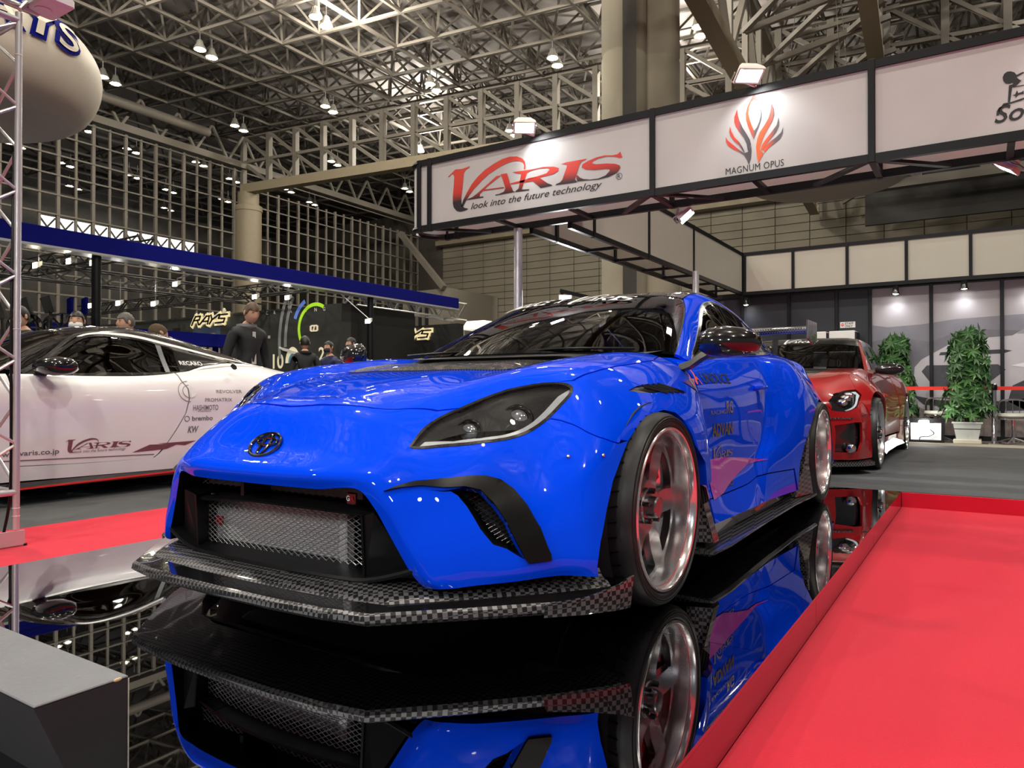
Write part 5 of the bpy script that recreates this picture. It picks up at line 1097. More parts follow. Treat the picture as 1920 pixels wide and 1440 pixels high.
def wheel(parent,s,l,z,R,W,rr,sgn,style='six',steer=0,label=None,rimmat=None,dish=.075,red=True):
    """one wheel as a part with tyre, rim, spokes ... as its sub-parts; l is the outer face, sgn +1 when it faces +lateral"""
    t=bpy.data.objects.new('wheel',None);COL.objects.link(t);t.parent=parent
    off=Vector((0,0,0));p=parent
    while p is not None: off+=p.location;p=p.parent
    t.location=Vector((s,-l,z))-off;t.empty_display_size=.1
    if label:t['label']=label
    rimmat=rimmat or SPOKEM
    Y=lambda h:h*sgn
    def lt(prof,n=64): return MB().lathe([(r,Y(h)) for r,h in (prof if sgn>0 else prof)],(s,l,z),n,'y')
    sh=R-.003
    prof=[(rr+.001,-.012),(rr+.006,.002),(rr+.012,.006),(rr+.020,.005),(R-.022,.006),(R-.014,.003),(R-.012,-.002),(R-.006,-.012),(sh,-.03)]
    for g in(.075,.12,.165,.205):
        if g<W-.04: prof+=[(R,-g+.008),(R,-g+.004),(R-.007,-g+.003),(R-.007,-g-.003),(R,-g-.004)]
    prof+=[(R,-W+.045),(R-.005,-W+.02),(R-.02,-W-.002),(rr+.012,-W-.004),(rr+.001,-W+.012)]
    m=lt(prof);m.build('tyre',RUBBER,t,True,angle=30)
    mb=MB();ns=44
    for k in range(ns):
        a=2*PI*k/ns
        for h0,h1,da in((-.035,-.066,.02),(-.082,-.112,.03),(-.128,-.157,-.03)):
            p=[(s+(R+.0006)*math.cos(a),l+Y(h0),z+(R+.0006)*math.sin(a)),(s+(R+.0006)*math.cos(a+da),l+Y(h1),z+(R+.0006)*math.sin(a+da))];mb.beam(p[0],p[1],.004,.0015,up=(math.cos(a),0,math.sin(a)))
    stuff(mb.build('tread_sipes',BLACKMATTE,t))
    for r0 in (R-.03,rr+.03): lt([(r0,.0055),(r0+.001,.008),(r0+.003,.008),(r0+.004,.0055)]).build('sidewall_rib',RUBBER,t,True)
    lt([(rr-.002,-.012),(rr+.004,.003),(rr+.001,.007),(rr-.006,.006),(rr-.010,.0),(rr-.013,-.010),(rr-.015,-.02),(rr-.018,-dish),(rr-.020,-dish-.03),(rr-.05,-dish-.05),(rr-.055,-W+.02),(rr-.01,-W+.01)]).build('rim_barrel',BARREL,t,True,angle=25)
    if red: lt([(rr-.0145,-.016),(rr-.0135,-.013),(rr-.0155,-.022)][:2]+[(rr-.0150,-.024)]).build('rim_carpet_reflection',REDM,t,True)  # red ring painted in for the carpet's reflection on the lip
    # spoked face
    ro=rr-.017
    def face(a,r,d): return (s+r*math.cos(a),l+Y(d),z+r*math.sin(a))
    if style=='six':
        n=6;outer=[(ro*math.cos(a),ro*math.sin(a)) for a in np.linspace(0,2*PI,72,endpoint=False)];holes=[]
        for k in range(n):
            a0=2*PI*k/n+PI/n
            h=[(.085,0),(.105,-.20),(.15,-.265),(.195,-.325),(ro-.016,-.335),(ro-.010,0),(ro-.016,.335),(.195,.325),(.15,.265),(.105,.20)]
            L=spl([(r*math.cos(a0+a),r*math.sin(a0+a),0) for r,a in h],5,True);holes.append([(p[0],p[1]) for p in L])
        dep=lambda x,y:-dish+ .022*max(0,1-math.hypot(x,y)/.12)
    elif style=='mesh':
        n=20;outer=[(ro*math.cos(a),ro*math.sin(a)) for a in np.linspace(0,2*PI,80,endpoint=False)];holes=[]
        for k in range(n):
            a0=2*PI*(k+.5)/n;w_=PI/n
            holes.append([(r*math.cos(a0+a*w_),r*math.sin(a0+a*w_)) for r,a in((.085,0),(.13,-.5),(.17,-.62),(ro-.014,-.05),(ro-.014,.05),(.17,.62),(.13,.5))])
        dep=lambda x,y:-dish*.8+.012*max(0,1-math.hypot(x,y)/.12)
    V,F=fillpoly(outer,holes)
    mb=MB();th=.026
    mb.add([(s+a,l+Y(dep(a,b)),z+b) for a,b in V],F);mb.add([(s+a,l+Y(dep(a,b)-th),z+b) for a,b in V],[f[::-1] for f in F])
    for L in [outer]+holes:
        m=len(L);mb.add([(s+a,l+Y(dep(a,b)),z+b) for a,b in L]+[(s+a,l+Y(dep(a,b)-th),z+b) for a,b in L],[(i,(i+1)%m,m+(i+1)%m,m+i) for i in range(m)])
    mb.build('spokes',rimmat,t,True,angle=30)
    lt([(.0005,-dish+.045),(.030,-dish+.044),(.034,-dish+.040),(.036,-dish+.015),(.055,-dish+.012),(.060,-dish)],32).build('hub',SPOKEM,t,True,angle=30)
    for k in range(5):
        a=2*PI*k/5+.3;c=(s+.052*math.cos(a),l,z+.052*math.sin(a));MB().lathe([(.0005,Y(-dish+.034)),(.009,Y(-dish+.032)),(.010,Y(-dish+.01))],c,8,'y').build('lug_nut',BLACKGLOSS,t)
    lt([(.07,-dish-.06),(rr-.07,-dish-.06),(rr-.068,-dish-.075),(.07,-dish-.075)],40).build('brake_disc',mat('disc_grey',(.16,.16,.16),.4,.8),t)
    mb=MB()
    for k in range(7):
        a=math.radians(150+k*8);mb.box((0,0,0),(0,0,0)) if False else None
    a_=np.linspace(math.radians(20),math.radians(75),8)
    mb.loft([[(s+r*math.cos(a),l+Y(h),z+r*math.sin(a)) for r,h in((rr-.10,-dish-.035),(rr-.045,-dish-.035),(rr-.045,-dish-.10),(rr-.10,-dish-.10))] for a in a_],True,True);mb.build('brake_caliper',REDM,t,True)
    if steer: t.rotation_euler=(0,0,steer)
    return t

def sz_param(S,s,z,j0=3):
    """parameters of the side-skin point nearest to (s, z)"""
    D=S.dense();k=24;e=(D[:,j0*k:,0]-s)**2+(D[:,j0*k:,2]-z)**2;a,b=np.unravel_index(np.argmin(e),e.shape);return (a/k,j0+b/k)
# ---------------------------------------------------------------- the blue wide-body coupe
BLUE=mat('vivid_blue_paint',(.0003,.062,.93),.5,0,1,.0,noise=0,croughness=.012)
BLUE.node_tree.nodes['Principled BSDF'].inputs['Coat IOR'].default_value=1.33
CARBON=carbonmat('carbon_weave',(.008,.008,.009),(.16,.16,.17),78);TWILL=carbonmat('carbon_twill',(.010,.010,.011),(.13,.13,.135),30,twill=True)
Bs=Surf(BODY,si=(10,11,14,15));Cs=Surf(CABIN)
Bs.dent([(1.32,3.72),(2.9,4.30),(3.12,4.46),(3.25,4.7),(3.36,5.0),(3.50,5.62),(3.72,6.22),(4.02,6.5),(4.33,7.05),(3.269,6.9),(2.801,6.64),(2.116,5.96),(1.636,5.12)],.020,.55)
car=thing('coupe','vivid blue wide-body sports coupe with black carbon bonnet panel and front splitter','car',(1.3,0,0))
CARROOT=car
T=TRIM
HL=T['hl'];AR=T['arch']
shut=T['shut']
g=.012
hood=[(3.03,0)]+[(a+.03,b) for a,b in shut[1:]]+[HL[4],HL[5],HL[6],HL[7],HL[8]]+[(a,b-.02) for a,b in T['seam_hf']]+[(10.4,0)]
carb=[(6.83,0),(6.88,.78),(6.98,1.4),(7.08,1.9),(7.35,2.02),(7.8,2.1),(8.4,2.12),(9.4,1.95),(10.38,1.75),(10.38,0)]
hood=[(3.03,0)]+[(a+.03,b) for a,b in shut[1:]]+[HL[4],HL[5],HL[6],HL[7],HL[8]]+[(a,b-.02) for a,b in T['seam_hf']]+[(10.4,1.77)]+[(a,b) for a,b in carb[1:-2][::-1]]+[(6.81,.0)]
panel('bonnet',Bs,hood,BLUE,car)
panel('bonnet_vent_panel',Bs,carb,TWILL,car,off=.004,label='black carbon bonnet centre panel')
bumper=[(2.97,0)]+[(a-.03,b) for a,b in shut[1:]]+[HL[4],HL[3],HL[2],HL[1],HL[0]]+HL[:13:-1]+T['seam_bf']+[AR[6]]+AR[5::-1]+[(0.02,9),(0.02,0)]
BH=[T['cavity']]
panel('front_bumper',Bs,bumper,BLUE,car,holes=BH,rim=.03)
fend=[HL[8],HL[9],HL[10],HL[11],HL[12],HL[13],HL[14]]+[(a+.02,b-.0) for a,b in T['seam_bf']]+[(6.60,5.40)]+AR[6:-3]+[(8.8,7.62),(10.93,7.62),(10.93,3.42),(10.42,3.27)]+[(a,b+.02) for a,b in T['seam_hf'][::-1]]
for o in panel('front_fender',Bs,fend,BLUE,car,holes=[T['fvent']],mirror='two',rim=.03): pass
door=[(11.06,3.02),(14.5,3.02),(14.5,8.35),(11.06,8.35)]
panel('door',Bs,door,BLUE,car,mirror='two')
panel('side_sill',Bs,[(11.06,8.38),(15.57,8.38),(15.64,9),(11.06,9)],BLUE,car,mirror='two')
RA=[(15.7,9),(15.74,8.25),(15.88,7.62),(16.03,7.3),(16.17,7.04),(16.42,6.70),(16.7,6.42),(16.95,6.25),(17.17,6.22),(17.38,6.34),(17.58,6.62),(17.78,7.1),(17.92,7.65),(17.96,8.2),(17.9,9)]
quart=[(14.53,3.02),(19.95,3.02),(19.95,9)]+RA[::-1]+[(15.6,8.35),(14.53,8.35)]
panel('rear_fender',Bs,quart,BLUE,car,mirror='two',rim=.03)
panel('boot_lid',Bs,[(17.9,0),(19.95,0),(19.95,2.98),(17.9,2.98)],BLUE,car)
panel('rear_panel',Bs,[(19.98,0),(20.95,0),(20.95,8.9),(19.98,8.9)],BLUE,car)
# inner shell that shows in the panel gaps and closes the body
inner=[(2.3,0),(2.3,2.9),(5.2,3.6),(6.9,3.9),(7.0,5.0),(8.9,5.0),(9.4,6.5),(10.9,7.5),(15.5,8.6),(15.9,6.5),(16.6,5.8),(17.6,5.8),(18.2,7.5),(19.9,8),(19.9,0)]
cabcut=[(10.6,.0),(10.6,2.7),(17.0,2.7),(17.0,0)]
panel('inner_shell',Bs,[(2.3,0),(2.3,2.9),(5.2,3.9),(6.5,4.2),(7.0,4.9),(8.9,4.9),(9.4,6.5),(10.9,7.5),(15.5,8.6),(15.9,6.5),(16.6,5.8),(17.6,5.8),(18.2,7.5),(19.9,8),(19.9,0),(17.0,0),(17.0,2.8),(10.5,2.8),(10.5,0)],DARK,car,off=-.016,rim=0)
# fender louvre, headlamps, vents
for sg in (1,):
    pass
panel('fender_louvre',Bs,offs(T['fvent'],.0),TWILL,car,mirror='two',off=-.006,rim=0,dense=True)
for sgn in (1,-1):
    mb=MB()
    for q in range(4):
        a=np.array([7.55+q*.16,4.60]);b=np.array([8.1+q*.2,4.86+q*.02]);P_=Bs.pts([a,(a+b)/2,b]);N_=Bs.normals([a,(a+b)/2,b]);mb.tube([(p[0],p[1]*sgn,p[2]) for p in P_+N_*.003],.005,5)
    stuff(mb.build('louvre_blades',BLACKGLOSS,car,True))
def lens(name,outline,m,off,**k): return panel(name,Bs,outline,m,car,mirror='two',off=off,**k)
hl=smooth_loop(HL,2)
heads=[]
for sgn in (1,-1):
    t=bpy.data.objects.new('headlamp',None);COL.objects.link(t);t.parent=car;heads.append(t)
    t['label']='black-framed headlamp with a white light strip' 
def sub(name,outline,m,off,holes=(),rim=0.0,**k):
    vs,FF,rims=panel_geo(Bs,outline,holes,off=off,rim=rim,**k)
    for t,sgn in zip(heads,(1,-1)):
        mb=MB();v=[(a,b*sgn,c) for a,b,c in vs];f=FF+rims;mb.add(v,f if sgn>0 else [q[::-1] for q in f]);mb.build(name,m,t,True,angle=50)
sub('lamp_bowl',hl,BLACKGLOSS,-.055)
ring_in=offs(hl,.055)
vs0=Bs.pts(hl);N0=Bs.normals(hl)
for t,sgn in zip(heads,(1,-1)):
    P0=vs0+N0*.001;P1=vs0-N0*.056;n=len(P0)
    mb=MB();mb.add([(a,b*sgn,c) for a,b,c in np.vstack([P0,P1])],[(i,(i+1)%n,n+(i+1)%n,n+i) for i in range(n)]);mb.build('lamp_wall',BLACKGLOSS,t,True)
sub('lamp_bezel',hl,BLACKGLOSS,.0015,holes=[ring_in],rim=.004)
sub('light_strip',T['drl'],mat('light_guide',(.72,.74,.75),.25,noise=.12,nscale=60,coat=.5),-.012,rim=.012,step=.08)
LN=mat('projector_glass',(.42,.43,.45),.12,.6,1,noise=.7,nscale=70)
for (i_,j_),r in zip(T['hlspot'],(.030,.036)):
    p=Bs.pts([(i_,j_)])[0];n=Bs.normals([(i_,j_)])[0]
    if n@(CAMP-p)<0:n=-n
    d=vec((-.75,.25,.1));d/=np.linalg.norm(d);u=np.cross(d,(0,0,1));u/=np.linalg.norm(u);w=np.cross(u,d);c=p-n*.030
    for t,sgn in zip(heads,(1,-1)):
        def rg(r_,h): return [tuple((c+d*h+r_*(u*math.cos(a)+w*math.sin(a)))*vec((1,sgn,1))) for a in np.linspace(0,2*PI,28,endpoint=False)]
        MB().loft([rg(r*1.35,-.03),rg(r*1.38,.004),rg(r*1.30,.010),rg(r*1.08,.002),rg(r*1.02,-.01)]).build('projector_shroud',BLACKGLOSS,t,True)
        MB().loft([rg(r*1.02,-.012),rg(r*1.0,.002),rg(r*.9,.006)]).build('projector_ring',CHROME,t,True)
        MB().loft([rg(r*.97,-.004),rg(r*.85,.006),rg(r*.6,.013),rg(r*.3,.017),rg(r*.02,.018)]).build('projector_lens',LN,t,True)
sub('lamp_cover',hl,GLASSC,.0005,rim=0)
# front corner vents: satin black hood-shaped trim round a deep mesh-backed duct
panel('vent_trim',Bs,smooth_loop(T['vent'],2),BLACKMATTE,car,holes=[],mirror='two',off=.007,rim=.012,label='satin black hooked vent trim') if False else None
tr=[p for p in T['vent']]
outerv=tr[:11]+[tr[11]]
ven=[(1.185,3.527),(1.761,3.692),(2.996,4.026),(3.523,4.272),(3.899,4.456),(4.131,4.616),(4.337,4.878),(4.534,5.317),(4.767,6.065),(4.938,7.208),(4.936,7.538),(4.40,7.40),(4.345,7.12),(4.289,6.734),(4.075,5.595),(3.875,5.025),(3.686,4.644),(3.401,4.43),(2.9,4.20),(2.0,3.88)]
panel('vent_trim',Bs,ven,BLACKMATTE,car,mirror='two',off=.009,rim=.018,step=.1)
cav=T['cavity']
vsC=Bs.pts(dense_loop(cav));nC=Bs.normals(dense_loop(cav))
for sgn in(1,-1):
    n=len(vsC);back=vsC+vec((.10,-.06,0))
    mb=MB();mb.add([(a,b*sgn,c) for a,b,c in np.vstack([vsC,back])],[(i,(i+1)%n,n+(i+1)%n,n+i) for i in range(n)]);mb.build('vent_duct',BLACKMATTE,car,True)
    V,F=fillpoly([(p[1],p[2]) for p in back]);xb=back[:,0].mean();k_=[min(range(n),key=lambda i:(back[i,1]-a)**2+(back[i,2]-b)**2) for a,b in V]
    mb=MB();mb.add([(back[i,0]+.004,a*sgn,b) for (a,b),i in zip(V,k_)],F);mb.build('duct_back',DARK,car)
def wire_mesh(name,poly,fn,pitch,r,parent,m=None,stretch=1.9,mirror=False):
    """expanded-metal mesh: two families of slanted wires clipped to an outline"""
    mb=MB();P=np.array(poly);lo,hi=P.min(0),P.max(0)
    for sg in(1,-1):
        k=-60
        while k<60:
            c=lo[1]+k*pitch;k+=1
            xs=np.linspace(lo[0],hi[0],140);ys=c+sg*(xs-lo[0])/stretch
            ins=inpoly(np.stack([xs,ys],1),poly);st=None
            for i in range(len(xs)):
                if ins[i] and st is None:st=i
                if st is not None and (not ins[i] or i==len(xs)-1):
                    e=i-1 if not ins[i] else i
                    if e-st>=2:
                        nseg=max(1,(e-st)//12);q=[fn(xs[int(st+(e-st)*a/nseg)],ys[int(st+(e-st)*a/nseg)]) for a in range(nseg+1)];mb.tube(q,r,4,False)
                    st=None
    return stuff(mb.build(name,m or mat('mesh_wire',(.30,.30,.31),.3,1),parent,True))
for sgn in(1,-1):
    # mesh sits half way down the duct
    mid=vsC+vec((.055,-.03,0));sel=[(p[1],p[2]) for p in mid]
    ce=mid.mean(0)
    A_=np.c_[mid[:,1],mid[:,2],np.ones(len(mid))];co_,*_=np.linalg.lstsq(A_,mid[:,0],rcond=None)
    wire_mesh('duct_mesh',sel,lambda y,z:(co_[0]*y+co_[1]*z+co_[2],y*sgn,z),.014,.0011,car,stretch=1.4)
# scooped blue panel inside the hook
duct=[(1.30,3.72),(2.9,4.36),(3.10,4.5),(3.22,4.7),(3.33,5.0),(3.47,5.62),(3.69,6.25),(3.98,6.55),(4.30,7.10),(3.269,6.92),(2.801,6.66),(2.116,5.98),(1.636,5.15)]
# mouth: ducting, blade, meshes, core
mth=bpy.data.objects.new('grille',None);COL.objects.link(mth);mth.parent=car
e0=Bs.pts([(0.0,j) for j in np.linspace(0,9,60)])
full=[(p[0],-p[1],p[2]) for p in e0[::-1]]+[tuple(p) for p in e0[1:]]
bk_=[(-.62,p[1]*.93,min(max(p[2],.19),.41)) for p in full]
MB().loft([full,bk_],False).build('mouth_surround',BLACKMATTE,mth,True)
MB().box((-.60,-.60,.14),(-.58,.60,.47)).build('core_support',DARK,mth)
CORE=mat('core_aluminium',(.80,.81,.82),.45,.25,noise=.25,nscale=120)
MB().bbox((-.690,-.455,.185),(-.665,.20,.335),.003).build('heat_exchanger',CORE,mth)
mb=MB()
for q in range(22): z=.189+q*.0066;mb.box((-.693,-.45,z),(-.6905,.195,z+.003))
stuff(mb.build('cooling_fins',ALU,mth))
for l in(-.48,.20): MB().bbox((-.695,l,.18),(-.66,l+.03,.34),.004).build('end_tank',CORE,mth)
MB().bbox((-.70,-.40,.235),(-.692,-.35,.265),.002).build('warning_label',REDM,mth)
MW=mat('mesh_wire_bright',(.42,.42,.43),.35,.7)
wire_mesh('grille_mesh',[(-.445,.185),(.36,.19),(.35,.35),(-.43,.345)],lambda y,z:(-.725-.012*(1-(y/.45)**2),y,z),.0155,.0013,mth,MW)
wire_mesh('grille_mesh',[(-.41,.375),(-.15,.375),(-.15,.415),(-.40,.415)],lambda y,z:(-.73,y,z),.0155,.0013,mth,MW)
wire_mesh('grille_mesh',[(-.05,.375),(.27,.375),(.26,.415),(-.05,.415)],lambda y,z:(-.73,y,z),.0155,.0013,mth,MW)
MB().box((-.70,-.42,.372),(-.69,.30,.42)).build('upper_core',mat('upper_core_grey',(.30,.31,.32),.5),mth)
bl=[(-.740+.035*(y/.43)**2,y,.351-.03*(y/.43)**2*(1 if y<0 else .25)) for y in np.linspace(-.43,.44,25)]
mb=MB();mb.loft([[(x-.055,y,z-.004),(x-.058,y,z+.002),(x-.05,y,z+.010),(x+.03,y,z+.014),(x+.03,y,z-.008),(x-.02,y,z-.010)] for x,y,z in bl],True,True);mb.build('grille_blade',BLACKMATTE,mth,True)
tray=[(-.808+.03*(y/.45)**2,y,max(0,abs(y)-.36)**1.4*.5) for y in np.linspace(-.55,.55,29)]
mb=MB();mb.loft([[(x,y,.160+e),(x-.004,y,.168+e),(x,y,.175+e),(-.70,y,.186+e),(-.70,y,.165+e)] for x,y,e in tray],True,True);mb.build('intake_tray',BLACKMATTE,mth,True)
for y0,y1 in((-.365,-.385),(.375,.36)):
    sg=1 if y0>0 else -1
    MB().loft([[(-.775,y0,.178),(-.775,y0+.008*sg,.178),(-.70,y1+.008*sg,.185),(-.70,y1,.185)],[(-.785,y0,.345),(-.785,y0+.008*sg,.345),(-.70,y1+.008*sg,.35),(-.70,y1,.35)]],True,True).build('duct_fin',BLACKMATTE,mth)
    MB().loft([[(-.770,y0+.006*sg,.178),(-.69,y1,.185),(-.69,y1+.15*sg,.19),(-.725,y0+.155*sg,.185)],[(-.780,y0+.006*sg,.345),(-.69,y1,.35),(-.69,y1+.04*sg,.36),(-.79,y0+.055*sg,.36)]],True,True).build('side_duct',BLACKMATTE,mth)
MB().box((-.80,-.115,.365),(-.70,-.100,.415)).build('centre_divider',BLACKMATTE,mth)
MB().bbox((-.782,.318,.372),(-.770,.352,.405),.003).build('badge_plate',BLACKGLOSS,mth)
mb=MB();letters(mb,'G',lambda x,y:(-.7835,x,y),.320,.382,h=.015,bold=.03);mb.build('badge_lettering',WHITE,mth)
mb=MB();letters(mb,'R',lambda x,y:(-.7835,x,y),.337,.382,h=.015,bold=.02);mb.build('badge_lettering',REDM,mth)
# roundel emblem: three ellipses
em=bpy.data.objects.new('emblem',None);COL.objects.link(em);em.parent=car
pe=Bs.pts([(2.03,0.0)])[0];pa=Bs.pts([(1.75,0)])[0];pb=Bs.pts([(2.35,0)])[0];ey=(pb-pa)/np.linalg.norm(pb-pa);en=np.cross((0,1,0),ey);en=en if en[0]<0 else -en
def ell(cx_,cy_,rx,ry,r,nm):
    pts=[pe+vec((0,1,0))*(cx_+rx*math.cos(t))+ey*(cy_+ry*math.sin(t))+en*(.006+.0*r) for t in np.linspace(0,2*PI,41)]
    MB().tube(pts,r,8,False).build(nm,mat('dark_chrome',(.22,.22,.23),.1,1),em,True)
ell(0,0,.062,.043,.0055,'outer_ring');ell(0,.012,.042,.0135,.0042,'upper_ring');ell(0,-.002,.0165,.040,.0042,'inner_ring')
# splitter: a folded carbon blade in plan
SPL=[(-.955,0),(-.952,.2),(-.94,.38),(-.915,.515),(-.74,.70),(-.56,.875),(-.44,.965),(-.40,.985)]
def spline2(L,n=1):return L
sp_t=bpy.data.objects.new('front_splitter',None);COL.objects.link(sp_t);sp_t.parent=car;sp_t['label']='exposed carbon front splitter'
INN=[(-.70,0),(-.70,.2),(-.70,.38),(-.66,.52),(-.56,.66),(-.45,.78),(-.36,.85),(-.33,.87)]
rings=[]
full_pts=[(a,-b) for a,b in SPL[:0:-1]]+SPL;full_in=[(a,-b) for a,b in INN[:0:-1]]+INN
def splsec(o,i):
    o=vec((*o,0));i=vec((*i,0));L=np.linalg.norm(i-o);d=(i-o)/L
    q=lambda x,z:tuple(o+d*x+vec((0,0,z)))
    return [q(.06,.098),q(.012,.102),q(0,.112),q(.004,.128),q(.014,.134),q(.075,.140),q(.088,.150),q(.12,.160),q(L,.178),q(L,.098)]
S_=[splsec(o,i) for o,i in zip(full_pts,full_in)]
mb=MB();mb.loft(S_,True,True);mb.m=[1 if (i%10==4 and i<10*(len(S_)-1)) else 0 for i in range(len(mb.f))];o_=mb.build('splitter_blade',[CARBON,BLACKGLOSS],sp_t,True,angle=22)
for sgn in(1,-1):
    # turned-up outer end
    e=[(-.60,.845),(-.52,.92),(-.44,.975),(-.395,.995)]
    mb=MB();mb.loft([[(x,y*sgn,.10),(x-.006,(y+.006)*sgn,.125),(x-.002,(y+.012)*sgn,.135+h),(x+.006,(y+.004)*sgn,.135+h),(x+.008,(y-.004)*sgn,.115)] for (x,y),h in zip(e,(0,.012,.035,.055))],True,True);mb.build('splitter_winglet',CARBON,sp_t,True,angle=25)
    MB().loft([[(-.62,.60*sgn,.165),(-.60,.60*sgn,.165),(-.44,.80*sgn,.165),(-.46,.80*sgn,.165)],[(-.66,.60*sgn,.20),(-.64,.60*sgn,.20),(-.46,.80*sgn,.205),(-.48,.80*sgn,.205)]],True,True).build('splitter_riser',BLACKMATTE,sp_t)
    wire_mesh('lower_mesh',[(.46,.165),(.60,.175),(.56,.20),(.47,.2)],lambda y,z:(-.66+.2*(y-.46),y*sgn,z),.014,.0011,sp_t)
# wheels
WB_=2.59
for sx,lf in((0,.952),(WB_,.963)):
    for sgn in(1,-1): wheel(car,sx,lf*sgn,.31,.31,.275,.257,sgn,'six')
# wheel-arch liners
for sx,r in((0,.34),(WB_,.345)):
    for sgn in(1,-1):
        mb=MB();A_=np.linspace(-.5,PI+.5,24);mb.loft([[(sx+r*math.cos(a),y*sgn,.31+r*math.sin(a)) for a in A_] for y in(.90,.60)],False);mb.loft([[(sx+r*math.cos(a),.60*sgn,.31+r*math.sin(a)) for a in A_],[(sx+.02*math.cos(a),.58*sgn,.31+.02*math.sin(a)) for a in A_]],False);mb.build('arch_liner',DARK,car,True)
MB().bbox((-.45,-.60,.16),(3.3,.60,.30),.02).build('underbody',DARK,car)
for sgn in(1,-1):
    # carbon fins behind the front wheel and the skirt blade
    MB().loft([[(.43,.86*sgn,.12),(.46,.955*sgn,.12),(.52,.955*sgn,.12),(.70,.88*sgn,.12)],[(.40,.84*sgn,.38),(.41,.90*sgn,.38),(.46,.90*sgn,.38),(.66,.85*sgn,.38)]],True,True).build('fender_fin',CARBON,car)
    MB().loft([[(.395,.90*sgn,.36),(.40,.945*sgn,.33),(.42,.95*sgn,.28),(.43,.90*sgn,.25)],[(.50,.86*sgn,.36),(.53,.90*sgn,.33),(.55,.91*sgn,.28),(.50,.86*sgn,.25)]],True,True).build('fin_gill',TWILL,car)
    pts=[(.42,.955),(.60,.965),(1.2,.955),(1.8,.955),(2.2,.975),(2.27,.975)]
    mb=MB();mb.loft([[(s,(l+.0)*sgn,.075),(s,(l+.012)*sgn,.083),(s,(l+.012)*sgn,.09),(s,(l-.14)*sgn,.105),(s,(l-.14)*sgn,.08)] for s,l in pts],True,True);mb.build('side_skirt_blade',CARBON,car,True,angle=25)
    mb=MB();mb.loft([[(s,.80*sgn,.10),(s,.80*sgn,.22),(s,.835*sgn,.20),(s,.86*sgn,.145),(s,.88*sgn,.10)] for s in np.linspace(.62,2.1,9)],True,True);mb.build('sill_underside',BLACKGLOSS,car,True)
    MB().loft([[(1.98,.93*sgn,.10),(2.22,.975*sgn,.10),(2.24,.90*sgn,.10),(2.0,.86*sgn,.10)],[(2.13,.945*sgn,.27),(2.20,.955*sgn,.27),(2.22,.90*sgn,.27),(2.13,.88*sgn,.27)],[(2.19,.955*sgn,.45),(2.215,.955*sgn,.45),(2.23,.90*sgn,.45),(2.19,.90*sgn,.45)]],True,True).build('rear_fender_fin',CARBON,car)
# greenhouse
ws=[(.02,0),(.02,3.05),(.418,3.22),(1.167,3.28),(1.817,3.28),(2.575,3.17),(2.9,2.93),(2.93,2.0),(2.95,0)]
panel('windscreen',Cs,ws,GLASSW,car,rim=0)
sunstrip=[(2.38,0),(2.38,3.12),(2.575,3.14),(2.88,2.92),(2.93,0)]
panel('sun_strip',Cs,sunstrip,BLACKGLOSS,car,rim=0,off=-.002)
bord=[(.0,0.0),(.0,3.12),(.418,3.25),(1.167,3.31),(1.817,3.31),(2.575,3.2),(2.95,2.96),(2.97,2.0),(2.97,0.0),(2.86,0),(2.83,2.0),(2.80,2.75),(2.5,3.02),(1.8,3.12),(1.17,3.12),(.45,3.06),(.16,2.9),(.12,0)]
panel('windscreen_border',Cs,bord,BLACKGLOSS,car,rim=0,off=-.004)
panel('roof',Cs,[(2.98,0),(2.98,2.97),(4,3.0),(6.1,3.0),(6.1,0)],TWILL,car,off=.001,label='black carbon roof')
winl=[(.10,5.62),(.32,5.1),(.582,4.75),(1.2,4.56),(1.767,4.44),(2.4,4.28),(2.846,4.19),(3.355,4.12),(3.913,4.07),(4.372,4.16),(4.9,4.25),(5.5,4.45),(6.0,4.85),(6.22,5.4),(6.1,5.85),(5.6,5.93),(.16,5.93)]
rail=[(.0,3.13),(.418,3.26),(1.167,3.33),(1.817,3.33),(2.575,3.22),(2.95,3.0),(4,3.03),(6.12,3.03),(6.12,2.75),(7.9,2.75),(7.95,6),(0,6)]
panel('cant_rail',Cs,rail,BLUE,car,holes=[winl],mirror='two',label='blue roof rail and pillars')
wo=offs(winl,-.06)
panel('window_trim',Cs,wo,BLACKGLOSS,car,holes=[offs(winl,.06)],mirror='two',off=.003,rim=.004)
ch=offs(winl,-.10)
panel('window_moulding',Cs,ch,mat('moulding_grey',(.30,.31,.32),.3,.6),car,holes=[wo],mirror='two',off=.002,rim=.003)
panel('side_window',Cs,winl,GLASSP,car,mirror='two',rim=0)
panel('quarter_light_bar',Cs,[(.85,5.93),(.95,5.93),(1.45,4.6),(1.36,4.6)],BLACKGLOSS,car,mirror='two',off=.003,rim=.004,step=.3)
panel('rear_window',Cs,[(6.16,0),(6.16,2.72),(7.85,2.72),(7.85,0)],GLASSP,car,rim=0)
# bonnet rear edge, cowl and wipers
MB().loft([[(.36,l,.80),(.33,l,.826),(.42,l,.838),(.47,l,.836)] if abs(l)<.4 else [(.40+.5*(abs(l)-.4),l,.79),(.38+.5*(abs(l)-.4),l,.822),(.50+.75*(abs(l)-.4),l,.838),(.55+.75*(abs(l)-.4),l,.836)] for l in np.linspace(-.66,.66,23)],False).build('cowl',BLACKMATTE,car,True)
for l0,l1 in((.05,.58),(-.55,-.02)):
    MB().tube(spl([(.47,l0,.855),(.50,(l0+l1)/2,.865),(.60,l1,.862)]),.006,6).build('wiper',BLACKMATTE,car,True)
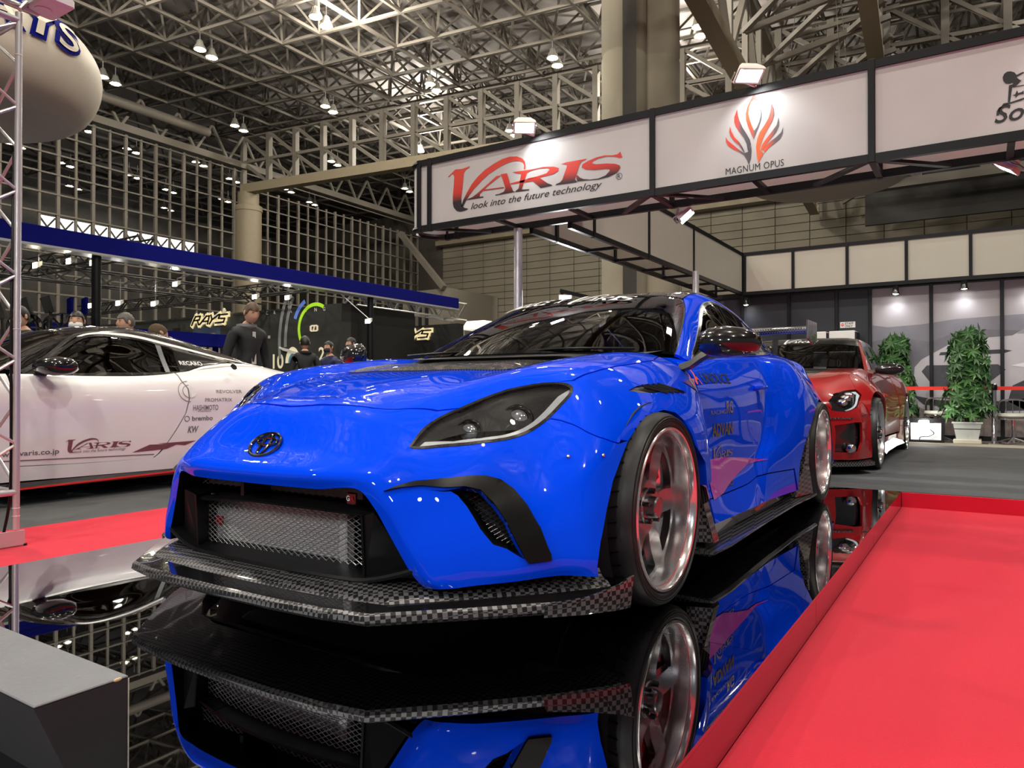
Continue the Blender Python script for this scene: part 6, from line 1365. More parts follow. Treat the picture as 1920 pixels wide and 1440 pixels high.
# cabin
cab=bpy.data.objects.new('interior',None);COL.objects.link(cab);cab.parent=car
MB().loft([[(.50,l,.74),(.52,l,.835),(.75,l,.86),(.98,l,.84),(1.0,l,.6)] for l in np.linspace(-.66,.66,13)],False).build('dashboard',DARK,cab,True)
MB().box((.5,-.68,.25),(2.9,.68,.30)).build('cabin_floor',DARK,cab)
for sgn in(1,-1):
    mb=MB();l=.36*sgn;mb.loft([[(1.55+x,l+y,z) for y,x in((-.24,0),(-.2,.05),(.2,.05),(.24,0),(.2,-.02),(-.2,-.02))] for x,z in((0,.5),(.10,.75),(.2,.95))],True,True);mb.loft([[(1.78+x,l+y,z) for y,x in((-.15,0),(.15,0),(.15,.08),(-.15,.08))] for x,z in((0,.93),(.03,1.10))],True,True);mb.loft([[(1.1,l-.22,.42),(1.1,l+.22,.42),(1.6,l+.22,.40),(1.6,l-.22,.40)],[(1.1,l-.22,.55),(1.1,l+.22,.55),(1.6,l+.22,.50),(1.6,l-.22,.50)]],True,True);stuff(mb.build('bucket_seat',mat('seat_cloth',(.02,.02,.022),.8),cab,True))
MB().tube([(1.02+.06*math.sin(t),-.36+.175*math.cos(t),.80+.165*math.sin(t)) for t in np.linspace(0,2*PI,33)],.014,8,False).build('steering_wheel',BLACKMATTE,cab,True)
MB().box((1.0,-.50,.79),(1.04,-.22,.82)).build('wheel_spoke',BLACKMATTE,cab)
MB().tube([(2.3,-.55,.5),(2.3,-.50,1.0),(2.28,-.3,1.17),(2.28,.3,1.17),(2.3,.50,1.0),(2.3,.55,.5)],.02,8).build('roll_hoop',BLACKMATTE,cab,True)
MB().tube([(2.29,-.52,.75),(2.29,.5,1.0)],.018,8).build('roll_brace',BLACKMATTE,cab,True)
MB().bbox((1.30,-.10,1.07),(1.33,.10,1.12),.006).build('rear_view_mirror',BLACKGLOSS,cab)
# door mirrors
for sgn in(1,-1):
    t=bpy.data.objects.new('door_mirror',None);COL.objects.link(t);t.parent=car
    sec=[(.52,.885,.03,.035),(.53,.92,.062,.060),(.545,.98,.078,.066),(.565,1.04,.072,.056),(.59,1.08,.05,.038),(.60,1.095,.02,.015)]
    mb=MB();rings=[]
    for x,y,rx,rz in sec: rings.append([(x+rx*(math.cos(a) if math.cos(a)<0 else .55*math.cos(a)),y*sgn,.868+rz*(math.sin(a) if math.sin(a)>0 else .85*math.sin(a))) for a in np.linspace(0,2*PI,24,endpoint=False)])
    mb.loft(rings,True,True);mb.build('mirror_shell',BLACKGLOSS,t,True,angle=60)
    mb=MB();mb.loft([[(x+.034*(1 if i else .9),y*sgn,.868+b) for b in(-.04,.04)] for i,(x,y,_,_) in enumerate(sec[1:5])],False);mb.build('mirror_glass',CHROME,t)
    MB().loft([[(x+a,l*sgn,z+b) for a,b in((-.035,-.012),(.02,-.016),(.032,.01),(-.02,.016))] for x,l,z in((.60,.775,.775),(.575,.83,.79),(.56,.88,.82),(.55,.93,.845))],True,True).build('mirror_stalk',BLACKMATTE,t,True)
# door handles, side printing
nearB=bvh_of(Bs,1)
fn=stick_side(nearB)
def decal(name,m,polys=None,text=None,x0=0,z0=0,w=None,h=None,fnn=fn,flipx=False,parent=car,**k):
    mb=MB()
    if polys:
        allp=np.vstack([np.array(p) for p in polys]);a0,b0=allp.min(0);a1,b1=allp.max(0);hh=h or w*(b1-b0)/(a1-a0);ww=w or hh*(a1-a0)/(b1-b0)
        for L in polys:
            L2=[tuple(p) for p in dense_loop([((a-a0)/(a1-a0)*ww,(b-b0)/(b1-b0)*hh) for a,b in L],ww/40)];V,F=fillpoly(L2);mb.add([fnn(x0+a,z0+b) for a,b in V],F)
    else: letters(mb,text,fnn,x0,z0,w,h,**k)
    return mb.build(name,m,parent)
GOLD=mat('dull_gold_print',(.16,.12,.06),.35,.5);GREYP=mat('grey_decal',(.23,.21,.19),.4,.3)
PINK=mat('magenta_print',(.42,.045,.50),.4,coat=1,noise=0,croughness=.02)
decal('door_lettering',GREYP,text='RG',x0=.98,z0=.585,h=.055,bold=.02,shear=.2);decal('door_lettering',GREYP,text='RACING',x0=.77,z0=.585,w=.2,h=.018)
decal('door_lettering',GOLD,text='ADVAN',x0=.76,z0=.492,w=.30,h=.055,bold=.03,shear=.15)
decal('door_lettering',GREYP,polys=VARIS,x0=.76,z0=.385,w=.28)
decal('door_lettering',GOLD,text='RBK',x0=.76,z0=.335,w=.15,h=.045,shear=.25);decal('door_lettering',GOLD,text='engineering',x0=.86,z0=.315,w=.2,h=.02,shear=.25)
decal('door_lettering',GOLD,text='RECARO',x0=.74,z0=.27,w=.28,h=.03,bold=.02)
decal('door_lettering',PRINTBLACK,text='UNDUCE',x0=.76,z0=.718,w=.36,h=.045,bold=.005);decal('door_lettering',mat('orange_red_print',(.75,.06,.03),.4),text='A',x0=.66,z0=.712,h=.07,bold=.03)
mb=MB();A_=dense_loop([(.68,.405),(.9,.40),(1.2,.375),(1.5,.345),(1.25,.34),(1.05,.30),(.85,.25),(.72,.24)],.04);V,F=fillpoly(A_);mb.add([fn(a,b) for a,b in V],F);mb.build('door_graphic',PINK,car)
mb=MB();A_=dense_loop([(.42,.72),(.56,.733),(.66,.735),(.60,.70),(.55,.68)],.03);V,F=fillpoly(A_)
mb.add([fn(a,b) for a,b in V],F);mb.build('fender_graphic',mat('violet_print',(.12,.02,.30),.4,coat=1,noise=0),car)
for sgn in(1,-1):
    f2=stick_side(nearB if sgn>0 else bvh_of(Bs,-1),.0,sgn)
    y=f2(1.52,.70)[1];mb=MB();mb.loft([[(1.42+d,y+sgn*q,.70+e) for d,e in((0,-.012),(.0,.012))] for d_,q in((0,0),)],False) if False else None
    mb=MB();mb.tube(spl([(1.46,f2(1.46,.70)[1]+.004*sgn,.70),(1.49,f2(1.5,.7)[1]+.025*sgn,.702),(1.60,f2(1.6,.7)[1]+.025*sgn,.704),(1.64,f2(1.64,.7)[1]+.006*sgn,.705)]),.011,8);mb.build('door_handle',BLUE,car,True)
# fixings near the arch
for i_,j_ in((5.55,4.85),(6.2,5.30)):
    p=Bs.pts([(i_,j_)])[0];n=Bs.normals([(i_,j_)])[0];n=n if n@(CAMP-p)>0 else -n
    MB().ball(tuple(p+n*.002),(.006,.006,.006),10,6).build('bolt_head',CHROME,car,True)
# windscreen header lettering
cb_=bvh_of(Cs,1);cbm=bvh_of(Cs,-1)
def onws(x,y):
    # x lateral (to the right of the picture), y up the screen
    best=None
    h=(cb_ if x>=0 else cbm).ray_cast(Vector((-1.5,x,y+1.03)),Vector((1,0,-.25)).normalized())
    return (h[0].x-.006,x,h[0].z+.008) if h[0] is not None else (1.2,x,1.15)
mb=MB();allp=np.vstack([np.array(p) for p in VARIS]);a0,b0=allp.min(0);a1,b1=allp.max(0)
z_=.895
for L in VARIS:
    V,F=fillpoly([((a-a0)/(a1-a0)*.34-.02,(b-b0)/(b1-b0)*.13) for a,b in L]);mb.add([onws(a,.735+b) for a,b in V],F)
letters(mb,'x',lambda x,y:onws(x,y),-.11,.765,w=.035,h=.055,bold=.02);letters(mb,'AUNDUCE',lambda x,y:onws(x,y),-.52,.755,w=.36,h=.075,bold=.02)
mb.build('screen_lettering',WHITE,car)
# boot wing on stays
wgp=bpy.data.objects.new('rear_wing',None);COL.objects.link(wgp);wgp.parent=car
AF=[(0,.02),(.01,.04),(.07,.052),(.16,.052),(.26,.05),(.26,.045),(.16,.02),(.07,.0),(.015,-.004)]
mb=MB();mb.loft([[(3.22+a,l,1.095+b) for a,b in AF] for l in np.linspace(-.75,.75,9)],True,True);mb.build('wing_blade',CARBON,wgp,True,angle=60)
for sgn in(1,-1):
    MB().loft([[(3.19,l*sgn,1.055),(3.40,l*sgn,1.015),(3.52,l*sgn,1.05),(3.52,l*sgn,1.185),(3.20,l*sgn,1.185)] for l in(.752,.764)],True,True).build('end_plate',TWILL,wgp)
    MB().box((3.19,.64*sgn-.006,.95),(3.25,.64*sgn+.006,1.10)).build('wing_stay',BLACKALU,wgp) if False else MB().loft([[(3.18,.52*sgn,.90),(3.30,.52*sgn,.90),(3.30,.53*sgn,.90),(3.18,.53*sgn,.90)],[(3.20,.52*sgn,1.06),(3.34,.52*sgn,1.06),(3.34,.53*sgn,1.06),(3.20,.53*sgn,1.06)]],True,True).build('wing_stay',BLACKALU,wgp)
for sgn in(1,-1): MB().bbox((3.36,.25*sgn,.70) if sgn>0 else (3.36,-.62,.70),(3.43,.62,.80) if sgn>0 else (3.43,-.25,.80),.01).build('tail_lamp',REDM,car)
# ---------------------------------------------------------------- white coupe (left) and red hatchback (rear)
WBODY=[
[(-1.55,0,.45),(-1.54,.3,.45),(-1.45,.55,.45),(-1.35,.68,.45),(-1.33,.70,.40),(-1.33,.7,.35),(-1.33,.70,.25),(-1.34,.68,.12),(-1.36,.65,.02)],
[(-1.2,0,.60),(-1.2,.3,.6),(-1.15,.55,.6),(-1.05,.74,.58),(-1.0,.80,.5),(-.98,.82,.42),(-.98,.83,.3),(-.98,.83,.15),(-1.0,.82,.02)],
[(-.55,0,.72),(-.55,.35,.73),(-.55,.6,.75),(-.55,.78,.73),(-.55,.86,.68),(-.55,.90,.60),(-.55,.915,.45),(-.55,.915,.2),(-.55,.91,.04)],
[(0,0,.80),(0,.35,.81),(0,.6,.81),(0,.80,.80),(0,.86,.745),(0,.895,.668),(0,.905,.45),(0,.90,.2),(0,.885,.06)],
[(.6,0,.80),(.6,.35,.80),(.6,.6,.80),(.6,.80,.797),(.6,.86,.74),(.6,.90,.668),(.6,.915,.42),(.6,.905,.18),(.6,.89,.055)],
[(1.2,0,.81),(1.2,.35,.81),(1.2,.6,.81),(1.2,.80,.815),(1.2,.865,.75),(1.2,.905,.668),(1.2,.92,.42),(1.2,.91,.18),(1.2,.895,.05)],
[(1.6,0,.87),(1.6,.35,.87),(1.6,.6,.87),(1.6,.77,.868),(1.6,.862,.785),(1.6,.915,.69),(1.6,.93,.43),(1.6,.922,.18),(1.6,.90,.05)],
[(2.0,0,.91),(2.0,.35,.91),(2.0,.55,.91),(2.0,.72,.905),(2.0,.85,.83),(2.0,.935,.71),(2.0,.95,.45),(2.0,.95,.2),(2.0,.93,.05)],
[(2.5,0,.90),(2.5,.35,.90),(2.5,.52,.89),(2.5,.68,.88),(2.5,.80,.82),(2.5,.89,.71),(2.5,.92,.45),(2.5,.92,.2),(2.5,.9,.08)],
[(2.85,0,.86),(2.85,.3,.86),(2.85,.48,.85),(2.85,.6,.83),(2.85,.70,.77),(2.85,.75,.68),(2.85,.78,.45),(2.85,.76,.25),(2.85,.72,.15)],
[(2.9,0,.84),(2.9,0,.83),(2.9,0,.82),(2.9,0,.8),(2.9,0,.74),(2.9,0,.65),(2.9,0,.45),(2.88,0,.25),(2.86,0,.15)]]
WCAB=[
[(-.05,0,.855),(.0,.35,.85),(.13,.62,.84),(.2,.75,.815),(.22,.78,.80),(.24,.80,.795)],
[(.25,0,1.0),(.28,.3,.995),(.34,.55,.97),(.44,.68,.945),(.47,.745,.87),(.5,.80,.797)],
[(.6,0,1.16),(.62,.28,1.155),(.66,.47,1.135),(.71,.585,1.112),(.74,.70,.95),(.75,.80,.80)],
[(1.05,0,1.235),(1.05,.28,1.228),(1.05,.47,1.20),(1.05,.585,1.125),(1.05,.70,.95),(1.05,.80,.808)],
[(1.5,0,1.19),(1.5,.28,1.18),(1.5,.46,1.15),(1.45,.58,1.06),(1.42,.69,.94),(1.4,.79,.83)],
[(1.95,0,1.08),(1.95,.28,1.075),(1.95,.45,1.05),(1.87,.59,.98),(1.77,.65,.935),(1.65,.765,.88)],
[(2.4,0,.965),(2.4,.28,.96),(2.4,.44,.945),(2.3,.55,.93),(2.15,.62,.92),(2.0,.71,.905)],
[(2.75,0,.885),(2.75,.28,.885),(2.73,.42,.88),(2.7,.5,.875),(2.6,.58,.87),(2.5,.66,.88)]]
RBODY=[
[(-.83,0,.56),(-.83,.25,.56),(-.80,.45,.55),(-.76,.56,.50),(-.74,.58,.42),(-.73,.6,.34),(-.73,.6,.27),(-.73,.6,.2),(-.72,.6,.12)],
[(-.80,0,.62),(-.79,.3,.62),(-.75,.52,.61),(-.68,.68,.585),(-.60,.80,.52),(-.57,.83,.40),(-.56,.83,.28),(-.57,.82,.20),(-.58,.80,.12)],
[(-.55,0,.76),(-.54,.3,.755),(-.50,.52,.74),(-.43,.69,.70),(-.38,.81,.64),(-.36,.88,.52),(-.37,.89,.36),(-.38,.89,.25),(-.39,.88,.12)],
[(-.1,0,.85),(-.1,.3,.85),(-.1,.55,.84),(-.1,.70,.82),(-.1,.80,.77),(-.1,.90,.68),(-.1,.945,.58),(-.12,.945,.4),(-.12,.945,.13)],
[(.35,0,.89),(.35,.3,.89),(.35,.55,.885),(.35,.72,.87),(.35,.80,.81),(.35,.90,.70),(.35,.945,.57),(.35,.945,.4),(.35,.94,.13)],
[(.6,0,.91),(.6,.3,.91),(.6,.55,.905),(.6,.74,.89),(.6,.79,.83),(.6,.83,.70),(.6,.85,.55),(.6,.85,.4),(.6,.88,.12)],
[(1.2,0,.91),(1.2,.3,.91),(1.2,.55,.91),(1.2,.75,.90),(1.2,.80,.85),(1.2,.84,.7),(1.2,.855,.55),(1.2,.86,.4),(1.2,.89,.12)],
[(1.85,0,.93),(1.85,.3,.93),(1.85,.55,.93),(1.85,.74,.93),(1.85,.80,.87),(1.85,.86,.72),(1.85,.90,.57),(1.85,.91,.4),(1.85,.90,.12)],
[(2.56,0,.95),(2.56,.3,.95),(2.56,.55,.95),(2.56,.70,.95),(2.56,.79,.9),(2.56,.90,.77),(2.56,.955,.62),(2.56,.955,.4),(2.56,.95,.14)],
[(2.95,0,.96),(2.95,.3,.96),(2.95,.5,.96),(2.95,.66,.96),(2.95,.75,.9),(2.95,.85,.78),(2.95,.90,.6),(2.95,.90,.4),(2.95,.88,.2)],
[(3.1,0,.93),(3.1,.3,.93),(3.1,.45,.93),(3.1,.55,.92),(3.1,.6,.88),(3.1,.68,.76),(3.1,.72,.6),(3.1,.72,.4),(3.1,.7,.25)],
[(3.12,0,.9),(3.12,0,.9),(3.12,0,.9),(3.12,0,.9),(3.12,0,.85),(3.12,0,.74),(3.12,0,.6),(3.12,0,.4),(3.1,0,.25)]]
RCAB=[
[(.72,0,.93),(.78,.3,.925),(.90,.58,.91),(1.02,.70,.89),(1.06,.73,.88),(1.08,.745,.875)],
[(1.15,0,1.12),(1.17,.28,1.115),(1.26,.52,1.10),(1.36,.63,1.08),(1.41,.69,1.0),(1.44,.745,.89)],
[(1.5,0,1.245),(1.5,.27,1.24),(1.54,.48,1.23),(1.60,.575,1.205),(1.66,.66,1.06),(1.68,.75,.905)],
[(2.1,0,1.285),(2.1,.27,1.28),(2.1,.48,1.265),(2.1,.57,1.235),(2.1,.66,1.08),(2.1,.745,.925)],
[(2.7,0,1.26),(2.7,.27,1.255),(2.7,.46,1.24),(2.7,.54,1.21),(2.7,.63,1.08),(2.7,.71,.95)],
[(3.0,0,1.2),(3.0,.26,1.195),(3.0,.44,1.18),(3.0,.5,1.14),(3.0,.58,1.05),(3.0,.66,.96)],
[(3.1,0,.97),(3.1,.26,.97),(3.1,.4,.97),(3.1,.48,.96),(3.08,.54,.95),(3.05,.6,.94)]]
def circ_param(S,s,z,r,a0,a1,n=14,j0=4): return [sz_param(S,s+r*math.cos(math.radians(a)),z+r*math.sin(math.radians(a)),j0) for a in np.linspace(a0,a1,n)]
# ---- white coupe
CAR_OFF[:]=[0,-4.67,0]
PEARL=mat('pearl_white_paint',(.86,.87,.88),.3,0,1,.4,noise=0,croughness=.02)
wc=thing('coupe','white sports coupe with a black roof and grey sponsor lettering along its side','car',(.7,-4.67,HF))
Wb=Surf(WBODY);Wc=Surf(WCAB)
q=lambda s,z,j=3:sz_param(Wb,s,z,j)
cut=[q(1.35,.82),q(1.365,.76),q(1.40,.70),q(1.405,.62),q(1.37,.5),q(1.295,.391),q(1.20,.25),q(1.11,.15)]
fa=circ_param(Wb,-.55,.22,.36,-30,210,16);ra=circ_param(Wb,2.0,.22,.36,-30,210,16)
def clip8(L): return [(a,min(b,8)) for a,b in L]
fa=[(fa[0][0],8)]+fa+[(fa[-1][0],8)];ra=[(ra[0][0],8)]+ra+[(ra[-1][0],8)]
fr0=q(.10,.80)[0]
front=[(0,3.02),(fr0-.02,3.02),(fr0-.02,7.2),(fr0-.02,8)]+fa+[(0.02,8)]
panel('front_fender',Wb,front,PEARL,wc,mirror='two',step=.2)
panel('bonnet',Wb,[(0,0),(0,2.98),(3.05,2.98),(3.05,0)],PEARL,wc,step=.2)
dl=[(a-.015,b) for a,b in cut]
panel('door',Wb,[(fr0+.02,3.02)]+[(dl[0][0],3.02)]+dl[1:]+[(fr0+.02,dl[-1][1])],PEARL,wc,mirror='two',step=.2)
cr_=[(a+.015,b) for a,b in cut]
panel('rear_quarter',Wb,[(cr_[0][0],3.02)]+cr_[1:]+[(fr0+.02,cr_[-1][1]+.04),(fr0+.02,8)]+[(ra[-1][0]-.05,8)]+ra[::-1][0:]+[(9.95,8),(9.95,3.02)],PEARL,wc,mirror='two',step=.2)
panel('tail',Wb,[(8.6,0),(8.6,2.98),(9.9,2.98),(9.95,8),(10,8),(10,0)],PEARL,wc,step=.25)
panel('windscreen',Wc,[(.03,0),(.03,2.75),(1,2.7),(1.9,2.5),(2.0,0)],GLASSP,wc,rim=0)
panel('roof',Wc,[(2.02,0),(1.93,2.52),(1.0,2.74),(.05,2.82),(.05,2.96),(1.0,2.92),(1.93,2.88),(3,2.74),(4,2.72),(5,2.68),(6,2.6),(6.98,2.6),(6.98,0)],BLACKGLOSS,wc,label='gloss black roof')
panel('roof_rail',Wc,[(1.85,2.90),(1.95,2.90),(3,2.76),(4,2.74),(5,2.70),(6,2.62),(6.9,2.62),(6.9,2.9),(6,2.86),(5,2.90),(4,2.95),(3,2.98),(1.95,3.02)],PEARL,wc,mirror='two',off=.003,label='white roof rail strip')
wl_=[(.05,3.0),(1.0,2.95),(1.95,3.04),(3,3.0),(4,2.97),(5,2.92),(5.6,2.9),(5.75,3.1),(5.6,3.5),(5.2,4.3),(4.6,4.75),(4.1,4.97),(.1,4.97)]
panel('side_window',Wc,wl_,GLASSP,wc,mirror='two',rim=0)
panel('quarter_cover',Wc,[(4.0,3.0),(5,2.93),(5.6,2.91),(5.72,3.1),(5.58,3.5),(5.15,4.3),(4.55,4.75),(4.0,4.95)],BLACKGLOSS,wc,mirror='two',off=.003,rim=.003)
panel('window_frame',Wc,[(.0,2.98),(1.0,2.93),(1.95,3.02),(3,2.98),(4,2.96),(4,3.1),(3,3.12),(2.05,3.16),(1.1,3.2),(.35,4.85),(4,4.85),(4,4.99),(.0,4.99)],BLACKGLOSS,wc,mirror='two',off=.004,rim=.003)
panel('door_pillar',Wc,[(3.62,3.05),(3.74,3.05),(3.74,4.95),(3.62,4.95)],mat('pillar_grey',(.10,.12,.12),.3),wc,mirror='two',off=.001,rim=0,step=.3)
panel('quarter_body',Wc,[(5.78,3.12),(5.63,3.55),(5.22,4.4),(4.62,4.82),(4.1,5),(7,5),(7,2.62),(6.92,2.62),(6.92,2.92),(6,2.88)],PEARL,wc,mirror='two',off=.001)
wcb=bvh_of(Wb,1);_f=stick_side(wcb,.003,1)
fw=lambda s,z:tuple(vec(_f(s,z))+vec((0,-4.67,0)))
DGREY=mat('decal_grey',(.16,.15,.16),.5);WINE=mat('decal_wine',(.20,.07,.09),.5)
dk_=dict(fnn=fw,parent=wc)
decal('side_lettering',WINE,polys=VARIS,x0=.43,z0=.235,w=.48,h=.10,**dk_);decal('side_lettering',DGREY,text='look into the future technology',x0=.49,z0=.225,w=.38,h=.026,shear=.3,**dk_)
decal('side_lettering',DGREY,text='www.varis.co.jp',x0=-.02,z0=.225,w=.41,h=.045,bold=.015,**dk_)
decal('side_lettering',DGREY,text='HASHIMOTO',x0=1.43,z0=.52,w=.23,h=.045,bold=.005,**dk_);decal('side_lettering',DGREY,text='corporation',x0=1.47,z0=.505,w=.12,h=.014,bold=.01,**dk_)
decal('side_lettering',DGREY,text='brembo',x0=1.42,z0=.435,w=.19,h=.038,bold=.02,**dk_);decal('side_lettering',DGREY,text='KW',x0=1.38,z0=.335,w=.10,h=.055,bold=.03,shear=.3,**dk_)
decal('side_lettering',DGREY,text='REVOLVER',x0=1.65,z0=.665,w=.24,h=.028,**dk_);decal('side_lettering',DGREY,text='PROMATRIX',x0=1.54,z0=.592,w=.25,h=.03,**dk_)
mb=MB();A_=np.linspace(0,2*PI,25);mb.add([fw(1.375+r*math.cos(t),.453+r*math.sin(t)) for t in A_ for r in(.024,.018)],[(2*i,2*i+2,2*i+3,2*i+1) for i in range(24)]);mb.build('round_mark',DGREY,wc)
for a_,P_ in enumerate((((.92,.205),(1.20,.215),(1.30,.25),(1.06,.258)),((1.12,.262),(1.46,.268),(1.36,.235),(1.27,.247)))):
    V,F=fillpoly(dense_loop(P_,.03));mb=MB();mb.add([fw(a,b) for a,b in V],F);mb.build('flag_mark',WINE,wc)
mb=MB();V,F=fillpoly(dense_loop([(.0,.205),(1.1,.175),(1.1,.182),(.0,.212)],.03));mb.add([fw(a,b) for a,b in V],F);mb.build('pin_line',DGREY,wc)
wcc=bvh_of(Wc,1);_f2=stick_side(wcc,.008,1)
f2w=lambda s,z:tuple(vec(_f2(s,z))+vec((0,-4.67,0)))
decal('quarter_lettering',WHITE,text='RECARO',x0=1.44,z0=.905,w=.23,h=.036,bold=.02,fnn=f2w,parent=wc)
pc_=vec(f2w(1.84,.895));nb_=vec((.15,.80,.58));nb_/=np.linalg.norm(nb_);ub_=np.cross(nb_,(0,0,1));ub_/=np.linalg.norm(ub_);vb_=np.cross(ub_,nb_)
MB().loft([[pc_+nb_*h+.030*(ub_*math.cos(t_)+vb_*math.sin(t_)) for t_ in np.linspace(0,2*PI,18,endpoint=False)] for h in(-.004,.006)],True,True).build('round_badge',BLACKGLOSS,wc)
for r in(.10,.062): MB().tube([fw(1.41+r*math.cos(t),.68+r*math.sin(t)*.85) for t in np.linspace(PI*.5,PI*1.5,15)],.0025,5).build('handle_recess',mat('panel_line',(.25,.25,.26),.5),wc)
mb=MB();A_=np.linspace(-PI/2,PI/2,11);V,F=fillpoly([(1.415+.05*math.cos(t),.68+.052*math.sin(t)) for t in A_]);mb.add([tuple(vec(fw(a,b))+vec((0,.004,0))) for a,b in V],F);mb.build('door_handle',PEARL,wc)
for sgn in(1,-1):
    for sx in(-.55,2.0):
        wheel(wc,sx,-4.67+.915*sgn,HF+.325,.325,.26,.25,sgn,'six',red=False)
        mb=MB();A_=np.linspace(-.4,PI+.4,20);mb.loft([[(sx+.37*math.cos(a),-4.67+y*sgn,HF+.325+.37*math.sin(a)) for a in A_] for y in(.88,.55)],False);mb.loft([[(sx+.37*math.cos(a),-4.67+.55*sgn,HF+.325+.37*math.sin(a)) for a in A_],[(sx+.02*math.cos(a),-4.67+.55*sgn,HF+.3+.02*math.sin(a)) for a in A_]],False);mb.build('arch_liner',DARK,wc,True)
    MB().loft([[(s,-4.67+.89*sgn,.05),(s,-4.67+.91*sgn,.035),(s,-4.67+.93*sgn,.02),(s,-4.67+.93*sgn,.005),(s,-4.67+.80*sgn,.0)] for s in(-.1,.6,1.2,1.6)],True,True).build('side_skirt',BLACKGLOSS,wc)
    MB().beam((-.1,-4.67+.933*sgn,.008),(1.62,-4.67+.933*sgn,.035),.012,.012).build('red_pinstripe',mat('red_stripe',(.75,.03,.02),.4),wc)
    t=bpy.data.objects.new('door_mirror',None);COL.objects.link(t);t.parent=wc
    mb=MB();rings=[]
    for x,y,rx,rz in((.30,.84,.05,.03),(.31,.88,.11,.062),(.325,.96,.12,.07),(.34,1.03,.11,.062),(.35,1.07,.06,.035)): rings.append([(x+.02+rx*math.cos(a),-4.67+y*sgn,.86+rz*math.sin(a)) for a in np.linspace(0,2*PI,22,endpoint=False)])
    mb.loft(rings,True,True);mb.build('mirror_shell',BLACKGLOSS,t,True,angle=60)
    MB().loft([[(x+a,-4.67+y*sgn,z+b) for a,b in((-.04,0),(.04,-.01),(.05,.015),(-.03,.02))] for x,y,z in((.30,.79,.795),(.32,.90,.83))],True,True).build('mirror_stalk',BLACKGLOSS,t)
MB().bbox((-1.0,-5.2,.0),(2.7,-4.14,.2),.02).build('underbody',DARK,wc)
ct=bpy.data.objects.new('interior',None);COL.objects.link(ct);ct.parent=wc
for l in(-5.0,-4.34):
    MB().loft([[(1.0,l-.22,.3),(1.0,l+.22,.3),(1.25,l+.22,.3),(1.25,l-.22,.3)],[(1.12,l-.2,.75),(1.12,l+.2,.75),(1.3,l+.2,.75),(1.3,l-.2,.75)],[(1.2,l-.12,1.0),(1.2,l+.12,1.0),(1.3,l+.12,1.0),(1.3,l-.12,1.0)]],True,True).build('seat',MATS['seat_cloth'],ct)
MB().loft([[(.15,l,.5),(.2,l,.8),(.55,l,.78),(.6,l,.5)] for l in(-5.35,-3.99)],True,True).build('dashboard',DARK,ct)
# ---- red hatchback
RX,RL=4.88,.09
CAR_OFF[:]=[RX,RL,0]
REDP=mat('deep_red_paint',(.33,.004,.006),.35,0,1,.3,noise=0,croughness=.02)
rc=thing('hatchback','deep red wide-arched hatchback with chrome mesh wheels and a black lettered sun strip','car',(RX+1.3,RL,0))
Rb=Surf(RBODY,si=(5,));Rc=Surf(RCAB)
r_=lambda s,z,j=3:sz_param(Rb,s,z,j)
hlr=[(.55,3.35),(1.0,2.75),(1.55,2.80),(2.0,3.25),(2.3,3.85),(2.22,4.25),(1.85,4.20),(1.2,4.02),(.8,3.85)]
rfa=circ_param(Rb,0,.33,.35,-35,215,16);rfa=[(rfa[0][0],8)]+rfa+[(rfa[-1][0],8)]
rra=circ_param(Rb,2.56,.33,.35,-35,215,16);rra=[(rra[0][0],8)]+rra+[(rra[-1][0],8)]
vent_r=[(.35,4.55),(.95,4.75),(1.25,5.0),(1.3,6.4),(1.2,7.2),(.35,7.2)]
panel('front_bumper',Rb,[(.02,0),(.9,0),(.85,1.5),(.75,2.6),(.55,3.35),(.8,3.85),(1.2,4.02),(1.85,4.20),(1.95,4.5),(2.25,6.0),(rfa[-1][0]-.02,8),(.02,8)],REDP,rc,holes=[vent_r],rim=.02,step=.2)
panel('front_fender',Rb,[(2.3,3.85),(2.22,4.25),(1.85,4.22),(1.98,4.5),(2.28,6.0)]+[p for p in rfa[::-1][1:]]+[(4.95,8),(4.95,3.1),(3.0,3.1)],REDP,rc,mirror='two',rim=.02,step=.2)
panel('bonnet',Rb,[(.92,0),(.87,1.5),(.77,2.6),(.58,3.30),(1.0,2.75),(1.55,2.80),(2.0,3.25),(2.3,3.83),(3.0,3.07),(4.9,3.07),(4.9,1.9),(3.2,1.7),(2.1,1.2),(2.0,0)],REDP,rc,step=.2)
panel('bonnet_carbon',Rb,[(2.02,0),(2.12,1.18),(3.2,1.68),(4.9,1.88),(4.9,0)],CARBON,rc,label='black carbon bonnet panel',step=.25)
panel('door',Rb,[(5.03,3.05),(7.2,3.05),(7.2,7.6),(5.03,7.6)],REDP,rc,mirror='two',step=.25)
panel('rear_fender',Rb,[(7.24,3.05),(9.95,3.05),(9.95,8)]+rra+[(5.03,8),(5.03,7.66),(7.24,7.66)],REDP,rc,mirror='two',step=.25,rim=.02)
panel('tailgate',Rb,[(9.2,0),(9.2,3),(9.95,3),(9.95,8),(11,8),(11,0)],REDP,rc,step=.3)
panel('headlamp_bowl',Rb,hlr,BLACKGLOSS,rc,mirror='two',off=-.02,rim=0)
panel('headlamp_strip',Rb,[(.85,3.75),(1.25,3.86),(1.8,3.98),(2.08,3.95),(2.02,3.5),(2.2,3.85),(2.15,4.15),(1.85,4.12),(1.2,3.97),(.85,3.85)],mat('light_guide_white',(.75,.77,.8),.25),rc,mirror='two',off=-.006,rim=.006,step=.1)
for i_,j_ in((1.15,3.3),(1.45,3.35),(1.75,3.5)):
    p=Rb.pts([(i_,j_)])[0];MB().ball((p[0]+RX+.01,p[1]+RL,p[2]),(.035,.045,.03),14,8).build('headlamp_projector',CHROME,rc,True)
panel('headlamp_cover',Rb,hlr,GLASSC,rc,mirror='two',off=.001,rim=0)
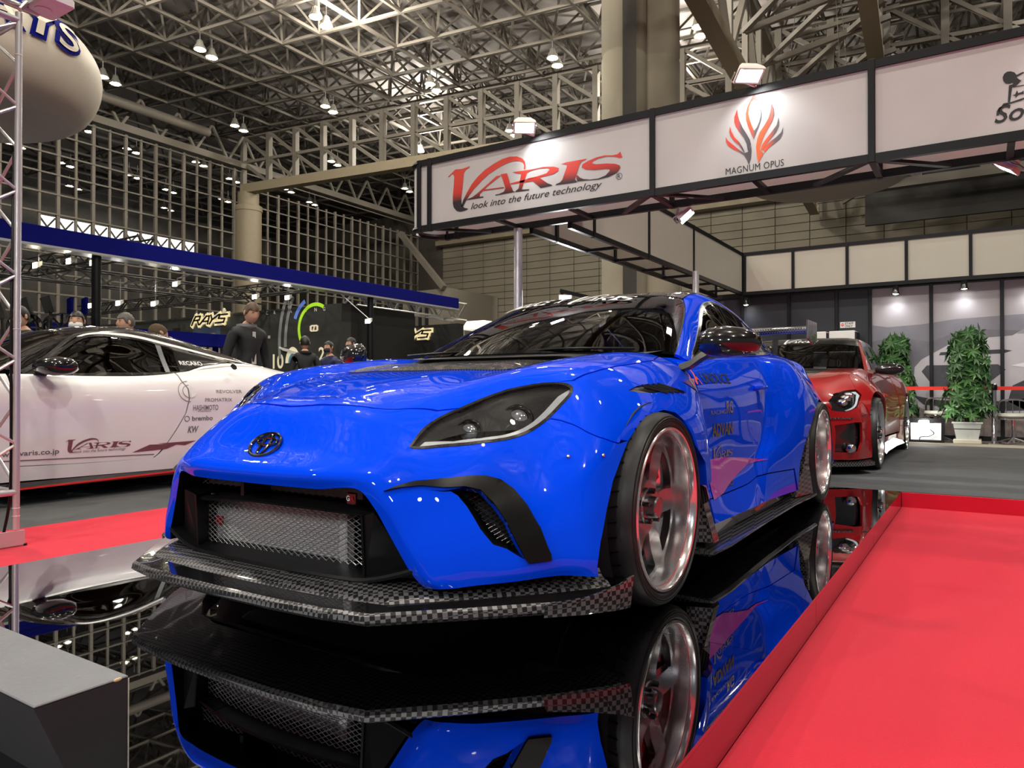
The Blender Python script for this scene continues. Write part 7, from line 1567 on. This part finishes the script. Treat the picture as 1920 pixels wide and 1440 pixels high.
panel('bumper_vent',Rb,vent_r,BLACKGLOSS,rc,mirror='two',off=-.04,rim=0)
p=Rb.pts([(.8,6.6)])[0]
for sgn in(1,-1):
    MB().ball((p[0]+RX-.005,p[1]*sgn+RL,p[2]-.01),(.03,.045,.04),16,10).build('fog_lamp',CHROME,rc,True)
    MB().loft([[(RX-.78,RL+.55*sgn,z),(RX-.62,RL+.80*sgn,z),(RX-.42,RL+.90*sgn,z+.03),(RX-.55,RL+.78*sgn,z),(RX-.70,RL+.6*sgn,z)] for z in(.455,.465)],True,True).build('canard',CARBON,rc)
MB().loft([[(RX-.86,RL+.0,.07),(RX-.86,RL,.10),(RX-.5,RL,.12),(RX-.5,RL,.07)]]+[[(RX+x,RL+y,.07),(RX+x,RL+y,.10),(RX+x+.3,RL+y*.85,.12),(RX+x+.3,RL+y*.85,.07)] for x,y in((-.84,.4),(-.74,.7),(-.55,.9),(-.42,.95))],True,True).build('front_splitter',CARBON,rc)
MB().loft([[(RX+x,RL-y,.07),(RX+x,RL-y,.10),(RX+x+.3,RL-y*.85,.12),(RX+x+.3,RL-y*.85,.07)] for x,y in((-.86,0),(-.84,.4),(-.74,.7),(-.55,.9),(-.42,.95))],True,True).build('front_splitter',CARBON,rc)
MB().box((RX-.74,RL-.6,.13),(RX-.6,RL+.6,.55)).build('grille',mat('dark_grille',(.015,.015,.016),.5,noise=.4,nscale=80),rc)
panel('windscreen',Rc,[(.03,0),(.03,2.9),(1,2.85),(2.0,2.8),(2.02,0)],GLASSP,rc,rim=0)
panel('sun_strip',Rc,[(1.52,0),(1.5,2.82),(2.02,2.80),(2.05,0)],BLACKMATTE,rc,rim=0,off=.002)
panel('roof',Rc,[(2.06,0),(2.03,2.8),(3,2.8),(5,2.8),(5.05,0)],mat('roof_grey_carbon',(.06,.06,.062),.35),rc,off=.002,label='dark roof skin')
panel('roof_pillars',Rc,[(0,2.93),(1,2.88),(2.03,2.83),(5.1,2.83),(5.95,2.8),(6,5),(0,5)],REDP,rc,holes=[[(.25,4.85),(1.0,3.25),(2,3.1),(4.2,3.1),(4.6,3.5),(4.6,4.85)]],mirror='two')
panel('side_window',Rc,[(.25,4.85),(1.0,3.25),(2,3.1),(4.2,3.1),(4.6,3.5),(4.6,4.85)],GLASSP,rc,mirror='two',rim=0)
panel('rear_window',Rc,[(5.12,0),(5.12,2.78),(5.95,2.78),(5.95,0)],GLASSP,rc,rim=0)
rcb=bvh_of(Rc,1);rcm=bvh_of(Rc,-1)
def onr(x,y):
    h=(rcb if x>=0 else rcm).ray_cast(Vector((-1.5,x,y)),Vector((1,0,-.05)).normalized());return (h[0].x-.006+RX,x+RL,h[0].z+.002) if h[0] is not None else (RX+1.3,x+RL,1.2)
mb=MB()
for L in VARIS:
    V,F=fillpoly([((a-a0)/(a1-a0)*.36-.18,1.30+(b-b0)/(b1-b0)*.07) for a,b in L]);mb.add([onr(a,b+.04) for a,b in V],F)
stuff(mb.build('screen_lettering',WHITE,rc))
for sgn in(1,-1):
    for sx in(0,2.56):
        wheel(rc,RX+sx,RL+.945*sgn,.315,.315,.25,.272,sgn,'mesh',rimmat=CHROME,dish=.025,red=False)
        mb=MB();A_=np.linspace(-.4,PI+.4,20);mb.loft([[(RX+sx+.345*math.cos(a),RL+y*sgn,.315+.345*math.sin(a)) for a in A_] for y in(.90,.55)],False);mb.loft([[(RX+sx+.345*math.cos(a),RL+.55*sgn,.315+.345*math.sin(a)) for a in A_],[(RX+sx+.02*math.cos(a),RL+.55*sgn,.3+.02*math.sin(a)) for a in A_]],False);mb.build('arch_liner',DARK,rc,True)
    mb=MB();mb.loft([[(RX+s,RL+.80*sgn,.09),(RX+s,RL+.80*sgn,.2),(RX+s,RL+.895*sgn,.18),(RX+s,RL+(.93+e)*sgn,.10),(RX+s,RL+.9*sgn,.085)] for s,e in((.42,.02),(.8,0),(1.6,0),(2.15,.03))],True,True);mb.build('side_skirt',BLACKGLOSS,rc,True)
    t=bpy.data.objects.new('door_mirror',None);COL.objects.link(t);t.parent=rc
    mb=MB();mb.loft([[(RX+x+.05*math.cos(a),RL+y*sgn,.90+rz*math.sin(a)) for a in np.linspace(0,2*PI,18,endpoint=False)] for x,y,rz in((.98,.80,.03),(.99,.84,.052),(1.02,.96,.06),(1.05,1.03,.035),(1.06,1.05,.01))],True,True);mb.build('mirror_shell',BLACKGLOSS,t,True,angle=60)
    MB().loft([[(RX+x+a,RL+y*sgn,z+b) for a,b in((-.03,0),(.03,0),(.03,.02),(-.03,.02))] for x,y,z in((1.02,.74,.84),(1.0,.86,.865))],True,True).build('mirror_stalk',BLACKGLOSS,t)
MB().bbox((RX-.5,RL-.58,.12),(RX+2.9,RL+.58,.3),.02).build('underbody',DARK,rc)
MB().loft([[(RX+.85,RL+l,.6),(RX+.9,RL+l,.9),(RX+1.2,RL+l,.88),(RX+1.3,RL+l,.6)] for l in(-.68,.68)],True,True).build('dashboard',DARK,rc)
for l in(-.35,.35): MB().loft([[(RX+1.75,RL+l-.22,.5),(RX+1.75,RL+l+.22,.5),(RX+1.95,RL+l+.22,.5),(RX+1.95,RL+l-.22,.5)],[(RX+1.9,RL+l-.13,1.1),(RX+1.9,RL+l+.13,1.1),(RX+2.0,RL+l+.13,1.1),(RX+2.0,RL+l-.13,1.1)]],True,True).build('seat',MATS['seat_cloth'],rc)
MB().bbox((RX+1.5,RL-.09,1.05),(RX+1.53,RL+.09,1.10),.006).build('rear_view_mirror',mat('mirror_back',(.3,.3,.3),.4),rc)
CAR_OFF[:]=[0,0,0]
CARROOT.location.z+=.0012
for o in SC.objects:
    if o.type=='MESH' and o.parent is not None and ('lettering' in o.name or 'letter_backing' in o.name): o['kind']='stuff'
